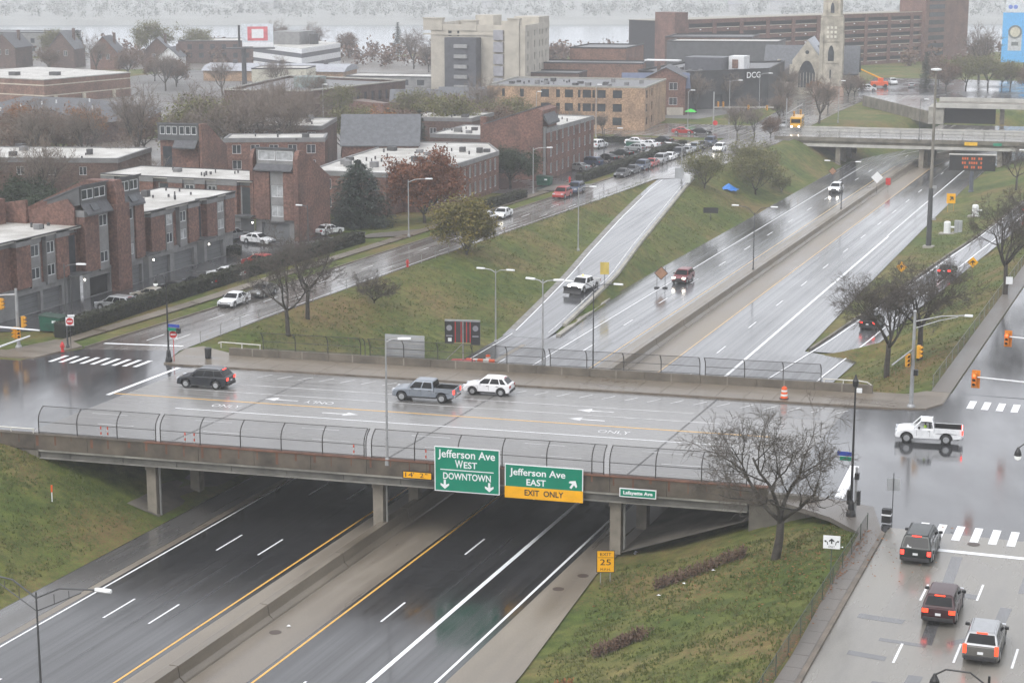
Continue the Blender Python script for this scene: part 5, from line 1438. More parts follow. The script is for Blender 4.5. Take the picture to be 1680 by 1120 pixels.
FASCIA = M('fascia_grey', (0.17, 0.17, 0.172), 0.55, 0.2, 0.8)
EDGE = M('roof_edge_metal', (0.03, 0.03, 0.032), 0.5, 0.2)
FRAME_W = M('window_frame_white', (0.66, 0.67, 0.68), 0.45, 0.1)
FRAME_G = M('window_frame_grey', (0.28, 0.28, 0.28), 0.5, 0.15)
PANE = glassy('window_pane', (0.045, 0.052, 0.06), 0.06)
PANE_C = M('window_curtain', (0.34, 0.35, 0.36), 0.35, 0.45, 1.2)
SLATE = M('slate_roof', (0.105, 0.110, 0.120), 0.65, 0.25, 1.5, 0.2)
SHING = M('shingle_grey', (0.090, 0.092, 0.10), 0.75, 0.25, 2.0, 0.2)
STONE = M('beige_stone', (0.42, 0.39, 0.335), 0.75, 0.18, 0.4, 0.1)
STONE_C = M('church_limestone', (0.38, 0.35, 0.29), 0.8, 0.35, 0.5, 0.2)
VENT = M('roof_vent_dark', (0.06, 0.06, 0.062), 0.6, 0.3)

def wall_open(mb, p, q, z0, z1, ops, depth):
    """wall from p to q (outside on the right) with rectangular openings and reveals"""
    p, q = Vector((p[0], p[1], 0)), Vector((q[0], q[1], 0))
    d = (q - p); L = d.length; d.normalize(); nrm = Vector((d.y, -d.x, 0))
    us = sorted({0.0, L, *[max(0, min(L, o[0])) for o in ops], *[max(0, min(L, o[1])) for o in ops]})
    vs = sorted({z0, z1, *[o[2] for o in ops], *[o[3] for o in ops]})
    def P(u, v, o=0.0): return tuple(p + d * u - nrm * o + Vector((0, 0, v)))
    for a, b in zip(us, us[1:]):
        run = None
        for c, e in zip(vs, vs[1:]):
            mu, mv = (a + b) / 2, (c + e) / 2
            if any(o[0] < mu < o[1] and o[2] < mv < o[3] for o in ops):
                if run: mb.poly([P(a, run[0]), P(b, run[0]), P(b, run[1]), P(a, run[1])]); run = None
            else:
                run = (run[0], e) if run else (c, e)
        if run: mb.poly([P(a, run[0]), P(b, run[0]), P(b, run[1]), P(a, run[1])])
    for o in ops:
        u0, u1, v0, v1 = o[:4]
        mb.poly([P(u0, v0), P(u0, v0, depth), P(u0, v1, depth), P(u0, v1)]); mb.poly([P(u1, v0, depth), P(u1, v0), P(u1, v1), P(u1, v1, depth)])
        mb.poly([P(u0, v1), P(u0, v1, depth), P(u1, v1, depth), P(u1, v1)]); mb.poly([P(u0, v0, depth), P(u0, v0), P(u1, v0), P(u1, v0, depth)])
    return P

def put_window(t, P, o, depth, frame=None, pane=None, mull=1, name='window', fw=0.07, bars=0):
    u0, u1, v0, v1 = o[:4]
    if frame is None:
        return obj(name, MB().poly([P(u0, v0, depth - 0.02), P(u1, v0, depth - 0.02), P(u1, v1, depth - 0.02), P(u0, v1, depth - 0.02)]), pane or PANE, t)
    w = obj(name, MB().poly([P(u0, v0, depth - 0.02), P(u1, v0, depth - 0.02), P(u1, v1, depth - 0.02), P(u0, v1, depth - 0.02)]), pane or PANE, t)
    m = MB(); o1, o2 = depth - 0.07, depth - 0.025
    def bar(a, b, c, e):
        m.poly([P(a, c, o1), P(b, c, o1), P(b, e, o1), P(a, e, o1)])
        m.poly([P(a, c, o2), P(a, c, o1), P(a, e, o1), P(a, e, o2)]); m.poly([P(b, c, o1), P(b, c, o2), P(b, e, o2), P(b, e, o1)])
        m.poly([P(a, e, o1), P(b, e, o1), P(b, e, o2), P(a, e, o2)])
    bar(u0, u0 + fw, v0, v1); bar(u1 - fw, u1, v0, v1); bar(u0 + fw, u1 - fw, v0, v0 + fw); bar(u0 + fw, u1 - fw, v1 - fw, v1)
    for k in range(1, mull + 1):
        c = u0 + (u1 - u0) * k / (mull + 1); bar(c - fw / 2, c + fw / 2, v0 + fw, v1 - fw)
    for k in range(1, bars + 1):
        c = v0 + (v1 - v0) * k / (bars + 1); bar(u0 + fw, u1 - fw, c - fw / 2, c + fw / 2)
    obj('frame', m, frame, w)
    return w

def block(name, label, foot, h, wall, ops=None, roof=ROOF_W, cat='building', par=0.5, depth=0.18, frame=None, pane=None, mull=1, group=None, z0=0.0, origin=None, edge=None, edge_h=0.3, bars=0, slabz=None):
    """flat-roofed building: foot is a counter-clockwise outline in world metres; ops = {edge index: [(u0,u1,v0,v1), ...]}"""
    ox, oy = origin or (sum(p[0] for p in foot) / len(foot), sum(p[1] for p in foot) / len(foot))
    t = thing(name, label, cat, (ox, oy, z0), 0.0, group)
    F = [(x - ox, y - oy) for x, y in foot]
    m = MB(); n = len(F)
    for k in range(n):
        p, q = F[k], F[(k + 1) % n]
        o = (ops or {}).get(k, [])
        P = wall_open(m, p, q, -0.5, h, o, depth)
        for w in o:
            put_window(t, P, w, depth, frame, (w[4] if len(w) > 4 else None) or pane, mull, 'window', bars=bars)
    obj('wall', m, wall, t)
    rf = obj('roof', MB().poly([(x, y, h - par) for x, y in F]), roof, t)
    cx, cy = sum(p[0] for p in F) / n, sum(p[1] for p in F) / n
    m = MB()                                             # coping along the roof edge
    I = [(cx + (x - cx) * (1 - 0.35 / max(1, math.hypot(x - cx, y - cy))), cy + (y - cy) * (1 - 0.35 / max(1, math.hypot(x - cx, y - cy)))) for x, y in F]
    O = [(cx + (x - cx) * (1 + 0.12 / max(1, math.hypot(x - cx, y - cy))), cy + (y - cy) * (1 + 0.12 / max(1, math.hypot(x - cx, y - cy)))) for x, y in F]
    for k in range(n):
        a, b = k, (k + 1) % n
        m.poly([(*O[a], h + 0.03), (*O[b], h + 0.03), (*I[b], h + 0.03), (*I[a], h + 0.03)])
        m.poly([(*O[a], h - edge_h), (*O[b], h - edge_h), (*O[b], h + 0.03), (*O[a], h + 0.03)])
        m.poly([(*I[a], h + 0.03), (*I[b], h + 0.03), (*I[b], h - par), (*I[a], h - par)])
    obj('coping', m, edge or EDGE, t)
    t['h'] = h
    return t, rf, F

def roof_units(rf, n, x0, x1, y0, y1, z, seed, big=0.5):
    rg = random.Random(seed)
    for k in range(n):
        x, y = rg.uniform(x0, x1), rg.uniform(y0, y1)
        if rg.random() < big:
            s = rg.uniform(0.35, 0.6)
            obj('air_unit', MB().box(x - s, x + s, y - s, y + s, z, z + rg.uniform(0.5, 0.9)), VENT if rg.random() < 0.5 else FASCIA, rf)
        else:
            obj('roof_vent', MB().tube([(x, y, z - 0.05), (x, y, z + rg.uniform(0.3, 0.6))], rg.uniform(0.09, 0.2), 8), VENT, rf)

def win_grid(u0, u1, nu, w, zs, h): 
    st = (u1 - u0) / nu
    return [(u0 + st * (k + 0.5) - w / 2, u0 + st * (k + 0.5) + w / 2, z, z + h) for k in range(nu) for z in zs]

# ---------------------------------------------------------------- front townhouse row (faces the street)
def strips_facade(t, X0, spec, ztop, garages, y0, y1, zg=2.75, axis='x', lights=()):
    """townhouse front in local metres: u runs along the facade, outward is +o; spec = (u0, u1, kind)"""
    def W(u, o, z): return (X0 + o, u, z) if axis == 'x' else (u, X0 - o, z)
    def bx_(u0, u1, o0, o1, z0, z1):
        a, b = W(u0, o0, z0), W(u1, o1, z1)
        return MB().box(min(a[0], b[0]), max(a[0], b[0]), min(a[1], b[1]), max(a[1], b[1]), z0, z1)
    # ground floor with garage openings
    m = MB()
    p, q = (W(y0, 0.25, 0)[:2], W(y1, 0.25, 0)[:2])
    P = wall_open(m, p, q, -0.3, zg, [(a - y0, b - y0, 0.02, 2.25) for a, b, _ in garages], 0.45)
    obj('ground_floor_wall', m, PANEL, t)
    for a, b, op in garages:
        if op:
            obj('garage_opening', MB().poly([P(a - y0, 0.02, 0.44), P(b - y0, 0.02, 0.44), P(b - y0, 2.25, 0.44), P(a - y0, 2.25, 0.44)]), M('painted_shade', (0.02, 0.02, 0.021), 0.9), t)  # near-black sheet painted as the shade inside the open garage
            continue
        g = obj('garage_door', MB().poly([P(a - y0, 0.02, 0.40), P(b - y0, 0.02, 0.40), P(b - y0, 2.25, 0.40), P(a - y0, 2.25, 0.40)]), GDOOR, t)
        for k in range(1, 4):
            z = 2.25 * k / 4
            obj('door_groove', MB().poly([P(a - y0 + 0.05, z, 0.395), P(b - y0 - 0.05, z, 0.395), P(b - y0 - 0.05, z + 0.03, 0.395), P(a - y0 + 0.05, z + 0.03, 0.395)]), EDGE, g)
    obj('upper_wall', bx_(y0, y1, -0.6, 0.0, zg, ztop - 0.75), BRICK, t)
    obj('floor_band', bx_(y0, y1, 0.0, 0.3, zg + 0.002, zg + 0.35), PANEL, t)
    for u0, u1, kd in spec:
        if kd == 'brick':
            obj('brick_bay', bx_(u0, u1, 0.002, 0.75, zg + 0.36, ztop - 0.76), BRICK, t)
        elif kd == 'pier':
            obj('brick_pier', bx_(u0, u1, 0.002, 1.3, -0.3, ztop + 0.0), BRICK, t)
        elif kd == 'panel':
            m = MB()
            P = wall_open(m, W(u0, 0.55, 0)[:2], W(u1, 0.55, 0)[:2], zg + 0.1, ztop - 0.76, [(0.15, u1 - u0 - 0.15, zg + 1.0, zg + 2.25), (0.15, u1 - u0 - 0.15, ztop - 2.25, ztop - 0.95)], 0.12)
            for s_, uu in ((1, u0), (-1, u1)):
                a, b = W(uu, 0.0, 0)[:2], W(uu, 0.55, 0)[:2]
                pts = [(a[0], a[1], zg + 0.1), (b[0], b[1], zg + 0.1), (b[0], b[1], ztop - 0.76), (a[0], a[1], ztop - 0.76)]
                m.poly(pts if s_ > 0 else pts[::-1])
            a, b, c, d = W(u0, 0, zg + 0.1), W(u1, 0, zg + 0.1), W(u1, 0.55, zg + 0.1), W(u0, 0.55, zg + 0.1)
            m.poly([a, d, c, b])
            obj('panel_bay', m, PANEL, t)
            for v0, v1 in ((zg + 1.0, zg + 2.25), (ztop - 2.25, ztop - 0.95)):
                put_window(t, P, (0.15, u1 - u0 - 0.15, v0, v1), 0.12, FRAME_W, PANE_C if rnd.random() < 0.45 else PANE, 1)
        elif kd == 'entry':
            obj('entry_recess', bx_(u0, u1, 0.251, 0.27, 0.0, zg), PANEL_D, t)
            obj('entry_glazing', bx_(u0 + 0.2, u1 - 0.2, 0.002, 0.03, zg + 0.5, ztop - 1.0), PANE, t)
            obj('entry_frame', bx_(u0 + 0.02, u0 + 0.18, 0.002, 0.10, zg + 0.4, ztop - 0.9), FRAME_G, t)
            obj('canopy', bx_(u0 - 0.5, u1 + 0.5, 0.0, 1.7, zg + 0.36, zg + 0.52), PANEL_D, t)
        if kd == 'entry':
            obj('door_lamp', MB().lathe([(0.09, 0), (0.09, 0.16), (0.05, 0.2)], 8, W(u1 + 0.15, 0.9, 2.2)), glow('door_lamp_lit', (1.0, 0.95, 0.85), 9.0), t)
    fu = [u for u in spec]
    for u0, u1, kd in fu:                                # stepped fascia that follows the bays
        o = {'brick': 0.85, 'panel': 0.65, 'entry': 0.1, 'pier': None}[kd]
        if o: obj('fascia', bx_(u0 - 0.12, u1 + 0.12, -0.1, o, ztop - 0.75, ztop - 0.02), FASCIA, t)
    obj('fascia', bx_(y0, y1, -0.5, 0.08, ztop - 0.752, ztop - 0.02), FASCIA, t)
    return W, bx_

XA = 0.0
rowA = thing('townhouse_row', 'red brick townhouse row with grey garages and two clerestory towers facing the hedge', 'building', (-122.6, 160.0, 0))
def uA(y): return y - 160.0
def seg_roof(t, pts, z, n, seed):
    rf = obj('roof', MB().prism(pts, z - 0.2, z), ROOF_W, t)
    xs_, ys_ = [p[0] for p in pts], [p[1] for p in pts]
    m = MB()
    for a, b in zip(pts, pts[1:] + pts[:1]):
        m.tube([(a[0], a[1], z + 0.03), (b[0], b[1], z + 0.03)], 0.09, 4)
    obj('roof_edge', m, EDGE, rf)
    roof_units(rf, n, min(xs_) + 1.5, max(xs_) - 2.5, min(ys_) + 1, max(ys_) - 1, z, seed, 0.35)
    return rf
strips_facade(rowA, 0, [(-2, 1.6, 'panel'), (2.2, 5.0, 'entry'), (8.6, 11.2, 'brick'), (11.4, 13.2, 'panel'), (14.4, 16.1, 'panel'), (16.1, 18.4, 'brick'), (18.5, 20.9, 'entry')], 8.5, [(2.4, 5.2, False), (9.3, 13.3, False), (13.8, 17.4, False)], -6, 21.0)
strips_facade(rowA, 0.4, [(21.1, 24.0, 'brick'), (24.3, 26.2, 'panel'), (26.9, 29.7, 'pier'), (30.0, 31.7, 'panel'), (31.8, 33.7, 'brick')], 10.2, [(22.4, 26.6, True), (30.1, 33.5, False)], 21.0, 33.8)
strips_facade(rowA, -0.2, [(33.9, 36.0, 'entry'), (36.1, 39.3, 'brick'), (39.8, 41.5, 'panel'), (43.1, 44.8, 'panel'), (44.9, 47.4, 'brick'), (47.6, 49.3, 'entry'), (49.5, 52.0, 'brick'), (52.4, 54.2, 'panel'), (54.3, 56.6, 'brick')], 8.2, [(36.8, 41.0, False), (42.0, 46.8, False), (50.0, 54.2, False)], 33.8, 56.8)
seg_roof(rowA, [(-10.5, -6), (0.6, -6), (0.6, 8.5), (0.85, 8.5), (0.85, 20.9), (-10.5, 20.9)], 8.5, 12, 3)
seg_roof(rowA, [(-10.5, 33.9), (0.2, 33.9), (0.65, 36), (0.65, 47.5), (0.0, 47.6), (0.65, 49.4), (0.65, 56.8), (-10.5, 56.8)], 8.2, 12, 4)
# the tower: mono-pitch roof falling to the back, two clerestories and a brick fin between them
tw_p = [(0.35, -0.3), (0.35, 10.2), (-1.2, 10.2), (-1.2, 12.2), (-11.0, 8.3), (-11.0, -0.3)]
def xz(pts, y0, y1): 
    m = MB(); n = len(pts)
    m.v = [(p[0], y0, p[1]) for p in pts] + [(p[0], y1, p[1]) for p in pts]
    m.f = [list(range(n)), list(range(2 * n - 1, n - 1, -1))] + [[(k + 1) % n, k, n + k, n + (k + 1) % n] for k in range(n)]
    return m
tp_ = [(-0.25, 2.8), (-0.25, 10.6), (-0.9, 11.3), (-11.0, 8.4), (-11.0, 2.8)]
obj('tower_wall', xz(tp_, 20.9, 33.9), BRICK, rowA)
ts_ = [(0.15, 7.9), (0.15, 10.5), (-0.8, 11.5), (-11.1, 8.6), (-11.1, 7.9)]
obj('tower_side', xz(ts_, 20.6, 20.898), BRICK, rowA); obj('tower_side', xz(ts_, 33.902, 34.2), BRICK, rowA)
obj('tower_fin', xz([(1.62, 9.9), (1.62, 11.6), (1.2, 12.9), (-2.5, 12.9), (-11, 9.2), (-11, 8.0)], 27.1, 28.9), BRICK, rowA)
for a, b in ((21.2, 26.6), (29.3, 33.6)):
    wn2 = [(0.3 + k * (b - a - 0.4) / 2, 0.12 + (k + 1) * (b - a - 0.4) / 2, 11.3, 12.5) for k in range(2)]
    m = MB(); P = wall_open(m, (0.7, a), (0.7, b), 10.8, 12.9, wn2, 0.12)
    obj('clerestory_wall', m, PANEL_D, rowA)
    obj('clerestory_box', xz([(0.58, 10.8), (0.58, 12.88), (-3.8, 11.2), (-3.8, 9.9)], a, b), PANEL_D, rowA)
    obj('clerestory_roof', xz([(0.95, 12.92), (0.95, 13.08), (-4.2, 11.15), (-4.2, 10.99)], a - 0.12, b + 0.12), SHING, rowA)
    for o in wn2: put_window(rowA, P, o, 0.12, FRAME_W, PANE, 1, 'clerestory_window', 0.10)
    obj('sloped_skylight', xz([(0.72, 10.9), (1.55, 9.75), (1.55, 9.55), (0.72, 10.65)], a + 0.1, b - 0.1), SHING, rowA)
    obj('skylight_window', xz([(0.95, 10.72), (1.45, 10.02), (1.5, 10.06), (1.0, 10.76)], a + 1.4, a + 2.9), PANE, rowA)
obj('chimney', MB().box(-9.6, -8.2, 18.0, 19.4, 8.0, 11.4), BRICK, rowA)
obj('back_gable', xz([(-6, 8.4), (-6, 11.2), (-24, 8.6), (-24, 0)], 20.2, 20.61), BRICK, rowA)

# ---------------------------------------------------------------- townhouse turned to face the viewer (garage tower)
rowB = thing('townhouse_row', 'brick townhouse facing the lot with a tall tower and white clerestory window', 'building', (-122.5, 229.8, 0))
strips_facade(rowB, 0, [(-28, -26, 'panel'), (-22, -19.5, 'brick'), (-19.0, -17.2, 'entry'), (-17, -14.8, 'brick'), (-14.6, -12.9, 'panel'), (-12.7, -11.2, 'brick'), (-11.0, -9.4, 'panel'), (-9.2, -6.2, 'brick'), (-5.9, -3.9, 'entry')], 8.0, [(-26, -22.5, False), (-12.6, -9.0, False), (-8.9, -6.0, False)], -28, -3.8, axis='y')
seg_roof(rowB, [(-28, -0.8), (-3.8, -0.8), (-3.8, 10), (-28, 10)], 8.0, 10, 6)
def yz(pts, x0, x1): return MB().xprism(pts, x0, x1)
tprof = [(0, -0.3), (8.6, -0.3), (8.6, 8.0), (1.4, 11.9), (1.4, 10.4), (0, 10.4)]
obj('tower_wall', yz([(0, 2.76), (8.6, 2.76), (8.6, 8.0), (1.4, 11.9), (1.4, 10.2), (0, 10.2)], -3.7, 2.5), BRICK, rowB)
obj('tower_side', yz([(-0.5, -0.3), (9.2, -0.3), (9.2, 8.0), (1.2, 12.3), (0.2, 12.3), (-0.5, 11.2)], 2.502, 3.2), BRICK, rowB)
obj('tower_side', yz([(-0.5, 2.7), (9.2, 2.7), (9.2, 8.0), (1.2, 12.3), (0.2, 12.3), (-0.5, 11.2)], -4.2, -3.702), BRICK, rowB)
m = MB(); P = wall_open(m, (-3.7, 0.02), (2.5, 0.02), -0.3, 2.75, [(0.9, 5.2, 0.02, 2.25)], 0.4)
obj('ground_floor_wall', m, PANEL, rowB)
obj('garage_door', MB().poly([P(0.9, 0.02, 0.36), P(5.2, 0.02, 0.36), P(5.2, 2.25, 0.36), P(0.9, 2.25, 0.36)]), GDOOR, rowB)
obj('brick_bay', MB().box(-3.6, -1.2, -0.55, -0.002, 2.8, 9.3), BRICK, rowB); obj('brick_bay', MB().box(0.95, 2.5, -0.55, -0.002, 2.8, 9.3), BRICK, rowB)
m = MB(); P = wall_open(m, (-1.15, -0.3), (0.9, -0.3), 2.5, 9.4, [(0.15, 1.9, 3.2, 4.7), (0.15, 1.9, 5.9, 7.5)], 0.12)
obj('panel_bay', m, PANEL, rowB)
for o in ((0.15, 1.9, 3.2, 4.7), (0.15, 1.9, 5.9, 7.5)): put_window(rowB, P, o, 0.12, FRAME_W, PANE_C, 1)
m = MB(); P = wall_open(m, (-3.4, 0.1), (2.4, 0.1), 10.2, 12.5, [(0.25, 2.85, 10.9, 12.2), (2.95, 5.6, 10.9, 12.2)], 0.12)
obj('clerestory_wall', m, PANEL, rowB)
for o in ((0.25, 2.85, 10.9, 12.2), (2.95, 5.6, 10.9, 12.2)): put_window(rowB, P, o, 0.12, FRAME_W, PANE_C, 0, 'clerestory_window', 0.1)
obj('clerestory_roof', MB().xprism([(-0.1, 12.5), (8.8, 8.1), (8.8, 8.3), (-0.1, 12.72)], -3.6, 2.5), SHING, rowB)
obj('sloped_skylight', MB().xprism([(0.08, 10.4), (-0.9, 9.7), (-0.9, 9.5), (0.08, 10.2)], -3.4, 2.4), SHING, rowB)

# ---------------------------------------------------------------- back row behind, with dark clerestory
def simple_house(name, label, foot, h, ops, wall=BRICK, seed=1, nu=8, frame=FRAME_W, pane=None, roof=ROOF_W, edge=FASCIA, edge_h=0.7, group=None, par=0.12, units=0.35, mull=1):
    t, rf, F = block(name, label, foot, h, wall, ops, roof, 'building', par, 0.15, frame, pane, mull, group, edge=edge, edge_h=edge_h)
    xs_, ys_ = [p[0] for p in F], [p[1] for p in F]
    roof_units(rf, nu, min(xs_) * 0.7, max(xs_) * 0.7, min(ys_) * 0.6, max(ys_) * 0.6, h - par, seed, units)
    return t
t3 = simple_house('townhouse_row', 'long white-roofed townhouse behind bare trees with a dark clerestory at its end', [(-190, 236), (-158.5, 246), (-162.5, 262), (-194, 252)], 8.2, {0: win_grid(1, 30, 6, 1.2, (5.6,), 1.3)}, wall=BRICK_D, seed=8, nu=14)
tB2 = thing('townhouse_tower', 'brick tower house with a band of six dark clerestory windows behind the front row', 'building', (-158.0, 257.5, 0), R(8))
obj('wall', MB().box(0, 6.4, 0, 7, -0.3, 10.0), BRICK, tB2)
m = MB(); wn6 = [(0.35 + k * 1.0 + (0.25 if k > 2 else 0), 1.2 + k * 1.0 + (0.25 if k > 2 else 0), 10.9, 12.2) for k in range(6)]
P = wall_open(m, (-0.2, -0.4), (6.6, -0.4), 10.0, 12.6, wn6, 0.12)
obj('clerestory_wall', m, PANEL_D, tB2)
for o in wn6: put_window(tB2, P, o, 0.12, FRAME_W, PANE, 0, 'clerestory_window', 0.09)
obj('roof', MB().xprism([(-0.5, 12.5), (9.5, 8.2), (9.5, 8.4), (-0.5, 12.75)], -0.3, 6.7), SHING, tB2)
obj('side_wall', MB().xprism([(-0.6, -0.3), (10, -0.3), (10, 8.2), (1.5, 12.6), (-0.6, 12.6)], 6.75, 7.2), BRICK, tB2)
obj('skylight', MB().xprism([(-0.42, 10.0), (-1.5, 9.0), (-1.5, 8.8), (-0.42, 9.8)], 2.6, 6.4), SHING, tB2)
obj('glazing', MB().box(0.4, 1.9, -0.03, -0.004, 2.5, 9.0), PANE, tB2)
# white-roofed apartment block behind conifer and oak
tc = simple_house('apartment_block', 'low brick apartment block with wide white roof behind the conifer and russet oak', [(-131, 255.5), (-118.6, 256.5), (-118.3, 262), (-114.9, 262.5), (-114.2, 271), (-113.4, 271), (-114.4, 292), (-121, 304), (-137, 301), (-134, 275)], 6.5,
    {0: win_grid(1, 12, 3, 1.5, (1.0, 3.8), 1.5), 2: [], 3: win_grid(0.5, 8, 3, 1.2, (1.0, 3.8), 1.6), 5: win_grid(0.6, 20.5, 8, 1.05, (0.8, 3.6), 1.9)}, seed=12, nu=34, edge=PANEL, units=0.45)
# mid row: two white roofs and a slate gable
simple_house('townhouse_row', 'brick row with white roof left of the grey slate gable', [(-158, 277.5), (-142.8, 284.5), (-146.0, 292), (-161, 285)], 8.4, {0: win_grid(0.5, 16, 5, 1.5, (3.2, 5.8), 1.5)}, seed=15, nu=7)
simple_house('townhouse_row', 'second brick row with white roof behind the slate gable', [(-168, 300), (-153, 304), (-158.5, 321), (-174, 316)], 8.4, {0: win_grid(0.5, 15, 5, 1.5, (3.2, 5.8), 1.5)}, wall=BRICK_D, seed=16, nu=8)
def gable(name, label, loc, rz, w_, d, h, rh, wall, roof, win=None, frame=FRAME_W, over=0.3, group=None, cat='house', chim=None, z0=0.0, axis='x'):
    """pitched-roof house: ridge along local y, gable front at y=0 facing -y"""
    t = thing(name, label, cat, (loc[0], loc[1], z0), rz, group)
    m = MB(); op = win or []
    P = wall_open(m, (-w_ / 2, 0), (w_ / 2, 0), -0.3, h, op, 0.12)
    m.poly([(-w_ / 2, 0, h), (w_ / 2, 0, h), (0, 0, h + rh)]); m.poly([(w_ / 2, d, h), (-w_ / 2, d, h), (0, d, h + rh)])
    m.poly([(w_ / 2, 0, -0.3), (w_ / 2, d, -0.3), (w_ / 2, d, h), (w_ / 2, 0, h)]); m.poly([(-w_ / 2, d, -0.3), (-w_ / 2, 0, -0.3), (-w_ / 2, 0, h), (-w_ / 2, d, h)]); m.poly([(w_ / 2, d, -0.3), (-w_ / 2, d, -0.3), (-w_ / 2, d, h), (w_ / 2, d, h)])
    obj('wall', m, wall, t)
    for o in op: put_window(t, P, o, 0.12, frame, None, 1)
    s = rh / (w_ / 2); e = over
    rf = MB()
    for sg in (-1, 1):
        a, b = (0, -e, h + rh + 0.10), (sg * (w_ / 2 + e), -e, h - s * e + 0.10)
        c, dd = (sg * (w_ / 2 + e), d + e, h - s * e + 0.10), (0, d + e, h + rh + 0.10)
        rf.poly([a, b, c, dd] if sg < 0 else [a, dd, c, b]); lo = lambda p: (p[0], p[1], p[2] - 0.16)
        rf.poly([lo(a), lo(dd), lo(c), lo(b)]); rf.poly([a, lo(a), lo(b), b]); rf.poly([b, lo(b), lo(c), c])
    r_ = obj('roof', rf, roof, t)
    if chim: obj('chimney', MB().box(chim[0] - 0.4, chim[0] + 0.4, chim[1] - 0.5, chim[1] + 0.5, h - 0.2, h + rh + 1.0), BRICK_D, r_)
    return t
gable('slate_gable_house', 'brick house end with a steep grey slate roof among the townhouses', (-143.2, 292.5), R(-68), 9.5, 13, 7.0, 4.6, BRICK, SLATE, [(3.2, 5.8, 3.0, 6.4)], cat='building')
# tall brick house by the far lot
td = thing('townhouse_tower', 'tall plain red brick house end with slanting top beside the far parking lot', 'building', (-123.0, 307, 0), R(4))
obj('wall', MB().yprism([(0, -0.3), (10.6, -0.3), (10.6, 12.0), (9.4, 12.4), (0, 9.4)], 0, 9.0), BRICK, td)
obj('roof', MB().yprism([(-0.2, 9.36), (9.5, 12.46), (9.5, 12.62), (-0.2, 9.52)], -0.15, 9.2), SHING, td)
obj('skylight', MB().yprism([(10.62, 11.4), (11.6, 9.8), (11.6, 9.5), (10.62, 10.6)], 0.4, 7.5), SHING, td)
obj('chimney', MB().box(-0.9, 0.2, 0.5, 1.9, -0.3, 10.6), BRICK, td)
obj('stone_strip', MB().box(10.602, 11.0, 0.3, 1.5, -0.3, 9.2), PANEL, td)
simple_house('townhouse_row', 'brick row with white roof running back from the tall brick house', [(-112.6, 308.5), (-111.9, 308.5), (-112.9, 337), (-124, 337), (-124.0, 316.1), (-112.6, 316.6)], 8.8, {1: win_grid(0.8, 28, 8, 1.1, (0.9, 3.8, 6.4), 1.8)}, seed=20, nu=8, edge=PANEL)
simple_house('townhouse_row', 'lower white-roofed brick row left of the tall brick house', [(-135, 311), (-124.5, 312), (-125.2, 330), (-136, 330)], 7.0, {0: win_grid(0.5, 10, 3, 1.3, (1.2, 4.0), 1.5)}, wall=BRICK_D, seed=21, nu=8)
simple_house('townhouse_row', 'white-roofed brick row half hidden by brown trees', [(-150, 336), (-138, 338), (-139, 352), (-152, 350)], 7.5, {0: win_grid(0.5, 11, 4, 1.3, (1.2, 4.0), 1.5)}, wall=BRICK_D, seed=22, nu=8)

# ---------------------------------------------------------------- tan brick block
zs3 = (1.0, 4.0, 7.0)
def tanwins():
    o = []
    for u in (7.6, 12.4, 15.9, 17.9, 22.0, 25.3):
        w_ = 1.9 if u not in (15.9, 7.6) else 0.9
        if u in (22.0,): w_ = 1.9
        o += [(u, u + w_, z, z + 1.75) for z in zs3]
    return o + [(20.9, 21.5, z, z + 1.75) for z in zs3] + [(24.2, 24.8, z, z + 1.75) for z in zs3] + [(28.8, 30.9, z, z + 1.75) for z in zs3] + [(3.4, 4.1, z, z + 1.75) for z in zs3[1:]]
block('tan_brick_block', 'three storey tan brick office block at the far street corner', [(-158.8, 398.2), (-123.0, 402.5), (-126.6, 431), (-162.5, 426.5)], 9.6, BRICK_T, {0: tanwins(), 1: [(1.5, 3.6, z, z + 1.75) for z in zs3] + [(8.5, 10.2, z, z + 1.75) for z in zs3] + [(5.4, 6.0, z, z + 1.75) for z in zs3]}, M('tar_roof', (0.12, 0.12, 0.125), 0.5, 0.3), par=0.35, frame=None, edge=M('stone_coping', (0.3, 0.29, 0.26), 0.7))
tb = [o for o in col.objects if o.name.startswith('tan_brick_block')][0]
roof_units([c for c in col.objects if c.parent is tb and c.name.startswith('roof')][0], 22, -14, 14, -9, 8, 9.25, 31, 0.7)

# ---------------------------------------------------------------- beige stone tower
dz = [2.2 + 3.05 * k for k in range(6)]
fr = []
for u in (4.9, 7.4, 18.8, 21.6, 23.6): fr += [(u, u + (0.95 if u not in (7.4, 23.6) else 0.6), z, z + 1.75) for z in dz]
deco, drf, DF = block('stone_apartment_tower', 'six storey beige stone apartment tower with crenellated roofline before the river', [(-198, 457), (-171.8, 457), (-175.4, 485), (-201.6, 485)], 20.4, STONE,
    {0: fr, 1: [(u, u + 0.95, z, z + 1.75) for u in (2.8, 10.5, 16.5, 19.5, 24.0) for z in dz]}, ROOF_W, par=1.2, edge=STONE, edge_h=1.6)
for a, b, hh in ((-13.3, -8.0, 1.4), (-2.2, 1.6, 0.9), (10.2, 13.4, 1.5)):
    obj('roof_turret', MB().box(a, b, -14.3, -12.6, 18.9, 20.4 + hh), STONE, deco)
    obj('turret_cap', MB().box(a - 0.15, b + 0.15, -14.45, -12.45, 20.4 + hh, 20.7 + hh), STONE, deco)
obj('corner_pier', MB().box(9.6, 13.4, -14.5, -14.02, 0, 21.2), STONE, deco)
obj('roof_house', MB().box(-2, 3, -6, 0, 19.2, 22.6), STONE, deco); obj('roof_house', MB().box(5, 12, 4, 12, 19.2, 22.0), STONE, deco)
bay = obj('stair_tower', MB().box(-6.0, 2.8, -17.5, -14.02, -0.3, 17.2), M('dark_cladding', (0.075, 0.078, 0.09), 0.5, 0.2), deco)
for k in range(6):
    obj('balcony', MB().box(-3.2, 0.4, -18.1, -17.502, 1.6 + k * 2.6, 2.5 + k * 2.6), FRAME_G, bay)
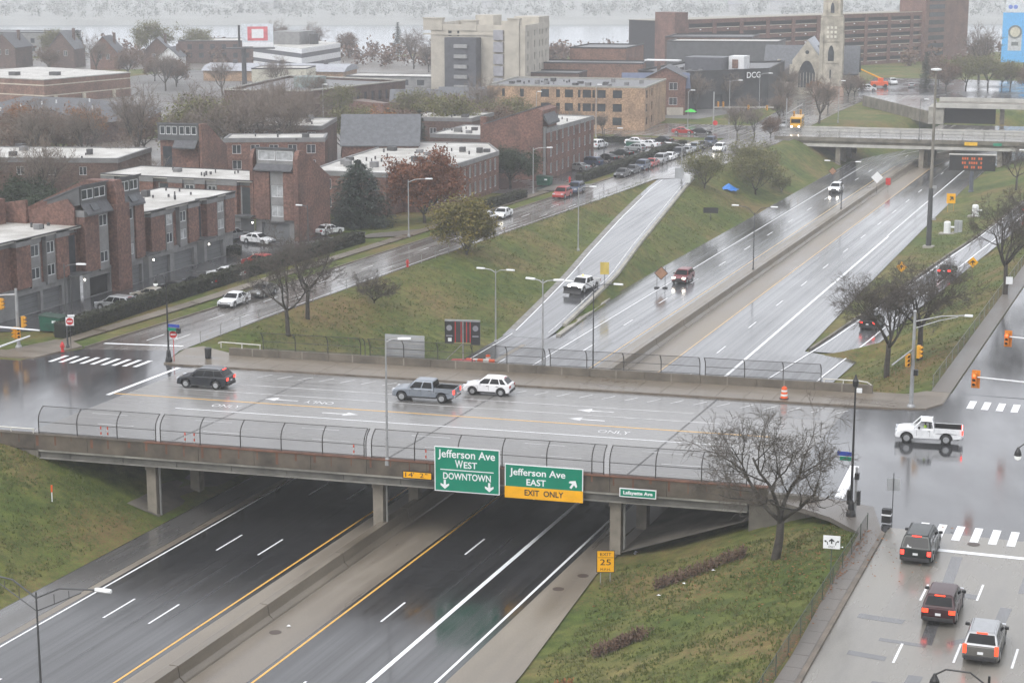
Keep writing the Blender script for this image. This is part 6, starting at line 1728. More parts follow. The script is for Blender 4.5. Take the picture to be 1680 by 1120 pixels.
for k in range(6):
    obj('porch', MB().box(6.4, 9.0, -14.6, -14.02, 1.4 + k * 3.05, 3.9 + k * 3.05), M('porch_screen', (0.30, 0.30, 0.33), 0.5), deco)
obj('cornice', MB().box(-13.4, 13.4, -14.25, -13.99, 17.7, 18.1), STONE, deco)

# ---------------------------------------------------------------- striped office, billboard post, other roofs on the left
wo = M('office_white', (0.68, 0.69, 0.70), 0.5, 0.08); go = M('office_glass_band', (0.12, 0.125, 0.14), 0.25, 0.15)
off = thing('striped_office', 'low white office with dark horizontal window bands near the river', 'building', (-276, 535, 0))
ftp = [(-33, 29), (0, 0), (-6, 40), (-36, 62)]
for z0, z1, mt, nm in ((-1, 1.4, go, 'base_wall'), (1.4, 3.1, wo, 'white_band'), (3.1, 4.3, go, 'window_band'), (4.3, 6.1, wo, 'white_band'), (6.1, 7.5, go, 'window_band'), (7.5, 8.9, wo, 'white_band')):
    obj(nm, MB().prism([(x * (1.0 if nm == 'white_band' else 0.995) - (0.0 if nm == 'white_band' else 0.1), y + (0 if nm == 'white_band' else 0.2)) for x, y in ftp], z0, z1), mt, off)
obj('roof', MB().prism([(x * 0.96 - 0.6, y * 0.96 + 1.2) for x, y in ftp], 8.9, 9.05), ROOF_W, off)
obj('roof_house', MB().box(-22, -12, 22, 34, 9.05, 13.2), PANEL, off); obj('air_unit', MB().box(-10.4, -8.6, 26, 29, 9.05, 12.4), VENT, off)

school = thing('long_brick_school', 'long low orange brick building with pale bands and white roof', 'building', (-290, 417, 0))
sf = [(-40, 8), (0, 0), (4.5, 34), (-34, 46)]
obj('wall', MB().prism(sf, -0.5, 6.2), BRICK_O, school)
obj('roof', MB().prism([(-40.2, 8), (0.2, -0.3), (4.8, 34), (-34, 46.3)], 6.2, 6.45), ROOF_W, school)
for z in (2.0, 4.7):
    m = MB()
    for a, b in zip(sf[:3], sf[1:3]):
        d = Vector((b[0] - a[0], b[1] - a[1], 0)); nr = Vector((d.y, -d.x, 0)).normalized() * 0.04
        m.poly([(a[0] + nr.x, a[1] + nr.y, z), (b[0] + nr.x, b[1] + nr.y, z), (b[0] + nr.x, b[1] + nr.y, z + 0.3), (a[0] + nr.x, a[1] + nr.y, z + 0.3)])
    obj('stone_band', m, M('stone_band', (0.5, 0.45, 0.36), 0.7), school)
for x, y in ((-30, 14), (-18, 10), (-8, 14)): obj('air_unit', MB().box(x, x + 2.4, y, y + 2, 6.45, 7.4), VENT, school)
for u in (3, 14, 26): obj('stone_pier', MB().box(0.4 + u * 0.13, 0.9 + u * 0.13, u, u + 1.0, 0, 2.0), M('stone_band'), school)

hip = thing('dark_roof_hall', 'wide low hall with dark grey pitched roof and small white vents', 'building', (-228, 345, 0))
m = MB(); 
A = [(-30, -12, 4.2), (7, -14, 4.2), (12, 2, 4.2), (2, 26, 4.2), (-36, 22, 4.2)]; rdg = [(-20, 4, 8.0), (-4, 4, 8.0)]
for q in ((A[0], A[1], rdg[1], rdg[0]), (A[1], A[2], rdg[1]), (A[2], A[3], rdg[1]), (A[3], A[4], rdg[0], rdg[1]), (A[4], A[0], rdg[0])): m.poly(q)
hr = obj('roof', m, SHING, hip)
obj('wall', MB().prism([(x * 0.94, y * 0.94) for x, y, z in A], -0.5, 4.15), BRICK_D, hip)
obj('dormer_slot', MB().box(-14, -6, -5.4, -4.2, 5.2, 6.1), EDGE, hip)
for x, y, z in ((-16, -3, 6.6), (-12, -1, 7.0), (-9, 0, 7.3), (-2, 2, 7.6), (2, -3, 6.6), (4, -5, 6.0), (-22, -4, 6.2), (-19, -6, 5.9)):
    obj('roof_vent', MB().tube([(x, y, z - 0.8), (x, y, z + 0.5)], 0.16, 6), FRAME_W, hr)

arch = thing('arched_brick_hall', 'brown brick hall with tall arched bays and flat roof beyond the townhouses', 'building', (-207, 402, 0))
m = MB()
P1 = wall_open(m, (-20, -2.5), (0, 0), -0.5, 6.5, [(2 + 3.6 * k, 3.7 + 3.6 * k, 0.3, 4.6) for k in range(5)], 0.4)
P2 = wall_open(m, (0, 0), (6.5, 44), -0.5, 6.5, [(16 + 3.2 * k, 17.4 + 3.2 * k, 2.4, 4.8) for k in range(8)], 0.4)
wall_open(m, (6.5, 44), (-30, 50), -0.5, 6.5, [], 0.4); wall_open(m, (-30, 50), (-20, -2.5), -0.5, 6.5, [], 0.4)
obj('wall', m, BRICK_D, arch)
def arch_win(P, u0, u1, v0, v1, d, t, mat):
    c, r_ = (u0 + u1) / 2, (u1 - u0) / 2
    obj('arched_window', MB().poly([P(u0, v0, d - 0.02), P(u1, v0, d - 0.02)] + [P(c + r_ * math.cos(a * PI / 8), v1 - r_ + r_ * math.sin(a * PI / 8), d - 0.02) for a in range(9)]), mat, t)
    m2 = MB()                                            # brick spandrels that round the head
    for a in range(8):
        for sgn in (0,):
            p0 = P(c + r_ * math.cos(a * PI / 8), v1 - r_ + r_ * math.sin(a * PI / 8), 0.01); p1 = P(c + r_ * math.cos((a + 1) * PI / 8), v1 - r_ + r_ * math.sin((a + 1) * PI / 8), 0.01)
            m2.poly([p0, P(u1 if a < 4 else u0, v1, 0.01), p1])
            if a == 3: m2.poly([P(u1, v1, 0.01), P(c, v1, 0.01), p1])
            if a == 4: m2.poly([P(c, v1, 0.01), P(u0, v1, 0.01), p0])
    return m2
for k in range(5):
    obj('arch_head', arch_win(P1, 2 + 3.6 * k, 3.7 + 3.6 * k, 0.3, 4.6, 0.4, arch, PANE), BRICK_D, arch)
for k in range(8): put_window(arch, P2, (16 + 3.2 * k, 17.4 + 3.2 * k, 2.4, 4.8), 0.4)
obj('roof', MB().poly([(-19.5, -2, 6.0), (0, 0.4, 6.0), (6.1, 43.6, 6.0), (-29.5, 49.5, 6.0)]), M('tar_roof'), arch)
m = MB()
for a, b in zip([(-20, -2.5), (0, 0), (6.5, 44), (-30, 50)], [(0, 0), (6.5, 44), (-30, 50), (-20, -2.5)]): m.tube([(*a, 6.55), (*b, 6.55)], 0.22, 4)
obj('coping', m, M('stone_coping'), arch)
obj('sloped_wing', MB().prism([(4, 16), (16, 10), (17, 12), (5, 22)], -0.5, 3.4), BRICK, arch)
obj('roof_house', MB().box(-12, -6, 18, 24, 6.0, 8.6), SILVER if False else M('copper_green', (0.22, 0.27, 0.26), 0.6), arch)
for k, (x, y) in enumerate(((-198, 432), (-190, 444))):
    gable('brick_shed', ['nearer brick wing with sloping slate top beside the arched hall', 'farther brick wing with sloping slate top beside the arched hall'][k], (x, y), R(-70), 7, 16, 2.6, 2.6, BRICK, SLATE, cat='building', group='slate-topped wings')

# old houses on the skyline, left
rgh = random.Random(5)
HS = [(-395, 545, 9, 14, 7, 4.5, BRICK_D, SHING, 'dark gabled brick house on the skyline second from the left'), (-377, 553, 9, 13, 6.5, 5.5, BRICK_D, SLATE, 'steep slate-roofed brick house on the skyline'), (-357, 548, 9, 12, 6, 5, BRICK, SHING, 'red brick gabled house in the middle of the skyline row'),
      (-341, 556, 9, 13, 6, 4.5, BRICK_D, SLATE, 'grey slate gabled house right of the red brick one'), (-330, 545, 7, 9, 5, 3, FRAME_W, SHING, 'small cream gabled house at the right end of the skyline row'), (-437, 560, 14, 10, 4, 3.5, M('blue_metal', (0.05, 0.08, 0.30), 0.5), M('blue_metal'), 'low house with bright blue metal roof')]
for x, y, w_, d, h, rh, wl_, rf_, lb in HS:
    gable('old_house', lb, (x, y), R(rgh.uniform(-20, 30)), w_, d, h, rh, wl_, rf_, [(w_ * 0.3, w_ * 0.3 + 1.2, h - 2.6, h - 0.8), (w_ * 0.6, w_ * 0.6 + 1.2, h - 2.6, h - 0.8)], group='old houses on the skyline', chim=(w_ * 0.25, d * 0.6))
block('flats', 'pale grey flats with rooftop pavilions at the left end of the skyline', [(-470, 600), (-415, 612), (-420, 630), (-474, 618)], 9, PANEL, {0: win_grid(2, 54, 12, 1.6, (2, 5), 1.7)}, PANEL_D, par=0.2)
block('flats', 'brick flats with pale flat roof at the right end of the skyline row', [(-352, 588), (-325, 600), (-330, 620), (-356, 610)], 8, BRICK_D, {0: win_grid(2, 26, 6, 1.6, (2, 5), 1.7)}, ROOF_W, par=0.2)
lowb = thing('low_hall', 'long low building with rounded grey metal roof near the billboard', 'building', (-298, 512, 0), R(12))
obj('wall', MB().box(0, 44, 0, 18, -0.5, 3.2), BRICK_T, lowb)
obj('roof', MB().xprism([(-0.6, 3.1), (3, 4.4), (9, 5.0), (15, 4.4), (18.6, 3.1)], -0.6, 44.6), M('roof_metal', (0.32, 0.33, 0.36), 0.5), lowb)
for x in (7, 22, 36): obj('roof_vent', MB().box(x, x + 1.2, 8, 9.2, 4.8, 6), VENT, lowb)
block('plain_building', 'cream windowless gabled building beside the billboard post', [(-273, 497), (-258, 503), (-261, 515), (-276, 509)], 5.2, M('cream_render', (0.60, 0.58, 0.48), 0.7, 0.1), {}, ROOF_W, par=0.1)
for k, (x, y, lx, ly, h, lb) in enumerate(((-246, 505, 26, 12, 3.2, 'low white-roofed shed left of the lot'), (-222, 520, 24, 12, 3.4, 'low white-roofed shed by the striped office'), (-214, 498, 30, 10, 3.0, 'low pale shed behind the parked cars'), (-235, 560, 26, 14, 4.5, 'pale shed near the river trees'))):
    block('flat_shed', lb, [(x, y), (x + lx, y + lx * 0.15), (x + lx - 2, y + ly + lx * 0.15), (x - 2, y + ly)], h, PANEL, {0: win_grid(1, lx - 1, 5, 2.2, (0.6,), 1.6)}, ROOF_W, par=0.1, group='low sheds')

# brick blocks right of the stone tower, black hall, narrow brick house
block('brick_block', 'tall plain brick block behind the tan office', [(-173, 495), (-157.5, 497), (-159.5, 520), (-175, 518)], 13.2, BRICK_O, {}, M('tar_roof'), par=0.3)
block('brick_block', 'wide plain brick block in front of the tall plain one', [(-176, 478), (-148, 482), (-151, 494.5), (-178, 491)], 10.0, BRICK_O, {}, M('tar_roof'), par=0.3)
block('brick_block', 'low brown brick block with flat roof right of the stone tower', [(-184, 462), (-160, 465), (-162, 477.6), (-186, 474)], 8.2, BRICK_D, {0: win_grid(1, 23, 4, 1.2, (4.5,), 1.6)}, M('tar_roof'), par=0.3)
BLK = M('black_brick', (0.040, 0.041, 0.044), 0.6, 0.25, 0.6)
blk, brf, BF = block('black_hall', 'black painted hall with small white sign at its upper corner', [(-133, 455), (-113.6, 480), (-117.5, 515), (-142, 500), (-143, 462)], 9.6, BLK, {0: [(4, 7, 6.2, 7.4), (14, 17, 1.5, 3.5)]}, M('tar_roof'), par=0.5)
roof_units(brf, 22, -10, 10, -16, 14, 9.1, 44, 0.8)
obj('roof_house', MB().box(-4, 6, -10, -2, 9.1, 12.4), M('dark_cladding'), blk); obj('roof_house', MB().box(6.5, 10.5, -6, 0, 9.1, 12.6), FRAME_W, blk); obj('roof_tank', MB().box(7.5, 9.0, -6.3, -6.02, 9.6, 11.8), BRICK_O, blk)
obj('roof_slab', MB().box(-13, -4, -16, -13, 11.6, 11.9), FRAME_W, blk)
sg = thing('wall_sign', 'small black wall sign with white letters high on the black hall', 'sign', (-116.6, 475.4, 8.0), R(52))
obj('panel', MB().box(-2.4, 2.4, -0.25, -0.05, -1.0, 1.0), EDGE, sg)
text('DCG', 2.1, PAINT_W, sg, (0, -0.26, 0), (R(90), 0, 0), off=0.03)
block('annex', 'dark grey hall with slanting roof behind the black building', [(-160, 545), (-128, 552), (-130, 570), (-162, 563)], 13.0, PANEL_D, {}, ROOF_W, par=0.3)
nb = gable('narrow_brick_house', 'narrow brick house with stone bay beside the green umbrella', (-130.5, 444), R(12), 9.5, 14, 9.0, 2.4, BRICK, SHING, [(5.6, 7.6, 6.0, 7.8), (5.6, 7.6, 2.4, 4.2), (1.4, 2.8, 6.0, 7.6), (1.4, 2.8, 2.4, 4.0)], cat='building', chim=(-2, 4))
obj('stone_bay', MB().box(0.4, 4.4, -0.5, -0.01, 0, 1.8), STONE, nb)
gable('brick_house', 'brick house with blue-grey gabled roof behind the tan office', (-142, 446), R(-70), 9, 16, 6.5, 3.2, BRICK_D, M('blue_slate', (0.09, 0.11, 0.17), 0.6), cat='building')
block('brick_block', 'dark roofed brick building left of the parking garage', [(-165, 560), (-140, 568), (-143, 590), (-168, 582)], 13.5, BRICK_D, {}, PANEL_D, par=0.3)

# ---------------------------------------------------------------- church
ch = thing('stone_church', 'grey limestone church with square bell tower and large arched window', 'church', (-112, 522, 0), R(8))
def gwall(x0, x1, y, h, rh, mat, name, y2):
    c = (x0 + x1) / 2
    return obj(name, MB().yprism([(x0, -0.5), (x1, -0.5), (x1, h), (c, h + rh), (x0, h)], y, y2), mat, ch)
gwall(-4.9, 3.2, 0, 9.4, 5.4, STONE_C, 'nave_front', 0.8)
gwall(-4.5, 2.8, 0.8, 9.2, 5.1, STONE_C, 'nave_wall', 26)
obj('nave_roof', MB().yprism([(-5.0, 9.0), (-0.85, 14.7), (3.3, 9.0), (3.3, 9.3), (-0.85, 15.0), (-5.0, 9.3)], 0.82, 26.2), M('pale_roof', (0.36, 0.38, 0.42), 0.6), ch)
def lancet(c, z0, w_, h, y, mat, name, n=7):
    pts = [(c - w_ / 2, z0), (c + w_ / 2, z0), (c + w_ / 2, z0 + h * 0.55)]
    for k in range(1, n): 
        a = k / n; pts.append((c + w_ / 2 * (1 - a) ** 0.8 * 1.0, z0 + h * (0.55 + 0.45 * math.sin(a * PI / 2))))
    pts.append((c, z0 + h))
    pts += [(2 * c - x, z) for x, z in pts[2:-1]][::-1]
    return pts
big = obj('great_window', MB().yprism(lancet(-0.85, 1.9, 4.6, 7.4, 0, None, ''), -0.06, 0.3), PANE, ch)
o_ = lancet(-0.85, 1.7, 5.3, 8.1, 0, None, ''); i_ = lancet(-0.85, 1.9, 4.6, 7.4, 0, None, '')
m = MB()
for k in range(len(o_)):
    a, b = k, (k + 1) % len(o_)
    m.poly([(o_[a][0], -0.22, o_[a][1]), (o_[b][0], -0.22, o_[b][1]), (i_[b][0], -0.22, i_[b][1]), (i_[a][0], -0.22, i_[a][1])])
    m.poly([(o_[a][0], -0.22, o_[a][1]), (o_[a][0], 0, o_[a][1]), (o_[b][0], 0, o_[b][1]), (o_[b][0], -0.22, o_[b][1])]); m.poly([(i_[b][0], -0.22, i_[b][1]), (i_[b][0], 0, i_[b][1]), (i_[a][0], 0, i_[a][1]), (i_[a][0], -0.22, i_[a][1])])
obj('window_surround', m, STONE_C, big)
for k in range(-2, 3): obj('tracery_bar', MB().box(-0.85 + k * 0.85 - 0.07, -0.85 + k * 0.85 + 0.07, -0.16, -0.07, 1.9, 6.2 - abs(k) * 0.2), STONE_C, big)
obj('rose_window', MB().lathe([(0.55, -0.03), (0.5, 0.3)], 12, (-0.85, 0, 11.6), 'y'), PANE, ch)
for x in (-5.6, -9.0):
    obj('buttress', MB().box(x, x + 0.9, -0.6, 1.0, -0.5, 8.2 if x > -6 else 9.6), STONE_C, ch)
obj('side_wing', MB().box(-8.2, -4.6, 0.6, 8, -0.5, 5.4), STONE_C, ch)
obj('side_roof', MB().yprism([(-8.5, 5.3), (-4.52, 5.3), (-4.52, 7.6), (-5.2, 7.7)], 0.4, 8.2), SLATE, ch)
obj('transept', MB().box(-13.5, 12.6, 9, 22, -0.5, 5.0), STONE_C, ch)
obj('transept_roof', MB().xprism([(8.4, 4.9), (15.5, 12.4), (22.6, 4.9), (22.6, 5.3), (15.5, 12.8), (8.4, 5.3)], -13.8, 12.9), SLATE, ch)
# tower
tx0, tx1 = 2.9, 8.6
obj('tower_wall', MB().box(tx0, tx1, -1.8, 3.9, -0.5, 21.6), STONE_C, ch)
for sx in (tx0 - 0.35, tx1 - 0.65):
    for sy in (-2.2, 3.3):
        obj('tower_buttress', MB().box(sx, sx + 1.0, sy, sy + 1.0, -0.5, 16.8), STONE_C, ch)
        obj('tower_pinnacle', MB().box(sx + 0.15, sx + 0.85, sy + 0.15, sy + 0.85, 16.8, 21.0), STONE_C, ch)
for z in (3.2, 8.8, 14.6, 21.4): obj('string_course', MB().box(tx0 - 0.2, tx1 + 0.2, -2.0, -1.79, z, z + 0.3), STONE_C, ch)
obj('tower_window', MB().yprism(lancet((tx0 + tx1) / 2, 9.4, 1.6, 4.2, 0, None, ''), -1.86, -1.7), PANE, ch)
for k in range(3):
    for j in range(3): obj('belfry_louver', MB().box(tx0 + 1.5 + k * 1.05, tx0 + 2.1 + k * 1.05, -1.9, -1.7, 15.6 + j * 1.25, 16.3 + j * 1.25), M('pale_stone', (0.62, 0.60, 0.52), 0.7), ch)
obj('tower_slit', MB().box(5.5, 5.9, -1.86, -1.7, 4.6, 7.0), PANE, ch)
obj('belfry', MB().lathe([(2.7, 21.6), (2.7, 25.5), (2.4, 27.5), (1.6, 31), (0.3, 35)], 8, ((tx0 + tx1) / 2, 1.05, 0)), STONE_C, ch)
for a in range(4):
    px, py = (tx0 + tx1) / 2 + 2.6 * math.cos(a * PI / 2 + PI / 4), 1.05 + 2.6 * math.sin(a * PI / 2 + PI / 4)
    obj('corner_spire', MB().lathe([(0.55, 21.6), (0.5, 24.5), (0.05, 28)], 6, (px, py, 0)), STONE_C, ch)
obj('belfry_opening', MB().yprism(lancet((tx0 + tx1) / 2, 22.4, 1.0, 2.8, 0, None, ''), -1.75, -1.4), PANE, ch)
obj('porch', MB().box(1.2, 9.6, -3.4, -2.25, -0.5, 2.6), M('pink_stone', (0.42, 0.30, 0.24), 0.8), ch)

# ---------------------------------------------------------------- big brick parking garage
pg = thing('parking_garage', 'large brick parking garage with long open decks behind the church', 'building', (-166, 587, 0), math.atan2(127, 66))
Lg, hg = math.hypot(66, 127), 17.2
GB = brick('brick_garage', (0.175, 0.095, 0.075), (0.145, 0.082, 0.066), (0.17, 0.125, 0.11))
VOID = M('deck_shade', (0.035, 0.035, 0.040), 0.8)  # near-black colour of a solid core, painted as shade behind the open decks
obj('shade_core', MB().box(0.3, Lg - 0.3, 1.2, 26, -1, hg - 0.3), VOID, pg)
nb_, lev = 11, 6
for k in range(lev + 1):
    z = k * 2.75
    obj('deck_band', MB().box(0, Lg, 0, 1.19, z - 0.2, z + 1.25), GB, pg)
    obj('deck_edge', MB().box(0, Lg, -0.06, -0.004, z + 1.1, z + 1.27), M('stone_band'), pg)
for k in range(nb_ + 1):
    x = k * Lg / nb_
    obj('pier', MB().box(x - 0.9, x + 0.9, -0.28, -0.07, -1, hg - 0.2), GB, pg)
    for j in range(lev):
        if k < nb_: obj('deck_lamp', MB().box(x + Lg / nb_ / 2 - 0.35, x + Lg / nb_ / 2 + 0.35, -0.1, -0.004, j * 2.75 + 0.45, j * 2.75 + 0.8), FRAME_W, pg)
obj('stair_tower', MB().box(-6, 0.0, -0.6, 8, -1, hg + 2.8), GB, pg)
st2 = obj('stair_tower', MB().box(Lg * 0.86, Lg + 6, -1.5, 10, -1, hg + 9), GB, pg)
for k in range(8): obj('stair_window', MB().box(Lg * 0.875, Lg * 0.94, -1.56, -1.502, 2 + k * 2.75, 3.6 + k * 2.75), PANE, st2)
obj('roof', MB().box(0, Lg, 1.2, 26, hg - 0.29, hg - 0.1), CONC, pg)

# ---------------------------------------------------------------- second overpass and the bridges beyond
b2 = thing('overpass_bridge', 'pale second overpass with railing crossing the freeway in the distance', 'bridge', (0, 0, 0))
Y2 = lambda x, t: 399 + 0.10 * (x + 60) + t
def band2(x0, x1, t0, t1, z0, z1): return MB().prism([(x0, Y2(x0, t0)), (x1, Y2(x1, t0)), (x1, Y2(x1, t1)), (x0, Y2(x0, t1))], z0, z1)
PALE = M('pale_concrete', (0.42, 0.41, 0.38), 0.7, 0.2, 0.5)
obj('deck', band2(-92, -16, 0, 20, -1.0, -0.05), CONC_D, b2); obj('roadway', band2(-92, -16, 1.2, 18.5, -0.048, 0.02), ASPH_L, b2)
obj('parapet', band2(-92, -16, -0.4, 0.0, -0.3, 0.55), CONC_D, b2); obj('parapet', band2(-92, -16, 19.6, 20, -0.3, 1.0), PALE, b2)
obj('girder', band2(-90, -18, -0.2, 0.1, -1.5, -0.9), PALE, b2); obj('girder', band2(-90, -18, 19.4, 19.8, -1.5, -0.9), PALE, b2)
for k in range(18):
    x = -91 + k * 4.2
    obj('rail_post', MB().tube([(x, Y2(x, -0.2), 0.5), (x, Y2(x, -0.2), 2.4)], 0.07, 5), FENCE_G, b2)
for z in (1.1, 1.7, 2.4): obj('rail', MB().tube([(-91, Y2(-91, -0.2), z), (-17, Y2(-17, -0.2), z)], 0.05, 4), FENCE_G, b2)
obj('rail_mesh', MB().poly([(-91, Y2(-91, -0.2), 0.5), (-17, Y2(-17, -0.2), 0.5), (-17, Y2(-17, -0.2), 2.4), (-91, Y2(-91, -0.2), 2.4)]), veil('pale_link', (0.5, 0.5, 0.5), 0.4), b2)
for xc in (-78.8, -61.6, -45.8):
    for t in (1.2, 7, 13, 18.8):
        obj('column', MB().box(xc - 0.5, xc + 0.5, Y2(xc, t) - 0.5, Y2(xc, t) + 0.5, ZF - 0.3, -1.4), COLM, b2)
    obj('pier_cap', band2(xc - 0.55, xc + 0.55, 0.6, 19.4, -1.41, -1.002), COLM, b2)
obj('abutment', band2(-92, -86.5, 0.4, 19.6, -3, -1.0), ABUT, b2); obj('abutment', band2(-30, -26, 0.4, 19.6, -3, -1.0), ABUT, b2)
obj('slope_paving', MB().poly([(-86.6, Y2(-86.6, 0.3), -2.0), (-79.5, Y2(-79.5, 0.3), ZF + 0.1), (-79.5, Y2(-79.5, 19.7), ZF + 0.1), (-86.6, Y2(-86.6, 19.7), -2.0)]), SLP, b2)
for nm, lb, xx, wdt, hh, mt in (('clearance_sign', 'yellow clearance plate on the second overpass', -51.5, 2.6, 0.7, 'sign_yellow_far'), ('street_sign', 'small green street plate on the second overpass', -46.2, 1.7, 0.6, 'sign_green_far')):
    t = thing(nm, lb, 'sign', (xx, Y2(xx, -0.55), -0.1), R(5.7))
    obj('panel', MB().box(-wdt / 2, wdt / 2, -0.03, 0.03, -hh / 2, hh / 2), M(mt, (0.78, 0.45, 0.02) if 'yellow' in mt else (0.01, 0.22, 0.13), 0.4), t)
    obj('bracket', MB().box(-0.3, 0.3, 0.031, 0.13, -0.1, 0.1), POLE_X if False else CONC_D, t)
b3 = thing('overpass_bridge', 'grey ramp bridge with pale edge beam and dark opening beyond the second overpass', 'bridge', (-58, 446, 0), R(4))
obj('edge_beam', MB().box(-8, 44, -0.3, 0.3, 3.5, 4.5), PALE, b3); obj('deck', MB().box(-8, 44, 0.32, 13, 3.6, 4.1), CONC_D, b3)
obj('parapet', MB().box(-8, 44, 12.4, 13, 4.1, 5.0), PALE, b3)
obj('opening_shade', MB().box(-6, 5.5, 3.5, 4.2, -0.3, 3.58), M('painted_shade', (0.02, 0.02, 0.021), 0.9), b3)  # near-black slab added as the shade under the bridge, no real wall
obj('abutment', MB().box(-9.5, -6.02, 0.31, 12, -0.3, 3.58), CONC, b3)
obj('ramp_wall', MB().prism([(-30, 46), (-29, 46), (-9.0, 0.6), (-9.52, 0.3)], -0.3, 2.6), CONC_D, b3)
obj('ramp_deck', MB().prism([(-29.5, 46), (-12, 50), (-8.2, 13), (-9.4, 0.9)], 2.0, 2.62), ASPH_L, b3)
for x in (7, 20, 33): obj('column', MB().box(x - 0.5, x + 0.5, 3, 4, -0.3, 3.58), COLM, b3)
struct('cross_street_road', sheet([(-64, 424), (-14, 429), (-14, 446), (-64, 441)], 0.02), ASPH_L)
struct('far_lot', sheet([(-100, 520), (-20, 524), (-20, 600), (-108, 600)], 0.03), LOT)

# far shore: long pale buildings seen through the rain
rgf = random.Random(9)
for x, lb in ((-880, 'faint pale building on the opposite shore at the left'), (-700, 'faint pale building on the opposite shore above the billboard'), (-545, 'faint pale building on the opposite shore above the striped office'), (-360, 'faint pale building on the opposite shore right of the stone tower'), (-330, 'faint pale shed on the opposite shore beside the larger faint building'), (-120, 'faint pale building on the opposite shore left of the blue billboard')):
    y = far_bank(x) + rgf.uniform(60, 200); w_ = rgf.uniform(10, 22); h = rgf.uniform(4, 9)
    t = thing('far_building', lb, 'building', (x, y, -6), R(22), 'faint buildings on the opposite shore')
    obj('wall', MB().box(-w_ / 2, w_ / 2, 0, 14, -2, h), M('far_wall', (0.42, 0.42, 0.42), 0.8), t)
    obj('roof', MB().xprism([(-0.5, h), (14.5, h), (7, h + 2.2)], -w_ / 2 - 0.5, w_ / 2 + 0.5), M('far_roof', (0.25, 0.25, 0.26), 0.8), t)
# ================================================================ lamp posts, signals, signs, small things
POLE = M('galvanised_steel', (0.33, 0.335, 0.34), 0.45, 0.18, 1.5, metal=0.3)
POLE_D = M('dark_steel', (0.055, 0.057, 0.06), 0.5, 0.2, 1.5)
POLE_K = M('black_pole', (0.016, 0.016, 0.017), 0.45, 0.2, 1.5)
HEAD_W = M('lamp_head_white', (0.72, 0.73, 0.74), 0.35, 0.08)
SIG_Y = M('signal_yellow', (0.62, 0.30, 0.02), 0.45, 0.15)
SIG_Y2 = M('signal_orange', (0.62, 0.20, 0.02), 0.45, 0.15)
LENS_D = M('signal_lens_dark', (0.05, 0.035, 0.02), 0.3)
GREEN_S = M('sign_green', (0.0, 0.20, 0.118), 0.6, 0.08, 0.6, spec=0.25)
YEL_S = M('sign_yellow', (0.82, 0.40, 0.008), 0.6, 0.08, spec=0.25)
WHITE_S = M('sign_white', (0.78, 0.79, 0.80), 0.35, 0.05)
BLACK_S = M('sign_black', (0.015, 0.015, 0.016), 0.5, 0.1)
BACK_S = M('sign_back_aluminium', (0.34, 0.35, 0.36), 0.45, 0.2, 0.8)
ORANGE = M('safety_orange', (0.78, 0.11, 0.02), 0.5, 0.1)
REDP = M('hydrant_red', (0.52, 0.03, 0.03), 0.5, 0.15)

def lamp_post(label, x, y, z, top, arms, pole=POLE, r=0.11, head=HEAD_W, heads=True, base=True, group='street lights', truss=False):
    """tapered pole, arms given as (dx, dy, rise)"""
    t = thing('street_lamp', label, 'street lamp', (x, y, z), 0, group)
    h = top - z
    obj('pole', MB().tube([(0, 0, -0.2), (0, 0, h * 0.5), (0, 0, h)], [r, r * 0.8, r * 0.55], 8), pole, t)
    if base: obj('base', MB().lathe([(r * 2.0, -0.15), (r * 2.0, 0.25), (r * 1.2, 0.45)], 8), pole, t)
    for dx, dy, rise in arms:
        d = math.hypot(dx, dy); ux, uy = dx / d, dy / d
        obj('arm', MB().tube([(0, 0, h - 0.35), (dx * 0.4, dy * 0.4, h - 0.35 + rise * 0.8), (dx, dy, h - 0.35 + rise)], 0.05, 6), pole, t)
        if truss:
            obj('brace', MB().tube([(0, 0, h - 1.1), (dx * 0.75, dy * 0.75, h - 0.55 + rise * 0.9)], 0.035, 5), pole, t)
            for k in (0.3, 0.55): obj('strut', MB().tube([(dx * k, dy * k, h - 0.35 + rise * k * 1.3), (dx * k, dy * k, h - 1.1 + (0.55 + rise * 0.9) * k / 0.75)], 0.025, 4), pole, t)
        if heads:
            q = math.atan2(uy, ux)
            hm = MB().grid([[(dx + ux * a - uy * b * w_, dy + uy * a + ux * b * w_, h - 0.35 + rise + c) for b, c in ((-1, 0.0), (-0.7, 0.11), (0.7, 0.11), (1, 0.0), (0.7, -0.07), (-0.7, -0.07))] for a, w_ in ((-0.05, 0.08), (0.15, 0.17), (0.75, 0.18), (0.95, 0.10))], True)
            n0 = len(hm.v) - 24; hm.f.append([n0 + k for k in range(6)]); hm.f.append([n0 + 18 + k for k in range(6)])
            obj('lamp_head', hm, head, t)
    return t
lamp_post('tall pale lamp post on the near parapet with a single short head', -59.05, LY(-59, -18.1), 0.6, 10.4, [(0.9, 0.35, 0.25)], base=True)
lamp_post('double-armed lamp post rising behind the far parapet above the plow truck', -59.6, LY(-59.6, 18.1), 0.0, 9.0, [(-0.9, 0.2, 0.3), (1.0, 0.3, 0.3)], POLE)
lamp_post('dark slender median lamp post behind the far fence', -60.5, 181.0, ZF + 0.9, 5.6, [(-2.2, 0, 0.5), (2.2, 0, 0.5)], POLE_D, 0.09)
lamp_post('pale lamp post on the grass between the street and the ramp', -78.9, 200.3, gz(-78.9, 200.3), 3.0, [(-1.4, 0, 0.4), (1.4, 0, 0.4)], POLE)
lamp_post('pale lamp post on the grass left of the ramp farther up', -87.3, 254, gz(-87.3, 254), 6.0, [(1.6, 0.3, 0.5)], POLE)
lamp_post('dark double-armed median lamp post halfway up the freeway', -61.7, 254.5, ZF + 0.9, 3.6, [(-2.3, 0, 1.2), (2.3, 0, 1.2)], POLE_D, 0.09)
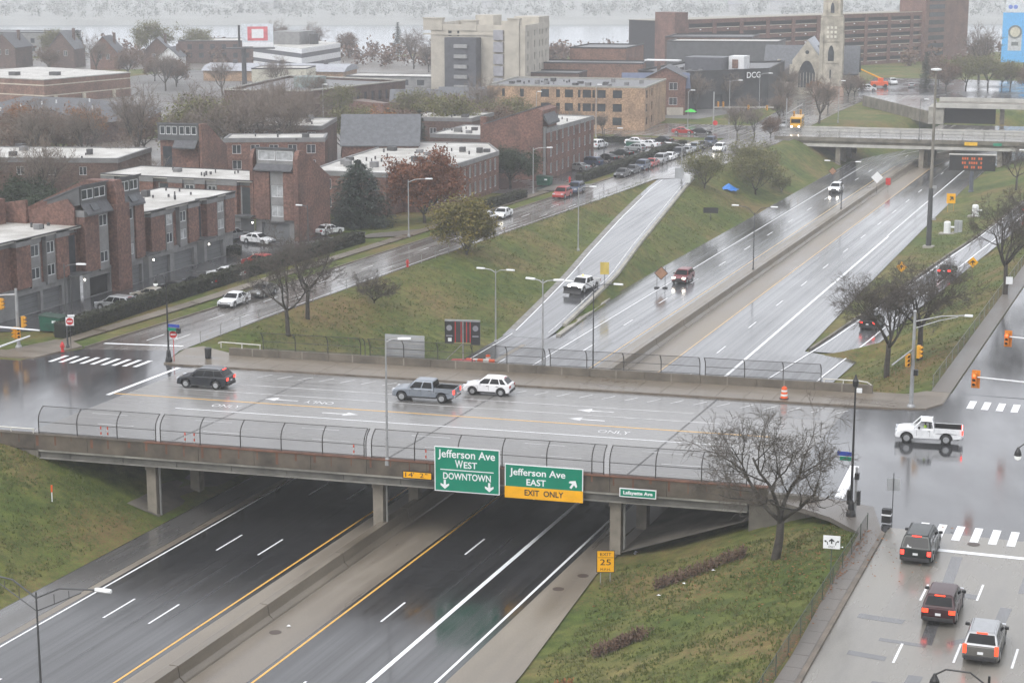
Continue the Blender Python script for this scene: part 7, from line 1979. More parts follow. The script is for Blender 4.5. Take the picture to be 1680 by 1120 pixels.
lamp_post('near median lamp post with long trussed arms at the left bottom corner', -59.6, 82.6, ZF + 0.9, 4.7, [(-3.6, -0.1, 1.1), (3.8, 0.1, 0.9)], POLE_D, 0.085, truss=True)
lamp_post('lamp post far up the median near the white car', -62.9, 322, ZF + 0.9, 3.2, [(-2.2, 0, 0.9), (2.2, 0, 0.9)], POLE_D, 0.09)
lamp_post('lamp post on the sidewalk before the russet oak', -106.9, 238.4, 0, 8.0, [(2.4, 0.6, 0.5)], POLE)
lamp_post('lamp post by the sidewalk near the round green tree', -107.2, 289, 0, 7.6, [(2.2, 0.5, 0.4)], POLE)
lamp_post('lamp post by the long hedge with its arm over the parked cars', -105.9, 322, 0, 8.0, [(2.4, 0.3, 0.4)], POLE_D)
lamp_post('lamp post at the top of the ramp over the thin tree', -88.6, 312, 0, 6.8, [(-1.9, 0, 0.4), (0.6, 0, 0.2)], POLE)
lamp_post('tall pale lamp post before the tan office', -128.5, 385, 0, 11.0, [(0.3, 0, 0.5)], POLE)
lamp_post('pale lamp post before the left part of the tan office', -141, 382, 0, 9.5, [(0.3, 0, 0.4)], POLE)
lamp_post('pale lamp post at the far junction by the green umbrella', -113.5, 404, 0, 8.8, [(0.5, 0.2, 0.6)], POLE)
lamp_post('lamp post on the far junction corner with a long arm', -109.6, 425, 0, 10, [(2.0, 0.2, 0.4)], POLE)
lamp_post('lamp post left of the church', -113.5, 470, 0, 8.8, [(2.3, 0, 0.5)], POLE)
lamp_post('pale lamp post on the mound by the second bridge', -87, 438, 0, 9.6, [(0.5, 0, 0.4)], POLE)
lamp_post('lamp post in the apartments behind the white roof', -169, 330, 0, 9.2, [(-1.3, 0.1, 0.4)], POLE)
lamp_post('tall pale lamp post before the arched hall', -199, 396, 0, 8.8, [(0.3, 0, 0.3)], POLE)
lamp_post('lamp post at the townhouse lot beside the white sedan', -116.2, 226, 0, 5.6, [(-0.9, 0.1, 0.2)], POLE_D)
lamp_post('small lamp post in the lot behind the hedge', -116.4, 170.5, 0, 5.0, [(0.4, 0, 0.1)], POLE_D, heads=False)
lamp_post('lamp post at the right edge near the message sign', -32.5, 345, gz(-32.5, 345), 4.6, [(-2.6, 0.2, 0.2)], POLE)
lamp_post('dark thin lamp post on the second bridge', -62, 398, 0.5, 9.0, [(0.8, 0, 0.3)], POLE_D, 0.07)
# high mast pole
hm_ = thing('high_mast_pole', 'very tall brown-grey steel mast on the grass right of the freeway', 'pole', (-42.8, 288.5, gz(-42.8, 288.5)), 0)
obj('pole', MB().tube([(0, 0, -0.2), (0, 0, 9), (0, 0, 18), (0, 0, 27.2)], [0.34, 0.27, 0.2, 0.14], 10), M('weathered_steel', (0.19, 0.175, 0.15), 0.6, 0.3, 0.4), hm_)
obj('base', MB().box(-0.8, 0.8, -0.8, 0.8, -0.3, 0.25), CONC, hm_)
obj('sleeve', MB().tube([(0, 0, 0.25), (0, 0, 9.0)], [0.42, 0.33], 10), POLE_D, hm_)
obj('bracket', MB().box(-0.15, 0.9, -0.15, 0.15, 4.2, 4.5), POLE, hm_); obj('bracket', MB().box(-0.15, 0.8, -0.12, 0.12, 9.0, 9.4), POLE, hm_)
obj('lamp_ring', MB().lathe([(0.2, 26.6), (0.8, 26.7), (0.8, 26.9), (0.2, 27.0)], 12), HEAD_W, hm_)

# ornamental black lamps
def ornate(label, x, y, top, arm, lower_white=False):
    t = thing('ornamental_lamp', label, 'street lamp', (x, y, 0.1), 0, 'black ornamental lamps')
    obj('pole', MB().tube([(0, 0, 0), (0, 0, top * 0.5), (0, 0, top)], [0.11, 0.085, 0.055], 8), POLE_K, t)
    obj('base', MB().lathe([(0.34, -0.1), (0.34, 0.25), (0.24, 0.5), (0.2, 1.0), (0.12, 1.2)], 10), POLE_K, t)
    if lower_white: obj('signal_post', MB().tube([(0.28, 0.1, -0.1), (0.28, 0.1, 3.6)], 0.09, 8), POLE, t)
    if arm:
        dx = arm
        obj('arm', MB().tube([(0, 0, top - 0.5), (dx * 0.35, 0, top + 0.05), (dx * 0.8, 0, top + 0.05), (dx, 0, top - 0.25)], 0.04, 6), POLE_K, t)
        obj('lamp_head', MB().lathe([(0.06, top - 0.2), (0.12, top - 0.35), (0.2, top - 0.5), (0.24, top - 0.75)], 10, (dx, 0, 0)), POLE_K, t)
        obj('globe', MB().lathe([(0.23, top - 0.76), (0.2, top - 0.95), (0.06, top - 1.05)], 10, (dx, 0, 0)), glow('lamp_globe', (0.9, 0.92, 0.9), 0.5), t)
    else:
        obj('lamp_head', MB().lathe([(0.1, top - 0.1), (0.2, top), (0.22, top + 0.35), (0.12, top + 0.55), (0.03, top + 0.85)], 10), POLE_K, t)
        obj('finial_box', MB().box(0.1, 0.45, -0.1, 0.1, top - 0.45, top - 0.15), HEAD_W, t)
    return t
ol = ornate('tall black lamp post on the corner by the large bare tree', -23.5, 127.7, 9.4, None, True)
obj('walk_signal', MB().box(0.2, 0.5, -0.2, 0.12, 2.75, 3.2), POLE_K, ol)
obj('call_button', MB().box(-0.3, -0.1, -0.15, 0.15, 0.9, 1.9), POLE_K, ol); obj('call_button', MB().box(0.42, 0.62, -0.15, 0.15, 0.9, 1.9), POLE_K, ol)
obj('street_name_plate', MB().box(-1.1, -0.1, -0.02, 0.02, 4.35, 4.65), M('sign_blue', (0.02, 0.05, 0.30), 0.4), ol)
obj('street_name_plate', MB().box(-0.9, -0.1, -0.05, -0.021, 4.02, 4.3), GREEN_S, ol)
ol2 = ornate('black lamp post with hanging globe on the corner by the parked white sedan', -95.0, 154.9, 8.4, -1.15)
obj('street_name_plate', MB().box(0.05, 1.3, -0.02, 0.02, 3.45, 3.75), M('sign_blue'), ol2); obj('street_name_plate', MB().box(0.05, 1.0, -0.06, -0.021, 3.1, 3.4), GREEN_S, ol2)
obj('walk_signal', MB().box(1.0, 1.35, -0.15, 0.15, 2.9, 3.4), POLE_K, ol2)
ol3 = ornate('black lamp with drooping arm at the right edge of the junction', -9.9, 121.0, 8.0, -1.8)
ol4 = ornate('black lamp with drooping arm at the bottom edge near the queue of cars', -8.3, 78.9, 8.4, -2.3)
lamp_post('dark lamp post by the hydrant at the left corner', -107.9, 157, 0.0, 8.6, [(1.3, 0.3, 0.35)], POLE_D, 0.1)

# ---------------------------------------------------------------- traffic signals
RED_ON = glow('signal_red_lit', (1.0, 0.10, 0.03), 4.0)
def signal_head(t, x, y, z, rz, red=False, mat=SIG_Y):
    """three-lens head, faces local -y turned by rz"""
    c, s = math.cos(rz), math.sin(rz)
    def Rt(m): m.v = [(x + px * c - py * s, y + px * s + py * c, z + pz) for px, py, pz in m.v]; return m
    b = obj('signal_head', Rt(MB().box(-0.19, 0.19, -0.13, 0.13, -0.56, 0.56)), mat, t)
    for k, dz_ in enumerate((0.36, 0.0, -0.36)):
        obj('lens', Rt(MB().lathe([(0.13, -0.15), (0.13, -0.13)], 10, (0, 0, dz_), 'y')), RED_ON if (red and k == 0) else LENS_D, b)
        v = MB()
        v.grid([[(0.15 * math.cos(a), yy, dz_ + 0.15 * math.sin(a)) for a in [PI * q / 6 for q in range(-1, 8)]] for yy in (-0.34, -0.13)])
        obj('visor', Rt(v), mat, b)
    return b
sr = thing('traffic_signal', 'pale traffic signal pole with yellow heads and a long lamp arm by the twin trees', 'traffic signal', (-24.9, 161.9, 0.1))
obj('pole', MB().tube([(0, 0, -0.2), (0, 0, 4), (0, 0, 8.4)], [0.2, 0.16, 0.12], 10), POLE, sr); obj('base', MB().lathe([(0.36, -0.1), (0.36, 0.12), (0.22, 0.3)], 10), POLE, sr)
obj('cap', MB().lathe([(0.14, 8.4), (0.16, 8.5), (0.05, 8.62)], 10), POLE, sr)
obj('lamp_arm', MB().tube([(0, 0, 7.6), (2.2, 0.4, 8.15), (4.3, 0.7, 8.3)], 0.055, 6), POLE, sr); obj('lamp_arm', MB().tube([(0, 0, 7.0), (2.0, 0.35, 7.75), (3.6, 0.6, 8.15)], 0.04, 6), POLE, sr)
obj('lamp_head', MB().box(4.1, 4.8, 0.55, 0.95, 8.2, 8.36), HEAD_W, sr, bevel=0.04)
obj('arm', MB().tube([(0, 0, 5.2), (-0.9, -2.6, 4.6), (-1.2, -3.6, 4.4)], 0.07, 6), POLE, sr)
signal_head(sr, -0.42, -0.2, 4.2, R(30)); signal_head(sr, 0.48, -0.1, 5.0, R(80)); obj('walk_signal', MB().box(0.15, 0.5, -0.3, 0.05, 2.9, 3.4), POLE_K, sr)
sl = thing('traffic_signal', 'pale traffic signal pole with yellow heads at the left corner', 'traffic signal', (-112.6, 155.4, 0.1))
obj('pole', MB().tube([(0, 0, -0.2), (0, 0, 3), (0, 0, 6.0)], [0.2, 0.17, 0.14], 10), POLE, sl); obj('base', MB().lathe([(0.34, -0.1), (0.34, 0.12), (0.22, 0.3)], 10), POLE, sl)
obj('arm', MB().tube([(0, 0, 5.4), (-3, -0.3, 5.1), (-9, -0.9, 4.6)], [0.1, 0.09, 0.06], 7), POLE, sl)
signal_head(sl, -1.6, -0.3, 4.4, R(90)); signal_head(sl, 0.75, -0.1, 2.7, R(95)); signal_head(sl, 0.4, -0.5, 1.6, R(40)); signal_head(sl, 0.0, -0.5, 1.6, R(-30))
sm = thing('signal_mast_arm', 'white signal mast arm reaching in level over the left junction', 'traffic signal', (-116, 139.4, 0), 0, 'mast arms at the left junction')
obj('pole', MB().tube([(0, 0, -0.2), (0, 0, 6.4)], [0.2, 0.14], 8), POLE, sm)
obj('arm', MB().tube([(0, 0, 5.9), (8, 0.7, 5.7), (16.3, 1.4, 5.5)], [0.14, 0.11, 0.08], 7), HEAD_W, sm)
sm2 = thing('signal_mast_arm', 'white signal mast arm slanting up over the left junction', 'traffic signal', (-105.5, 124.0, 0), 0, 'mast arms at the left junction')
obj('pole', MB().tube([(0, 0, -0.2), (0, 0, 4.4)], [0.2, 0.14], 8), POLE, sm2)
obj('arm', MB().tube([(0, 0, 3.4), (2.4, 11, 3.9), (3.5, 18.5, 4.5)], [0.14, 0.11, 0.08], 7), HEAD_W, sm2)
for k, (x, y, z, red, lb) in enumerate(((-17.9, 148.5, 6.0, True, 'amber signal head on the near mast arm over the right junction'), (-17.4, 165.7, 6.0, True, 'amber signal head on the far mast arm at the right edge'))):
    t = thing('traffic_signal', lb, 'traffic signal', (x, y, 0), 0, 'mast arm signals at the right junction')
    obj('arm', MB().tube([(0.1, 0, z + 0.2), (6, -0.4, z + 0.1), (12, -0.8, z - 0.1)], [0.06, 0.08, 0.11], 7), HEAD_W, t)
    obj('pole', MB().tube([(12, -0.8, -0.2), (12, -0.8, 7.5)], [0.2, 0.15], 8), POLE, t)
    signal_head(t, -0.1, -0.1, z, 0, red, SIG_Y2); 
    m = MB().box(-0.32, 0.32, 0.14, 0.17, z - 0.72, z + 0.72); obj('backplate', m, SIG_Y2, t)
fs = thing('traffic_signal', 'pale mast with horizontal arm and yellow heads at the far junction', 'traffic signal', (-108.6, 407.4, 0))
obj('pole', MB().tube([(0, 0, -0.2), (0, 0, 8.6)], [0.2, 0.15], 8), POLE, fs); obj('arm', MB().tube([(0, 0, 5.2), (6, 1, 5.3), (13, 2, 5.4)], 0.14, 6), PALE, fs)
for dx in (1.0, 2.1, 7.6, 11.6): signal_head(fs, dx, -0.2 + dx * 0.15, 5.9 if dx < 3 else 5.3, 0)
obj('disc_sign', MB().lathe([(0.55, -0.02), (0.55, 0.02)], 12, (0.5, -0.3, 1.8), 'y'), REDP, fs)
fs2 = thing('traffic_signal', 'post with yellow signal heads beside the school bus', 'traffic signal', (-92.5, 408.5, 0))
obj('pole', MB().tube([(0, 0, -0.2), (0, 0, 7.6)], [0.18, 0.12], 8), POLE, fs2); obj('arm', MB().tube([(0, 0, 4.2), (3.4, 1, 6.4)], 0.08, 6), POLE, fs2)
signal_head(fs2, 1.6, 0.3, 4.2, 0); signal_head(fs2, 3.0, 0.6, 4.6, 0)

# ---------------------------------------------------------------- overhead signs on the near overpass
AL = R(5.71)
def bridge_sign(name, label, x0, x1, z0, z1, mat, t=-18.62, border=WHITE_S):
    xc, zc = (x0 + x1) / 2, (z0 + z1) / 2
    s = thing(name, label, 'sign', (xc, LY(xc, t), zc), AL)
    w_, h_ = (x1 - x0) / math.cos(AL), z1 - z0
    obj('panel', MB().box(-w_ / 2, w_ / 2, -0.03, 0.03, -h_ / 2, h_ / 2), border or mat, s)
    if border: obj('face', MB().box(-w_ / 2 + 0.07, w_ / 2 - 0.07, -0.036, -0.031, -h_ / 2 + 0.07, h_ / 2 - 0.07), mat, s)
    for q in (-0.3, 0.3): obj('bracket', MB().box(q * w_ - 0.06, q * w_ + 0.06, 0.031, 0.40, -h_ * 0.2, h_ * 0.2), POLE_D, s)
    return s, w_, h_
def stext(s, body, size, x, z, width, mat=WHITE_S, off=0.012): return text(body, size, mat, s, (x, -0.040, z), (R(90), 0, 0), off=off, width=width)
def down_arrow(s, x, z, k, rot=0.0, mat=WHITE_S):
    pts = [(-0.10, 0.42), (0.10, 0.42), (0.10, -0.02), (0.40, 0.10), (0.40, -0.08), (0, -0.42), (-0.40, -0.08), (-0.40, 0.10), (-0.10, -0.02)]
    c, q = math.cos(rot), math.sin(rot)
    P2 = [(x + k * (a * c - b * q), z + k * (a * q + b * c)) for a, b in pts]
    return obj('arrow', MB().yprism(P2, -0.044, -0.037), mat, s)
s1, w_, h_ = bridge_sign('guide_sign', 'large green freeway sign reading Jefferson Ave WEST DOWNTOWN with two down arrows', -55.05, -49.95, -1.10, 2.40, GREEN_S)
stext(s1, 'Jefferson Ave', 0.86, 0, 1.18, 4.5); t_ = stext(s1, 'W', 0.86, -0.62, 0.42, 0.62); stext(s1, 'EST', 0.70, 0.26, 0.38, 1.05)
obj('rule', MB().box(-2.1, 2.1, -0.042, -0.037, -0.07, 0.0), WHITE_S, s1)
stext(s1, 'DOWNTOWN', 0.72, 0, -0.55, 3.75); down_arrow(s1, -1.75, -1.2, 0.85); down_arrow(s1, 1.75, -1.2, 0.85)
s2, w_, h_ = bridge_sign('guide_sign', 'green sign reading Jefferson Ave EAST with yellow EXIT ONLY panel', -49.55, -43.55, -1.18, 1.42, GREEN_S)
stext(s2, 'Jefferson Ave', 0.74, -0.45, 0.70, 4.3); stext(s2, 'EAST', 0.68, -0.6, -0.05, 1.5); down_arrow(s2, 2.25, 0.05, 0.85, R(135 + 12))
ex = obj('exit_panel', MB().box(-w_ / 2, w_ / 2, -0.046, -0.037, -h_ / 2 - 0.02, -0.42), YEL_S, s2)
text('EXIT  ONLY', 0.62, BLACK_S, s2, (0, -0.052, -0.86), (R(90), 0, 0), off=0.012, width=3.0)
s3, w_, h_ = bridge_sign('clearance_sign', 'yellow clearance sign reading 14 feet 2 inches on the girder', -57.6, -55.25, -0.33, 0.28, YEL_S, border=BLACK_S)
for b_, q, wd in (('14', -0.72, 0.62), ("'", -0.28, 0.06), ('2', 0.35, 0.30), ('"', 0.72, 0.16)): stext(s3, b_, 0.50, q, 0.0, wd, BLACK_S, 0.0)
s4, w_, h_ = bridge_sign('street_sign', 'small green plate reading Lafayette Ave on the girder', -40.8, -38.05, -0.48, 0.20, GREEN_S)
stext(s4, 'Lafayette Ave', 0.36, 0, 0.0, 2.2)

def post_sign(name, label, x, y, z, rz, posts, h, parts, pm=POLE_D):
    """parts: callable that hangs the plate; posts: x offsets"""
    s = thing(name, label, 'sign', (x, y, z), rz)
    for p in posts: obj('post', MB().tube([(p, 0.05, -0.2), (p, 0.05, h)], 0.04, 6), pm, s)
    parts(s, h)
    return s
def plate(w_, h_, mat, border=None):
    def f(s, h):
        zc = h - h_ / 2
        obj('panel', MB().box(-w_ / 2, w_ / 2, -0.02, 0.005, zc - h_ / 2, zc + h_ / 2), border or mat, s)
        if border: obj('face', MB().box(-w_ / 2 + 0.05, w_ / 2 - 0.05, -0.025, -0.021, zc - h_ / 2 + 0.05, zc + h_ / 2 - 0.05), mat, s)
    return f
def diamond(a, mat, border=None):
    def f(s, h):
        zc = h - a
        obj('panel', MB().yprism([(0, zc - a), (a, zc), (0, zc + a), (-a, zc)], -0.02, 0.005), border or mat, s)
        if border: obj('face', MB().yprism([(0, zc - a + 0.14), (a - 0.14, zc), (0, zc + a - 0.14), (-a + 0.14, zc)], -0.025, -0.021), mat, s)
    return f
xs_s = post_sign('exit_speed_sign', 'amber exit advisory sign reading 25 on the slope by the right column', -40.0, 122.9, gz(-40, 122.9), R(20), (-0.35, 0.35), 2.45, plate(1.3, 1.65, YEL_S, BLACK_S), POLE)
for b_, z, sz, wd in (('EXIT', 2.15, 0.34, 0.8), ('25', 1.55, 0.62, 0.78), ('M.P.H.', 1.02, 0.26, 0.74)): text(b_, sz, BLACK_S, xs_s, (0, -0.028, z), (R(90), 0, 0), off=0.0, width=wd)
obj('rule', MB().box(-0.56, 0.56, -0.03, -0.026, 1.9, 1.93), BLACK_S, xs_s)
lu = post_sign('lane_use_sign', 'white lane use sign with three black arrows beside the near sidewalk', -21.9, 112.9, gz(-21.9, 112.9), R(8), (0,), 3.3, plate(1.05, 0.85, WHITE_S), M('post_green', (0.05, 0.07, 0.05), 0.6))
down_arrow(lu, 0, 2.95, 0.42, PI, BLACK_S)
for sg in (-1, 1):
    obj('arrow', MB().yprism([(sg * 0.22, 2.70), (sg * 0.27, 2.70), (sg * 0.30, 2.86), (sg * 0.37, 2.90), (sg * 0.40, 2.84), (sg * 0.47, 2.97), (sg * 0.33, 3.0), (sg * 0.35, 2.94), (sg * 0.25, 2.89)][::sg], -0.03, -0.026), BLACK_S, lu)
text('ONLY', 0.16, BLACK_S, lu, (0, -0.028, 2.58), (R(90), 0, 0), width=0.4)
sb = thing('sign_back', 'grey back of a square sign on a thin post at the near corner', 'sign', (-20.75, 128.6, 0.1), R(10))
obj('post', MB().tube([(0, 0, -0.1), (0, 0, 3.2)], 0.035, 6), POLE_D, sb); obj('panel', MB().box(-0.45, 0.45, 0.04, 0.06, 1.9, 2.8), BACK_S, sb)
for (x, y, z, lb, m_, bo, a) in ((-41.4, 255.6, -4.6, 'yellow diamond sign left of the exit ramp above the bare trees', YEL_S, BLACK_S, 0.75), (-32.2, 257.5, -3.6, 'yellow diamond sign right of the exit ramp', YEL_S, BLACK_S, 0.75)):
    d_ = post_sign('warning_sign', lb, x, y, gz(x, y), R(12), (0,), 2.9, diamond(a, m_, None), M('post_wood', (0.12, 0.09, 0.06), 0.8))
    down_arrow(d_, 0, 2.15, 0.7, PI, BLACK_S)
d_ = post_sign('warning_sign', 'amber round-cornered exit sign on two orange posts near the message sign', -45.7, 331.7, gz(-45.7, 331.7), R(10), (-0.5, 0.5), 3.2, plate(1.5, 1.7, YEL_S), M('post_yellow', (0.5, 0.3, 0.05), 0.6))
down_arrow(d_, 0.1, 2.35, 1.0, R(140), BLACK_S)
d_ = post_sign('roadwork_sign', 'dark-edged orange diamond roadwork sign on two legs beside the freeway', -71.2, 241.6, ZF, R(14), (-0.55, 0.55), 3.0, diamond(0.95, M('sign_faded_orange', (0.36, 0.20, 0.12), 0.5), M('sign_dark_edge', (0.07, 0.035, 0.025), 0.5)))
for q in (-0.55, 0.55): obj('sandbag', MB().box(q - 0.35, q + 0.35, -0.3, 0.3, 0.0, 0.16), BLACK_S, d_, bevel=0.05)
post_sign('roadwork_sign', 'small round orange sign on the left bank below the second bridge', -74.6, 372, gz(-76.5, 372), R(14), (0,), 2.8, diamond(0.85, M('sign_faded_orange'), M('sign_dark_edge')))
post_sign('merge_sign', 'yellow sign with clipped corners at the ramp nose', -75.9, 231.5, gz(-75.9, 231.5), R(16), (0,), 3.6, plate(1.15, 1.6, M('sign_pale_yellow', (0.55, 0.42, 0.10), 0.5)))
post_sign('roadwork_sign', 'white diamond sign turned on the median near the red one', -62.4, 353, ZF, R(10), (0,), 4.2, diamond(1.1, WHITE_S))
post_sign('roadwork_sign', 'red round sign lying against the median near the white diamond', -61.0, 357, ZF, R(10), (0,), 2.6, plate(0.9, 1.3, REDP))
dne1 = post_sign('do_not_enter_sign', 'do not enter sign on the dark lamp post corner by the hydrant', -107.4, 156.8, 0.1, R(25), (0,), 3.2, plate(0.8, 0.85, WHITE_S))
obj('disc', MB().lathe([(0.36, -0.035), (0.36, -0.022)], 16, (0, 0, 2.78), 'y'), REDP, dne1); obj('bar', MB().box(-0.26, 0.26, -0.042, -0.036, 2.73, 2.83), WHITE_S, dne1)
obj('top_plate', MB().box(-0.2, 0.5, -0.03, 0.0, 3.25, 3.45), WHITE_S, dne1)
dne2 = post_sign('do_not_enter_sign', 'do not enter sign beside the black lamp with hanging globe', -94.6, 155.2, 0.1, R(25), (0,), 3.1, plate(0.8, 0.85, WHITE_S), REDP)
obj('disc', MB().lathe([(0.36, -0.035), (0.36, -0.022)], 16, (0, 0, 2.68), 'y'), REDP, dne2); obj('bar', MB().box(-0.26, 0.26, -0.042, -0.036, 2.63, 2.73), WHITE_S, dne2)
post_sign('sign_back', 'big grey aluminium back of a sign panel behind the far parapet fence', -73.4, LY(-73.4, 18.6), -2.6, AL, (-1.5, 1.5), 5.5, plate(4.0, 2.5, BACK_S), POLE_D)
sgn = [o for o in col.objects if o.name.startswith('sign_back') and 'big grey' in str(o.get('label'))][0]
for k in range(5): obj('stiffener', MB().box(-1.95, 1.95, -0.05, -0.021, 3.15 + k * 0.5, 3.2 + k * 0.5), PALE, sgn)
post_sign('ramp_sign', 'grey sign back on a pale post at the top of the ramp', -88.3, 309.5, gz(-88.3, 309.5), R(15), (0,), 3.4, plate(1.5, 1.8, BACK_S), POLE)
post_sign('street_sign', 'small white and blue sign on the right sidewalk beyond the twin trees', -23.2, 219, 0.0, R(12), (0,), 2.6, plate(0.75, 0.85, WHITE_S), POLE)
post_sign('dark_panel_sign', 'wide dark panel on a short post on the bank left of the freeway', -79.3, 297, gz(-79.3, 297), R(14), (0,), 2.2, plate(2.4, 0.9, BLACK_S), POLE_D)

# electronic message sign
dm = thing('message_sign', 'black electronic message sign with amber text on a thick post', 'sign', (-46.0, 360, gz(-46.0, 360)), R(8))
obj('post', MB().lathe([(0.5, -0.2), (0.5, 0.2), (0.4, 0.3), (0.34, 4.6)], 12), M('sign_post_blue', (0.10, 0.11, 0.14), 0.5), dm)
obj('cabinet', MB().box(-4.2, 4.2, -0.5, 0.5, 4.0, 6.9), BLACK_S, dm, bevel=0.06); obj('hood', MB().box(-4.3, 4.3, -0.7, 0.5, 6.92, 7.05), PALE, dm)
for k in range(3):
    for q in range(9):
        if (q * 7 + k * 5) % 11 < 8: obj('led_cell', MB().box(-1.9 + q * 0.42, -1.62 + q * 0.42, -0.52, -0.502, 6.05 - k * 0.8, 6.5 - k * 0.8), glow('led_amber', (0.8, 0.16, 0.03), 0.35), dm)
# arrow-board trailer seen from behind
ab = thing('arrow_board_trailer', 'dark work-zone sign trailer with red frame standing on the shoulder behind the parapet', 'trailer', (-77.4, 186.5, ZF + 0.02), R(12))
obj('panel', MB().box(-1.9, -0.9, -0.1, 0.1, 2.6, 5.1), M('panel_black', (0.02, 0.02, 0.022), 0.5), ab); obj('panel', MB().box(1.0, 2.0, -0.1, 0.1, 2.5, 5.0), M('panel_black'), ab)
obj('back_panel', MB().box(-0.88, 0.98, 0.02, 0.1, 2.7, 5.0), M('panel_smoke', (0.05, 0.045, 0.045), 0.5), ab); obj('top_bar', MB().box(-1.9, 2.0, -0.12, 0.12, 5.02, 5.2), POLE, ab)
for x in (-0.75, -0.1, 0.5, 0.9): obj('red_bar', MB().box(x - 0.04, x + 0.04, -0.06, 0.018, 2.7, 5.0), REDP, ab)
obj('mast', MB().tube([(0.1, 0, 0.5), (0.1, 0, 5.1)], 0.08, 6), POLE, ab); obj('frame', MB().box(-1.2, 1.4, -0.5, 0.5, 0.55, 0.75), REDP, ab)
obj('drawbar', MB().tube([(-1.0, 0, 0.65), (-2.6, -0.4, 0.5)], 0.06, 6), REDP, ab); obj('brace', MB().tube([(0.1, 0, 2.6), (-1.8, 0, 0.7)], 0.04, 5), POLE, ab)
for sg in (-1, 1): obj('wheel', MB().lathe([(0.15, -0.1), (0.33, -0.1), (0.33, 0.1), (0.15, 0.1)], 14, (0.1, sg * 0.8, 0.33), 'y'), TYRE, ab)
for x in (-1.4, 1.5): obj('emblem', MB().lathe([(0.32, -0.115), (0.32, -0.101)], 14, (x, 0, 4.3), 'y'), M('emblem_grey', (0.25, 0.25, 0.28), 0.5), ab); obj('emblem_bar', MB().box(x - 0.35, x + 0.35, -0.115, -0.101, 3.35, 3.5), M('emblem_grey'), ab)
obj('small_plate', MB().box(-1.55, -1.15, -0.12, -0.101, 2.8, 3.2), WHITE_S, ab)
wb_ = thing('work_barrier', 'orange and white plastic barrier lying beside the sign trailer', 'barrier', (-75.6, 187.4, ZF + 0.02), R(8))
for k in range(5): obj('panel', MB().box(-1.6 + k * 0.64, -0.98 + k * 0.64, -0.2, 0.2, 0.0, 0.8), ORANGE if k % 2 == 0 else M('barrel_white', (0.7, 0.68, 0.64), 0.5), wb_)
# traffic drums and delineators
DRW = M('barrel_white')
def drum(label, x, y, z):
    t = thing('traffic_drum', label, 'traffic drum', (x, y, z), 0, 'orange traffic drums')
    obj('base', MB().lathe([(0.42, 0), (0.42, 0.08), (0.34, 0.1)], 14), BLACK_S, t)
    for k in range(5):
        obj('band', MB().lathe([(0.33 - k * 0.018, 0.1 + k * 0.19), (0.315 - k * 0.018, 0.285 + k * 0.19)], 14), ORANGE if k % 2 == 0 else DRW, t)
    obj('handle', MB().box(-0.12, 0.12, -0.03, 0.03, 1.05, 1.15), ORANGE, t)
drum('orange and white drum on the sidewalk edge by the curved pipe rail', -35.9, LY(-35.9, 13.3), 0.13)
drum('orange and white drum beside the sign trailer behind the parapet', -75.2, 188.6, ZF + 0.02)
dl_pos = [(-84.6, 'leftmost of a pair of orange delineators behind the near fence'), (-84.0, 'second of the leftmost pair of orange delineators behind the near fence'), (-77.2, 'left of the middle pair of orange delineators behind the near fence'), (-76.4, 'right of the middle pair of orange delineators behind the near fence'), (-62.9, 'single orange delineator left of the pale lamp post'), (-57.0, 'single orange delineator just left of the big green sign')]
for x, lb in dl_pos:
    t = thing('delineator', lb, 'delineator', (x, LY(x, -15.6), 0.01), 0, 'orange delineator posts')
    obj('base', MB().lathe([(0.26, 0), (0.26, 0.06), (0.1, 0.1)], 10), BLACK_S, t)
    for k in range(5): obj('band', MB().tube([(0, 0, 0.08 + k * 0.22), (0, 0, 0.29 + k * 0.22)], 0.06, 8), M('delineator_red', (0.70, 0.07, 0.03), 0.5) if k % 2 == 0 else DRW, t)
# hydrants, bins, dumpsters
def hydrant(label, x, y):
    t = thing('fire_hydrant', label, 'hydrant', (x, y, 0.1), 0, 'red fire hydrants')
    obj('barrel', MB().lathe([(0.2, 0), (0.2, 0.06), (0.14, 0.1), (0.14, 0.65), (0.19, 0.68), (0.19, 0.74), (0.15, 0.86), (0.06, 0.98), (0.05, 1.05)], 10), REDP, t)
    for a in (0, PI / 2, PI): obj('outlet', MB().tube([(0.1 * math.cos(a), -0.1 * math.sin(a), 0.55), (0.26 * math.cos(a), -0.26 * math.sin(a), 0.55)], 0.07, 8), REDP, t)
hydrant('red hydrant on the left corner before the hedge', -107.3, 155.2); hydrant('red hydrant by the wire fence near the yellow-green tree', -96.4, 214.5); hydrant('small red hydrant near the long hedge drive', -106.7, 305.7)
bin_ = thing('litter_bin', 'black litter bin on the sidewalk at the left end of the parapet', 'bin', (-92.2, LY(-92.2, 15.6), 0.13))
obj('body', MB().lathe([(0.3, 0), (0.34, 0.9), (0.34, 0.95)], 12), BLACK_S, bin_); obj('rim', MB().lathe([(0.36, 0.95), (0.36, 1.02), (0.22, 1.08)], 12), POLE_D, bin_)
bx2 = thing('utility_box', 'black box with white stripe on the near corner sidewalk', 'box', (-20.9, 127.2, 0.12))
obj('body', MB().box(-0.32, 0.32, -0.25, 0.25, 0, 0.95), BLACK_S, bx2); obj('stripe', MB().box(-0.325, 0.325, -0.255, 0.255, 0.5, 0.62), WHITE_S, bx2)
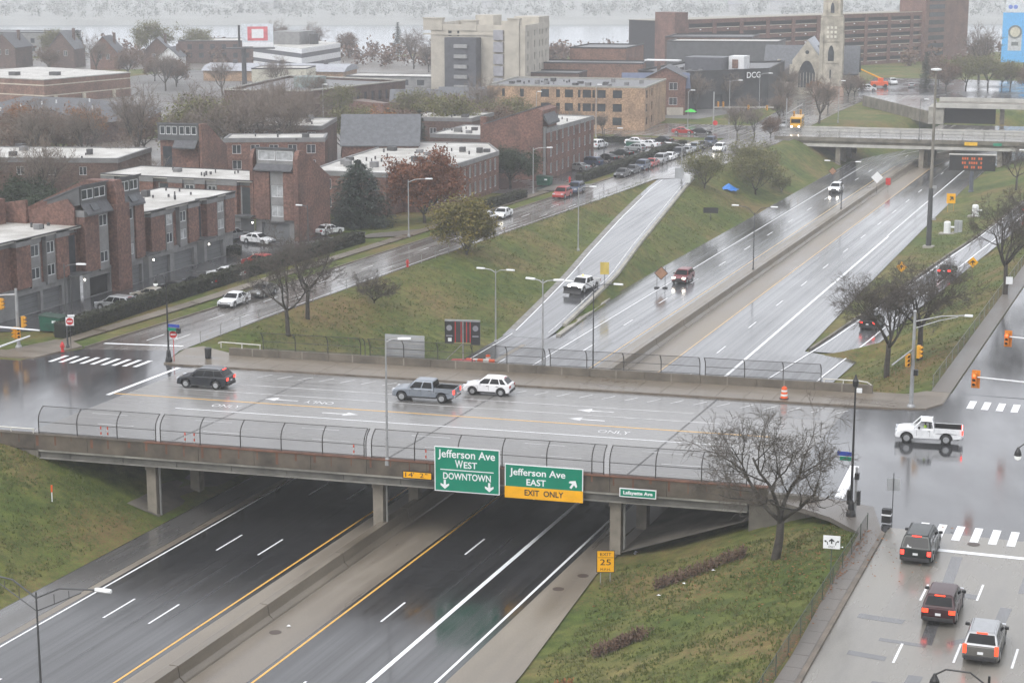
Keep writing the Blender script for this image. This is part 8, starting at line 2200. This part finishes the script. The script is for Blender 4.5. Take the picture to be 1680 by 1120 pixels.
def dumpster(label, x, y, rz):
    t = thing('dumpster', label, 'dumpster', (x, y, 0.01), rz, 'green dumpsters')
    DG = M('dumpster_green', (0.012, 0.085, 0.055), 0.5, 0.25)
    obj('body', MB().yprism([(-1.1, 0.15), (1.1, 0.15), (1.25, 1.5), (-1.25, 1.7)], -0.95, 0.95), DG, t); obj('lid', MB().yprism([(-1.28, 1.7), (1.28, 1.5), (1.28, 1.56), (-1.28, 1.77)], -1.0, 1.0), M('dumpster_lid', (0.02, 0.05, 0.035), 0.5), t)
    for sg in (-1, 1): obj('fork_sleeve', MB().box(-0.7, 0.7, sg * 1.02 - 0.06, sg * 1.02 + 0.06, 0.8, 1.0), DG, t)
    obj('plate', MB().box(0.2, 0.7, -0.965, -0.951, 0.8, 1.25), WHITE_S, t)
dumpster('green dumpster at the near end of the townhouse hedge', -114.5, 164.3, R(10)); dumpster('green dumpster by the drive of the round green tree', -109.4, 300.5, R(5)); dumpster('green dumpster in the far lot beside the hedge', -113.0, 362, R(5))
# white tank vents and control box
for k, (x, y, lb) in enumerate(((-42.2, 303.5, 'left white vent cylinder beside the grey control box'), (-40.2, 321.5, 'right white vent cylinder farther up the grass'))):
    t = thing('vent_cylinder', lb, 'vent', (x, y, gz(x, y)), 0, 'white vent cylinders')
    obj('body', MB().lathe([(0.55, 0), (0.55, 1.7), (0.5, 1.9), (0.3, 2.0)], 14), WHITE_S, t); obj('pad', MB().box(-1.2, 1.2, -0.9, 0.9, -0.3, 0.12), CONC, t)
    obj('side_pipe', MB().tube([(0.5, 0, 1.1), (1.1, 0, 1.1)], 0.15, 8), WHITE_S, t)
cbx = thing('control_cabinet', 'grey control cabinet between the white vent cylinders', 'cabinet', (-40.6, 304.5, gz(-40.6, 304.5)))
obj('body', MB().box(-0.6, 0.6, -0.35, 0.35, 0, 1.9), BACK_S, cbx); obj('door_seam', MB().box(-0.02, 0.02, -0.36, -0.351, 0.1, 1.8), POLE_D, cbx); obj('pad', MB().box(-1.0, 1.0, -0.7, 0.7, -0.3, 0.0), CONC, cbx)
wbx = thing('utility_box', 'white box on a post at the top of the ramp by the thin tree', 'box', (-87.4, 311.5, gz(-87.4, 311.5)))
obj('post', MB().box(-0.08, 0.08, -0.08, 0.08, -0.2, 0.6), POLE, wbx); obj('body', MB().box(-0.5, 0.5, -0.3, 0.3, 0.6, 2.0), WHITE_S, wbx)
tarp = thing('blue_tarp', 'crumpled blue tarp under the yellow-green tree on the far bank', 'tarp', (-84.6, 329.0, gz(-84.6, 329.0)))
m = MB(); rg = random.Random(3)
m.grid([[((a - 4) * 0.42, (b - 3) * 0.45, max(0.02, 1.15 * math.exp(-((a - 4) ** 2 + (b - 3) ** 2) / 7.0) + rg.uniform(-0.12, 0.12))) for a in range(9)] for b in range(7)])
obj('sheet', m, M('tarp_blue', (0.03, 0.18, 0.55), 0.4), tarp)
def umbrella(label, x, y, c, z=2.5):
    t = thing('patio_umbrella', label, 'umbrella', (x, y, 0)); 
    obj('pole', MB().tube([(0, 0, 0), (0, 0, z)], 0.04, 6), POLE, t)
    obj('canopy', MB().lathe([(1.5, z - 0.6), (0.8, z - 0.2), (0.05, z + 0.1)], 8), c, t)
umbrella('bright green patio umbrella before the narrow brick house', -121.0, 433, M('umbrella_green', (0.05, 0.55, 0.06), 0.6)); umbrella('red patio umbrella by the tall brick house', -117.5, 322.5, M('umbrella_red', (0.5, 0.03, 0.04), 0.6))
lift = thing('lift_truck', 'orange lift truck with a long yellow boom near the church', 'truck', (-98.5, 556, 0.03), R(20))
obj('body', MB().box(-2.6, 2.2, -1.1, 1.1, 0.6, 1.8), ORANGE, lift, bevel=0.08); obj('turret', MB().box(-0.6, 0.8, -0.8, 0.8, 1.8, 2.8), ORANGE, lift)
obj('boom', MB().tube([(0.2, 0, 2.6), (-6, 0.2, 5.4), (-11, 0.4, 8.2)], [0.28, 0.2, 0.15], 6), YEL_S, lift)
for x in (-1.8, 1.4):
    for sg in (-1, 1): obj('wheel', MB().lathe([(0.2, -0.15), (0.55, -0.15), (0.55, 0.15), (0.2, 0.15)], 12, (x, sg * 1.0, 0.55), 'y'), TYRE, lift)
# white-and-red marker on the left slope, litter
mk = thing('marker_post', 'thin white marker post with red top on the left grass slope', 'marker', (-84.2, 119.4, gz(-84.2, 119.4)))
obj('post', MB().tube([(0, 0, -0.1), (0.02, 0, 0.75)], 0.045, 6), WHITE_S, mk); obj('tip', MB().tube([(0.02, 0, 0.76), (0.03, 0, 1.3)], 0.07, 6), ORANGE, mk)
lit_me = mesh('litter_scrap', MB().grid([[(0, 0, 0.02), (0.22, 0, 0.07)], [(0.03, 0.2, 0.09), (0.27, 0.18, 0.03)]]), PAINT_W)
LP = [(-40.2, 130.4), (-40.0, 129.9), (-33.0, 119.0), (-31.4, 121.0), (-23.6, 121.3), (-22.9, 121.0), (-57.4, 107.2), (-41.0, 101.0), (-88.9, 118.5), (-34.2, 117.3)]
LBL = ['white litter scrap at the foot of the right column', 'second white scrap at the foot of the right column', 'white scrap beside the dead shrubs', 'white scrap at the upper end of the dead shrubs', 'white scrap near the mesh fence', 'another white scrap by the mesh fence', 'white scrap beside the median barrier', 'white scrap on the right concrete shoulder', 'white scrap high on the left slope', 'white scrap below the dead shrubs']
for k, ((x, y), lb) in enumerate(zip(LP, LBL)):
    z = gz(x, y) + 0.04 if (x > -43 or x < -78) else ZF + 0.03
    o = obj('litter_scrap', lit_me, None, None, loc=(x, y, z)); o.rotation_euler[2] = k; tag(o, lb, 'litter', 'scraps of white litter')
# manhole covers and drains on the paving
for x, y, z, par in ((-42.9, 121.0, ZF + 0.014, freeway), (-42.2, 124.4, ZF + 0.014, freeway), (-57.6, 106.0, ZF + 0.014, freeway), (-14.6, 124.6, 0.014, right_junction)):
    obj('manhole_cover', MB().lathe([(0.42, 0), (0.42, 0.006)], 16, (x, y, z)), M('cast_iron', (0.07, 0.05, 0.04), 0.5), par)
# billboards
bb = thing('billboard', 'tall single-post billboard with red framed poster on the left skyline', 'billboard', (-271, 489, 0), R(30))
obj('post', MB().tube([(0, 0, -0.3), (0, 0, 11.5)], [0.75, 0.7], 10), POLE_D, bb); obj('catwalk', MB().box(-5, 9, -1.2, 1.0, 11.2, 11.6), POLE_D, bb)
obj('panel', MB().box(-0.4, 8.6, -0.9, -0.5, 11.9, 18.4), M('poster_pale', (0.62, 0.66, 0.70), 0.5), bb); obj('poster_frame', MB().box(1.2, 7.0, -0.96, -0.902, 13.6, 17.6), M('poster_red', (0.62, 0.16, 0.18), 0.5), bb); obj('poster_field', MB().box(2.4, 5.8, -1.0, -0.962, 14.3, 16.9), WHITE_S, bb)
obj('side_panel', MB().box(-1.5, -0.9, -1.2, 1.6, 11.9, 18.0), BLACK_S, bb); obj('poster_band', MB().box(-0.3, 8.5, -0.95, -0.902, 11.95, 13.1), WHITE_S, bb)
b5 = thing('billboard', 'large sky-blue billboard with a pale round device at the right edge', 'billboard', (-71.5, 640, 0), R(15))
SKYB = M('poster_blue', (0.12, 0.42, 0.78), 0.5, 0.08)
obj('panel', MB().box(-2.8, 10, -0.5, 0.0, 3.4, 19.4), SKYB, b5); obj('top_panel', MB().box(-2.0, 10, -0.5, 0.0, 19.5, 24), M('poster_pale'), b5)
obj('device_plate', MB().box(-0.9, 3.4, -0.56, -0.502, 7.2, 12.6), M('device_grey', (0.5, 0.52, 0.54), 0.5), b5)
obj('device_ring', MB().lathe([(2.2, -0.62), (2.2, -0.502)], 20, (1.2, 0, 13.2), 'y'), M('device_dark', (0.16, 0.18, 0.18), 0.5), b5); obj('device_face', MB().lathe([(1.6, -0.68), (1.6, -0.621)], 20, (1.2, 0, 13.2), 'y'), M('device_face', (0.55, 0.52, 0.42), 0.5), b5)
obj('device_window', MB().box(0.2, 2.4, -0.6, -0.561, 8.8, 10.0), M('device_dark'), b5)
for x in (0, 5): obj('post', MB().box(x - 0.4, x + 0.4, 0.02, 0.8, -0.3, 20), POLE_D, b5)
for x in (-0.6, 1.0): obj('top_emblem', MB().lathe([(0.7, -0.56), (0.7, -0.502)], 14, (x, 0, 21.2), 'y'), M('emblem_blue', (0.16, 0.24, 0.62), 0.5), b5)
# ================================================================ the rainy air
def haze_mat():
    m = bpy.data.materials.new('rain_haze')
    m.use_nodes = True
    n, l = m.node_tree.nodes, m.node_tree.links
    n.remove(n['Principled BSDF'])
    v = n.new('ShaderNodeVolumePrincipled')
    v.inputs['Color'].default_value = (0.95, 0.965, 1.0, 1)
    v.inputs['Density'].default_value = HAZE
    v.inputs['Anisotropy'].default_value = 0.0
    l.new(v.outputs[0], n['Material Output'].inputs['Volume'])
    return m
HAZE = 0.00034
o = obj('haze', MB().box(-2500, 1900, -90, 3800, -16, 62), haze_mat())
o['kind'] = 'stuff'
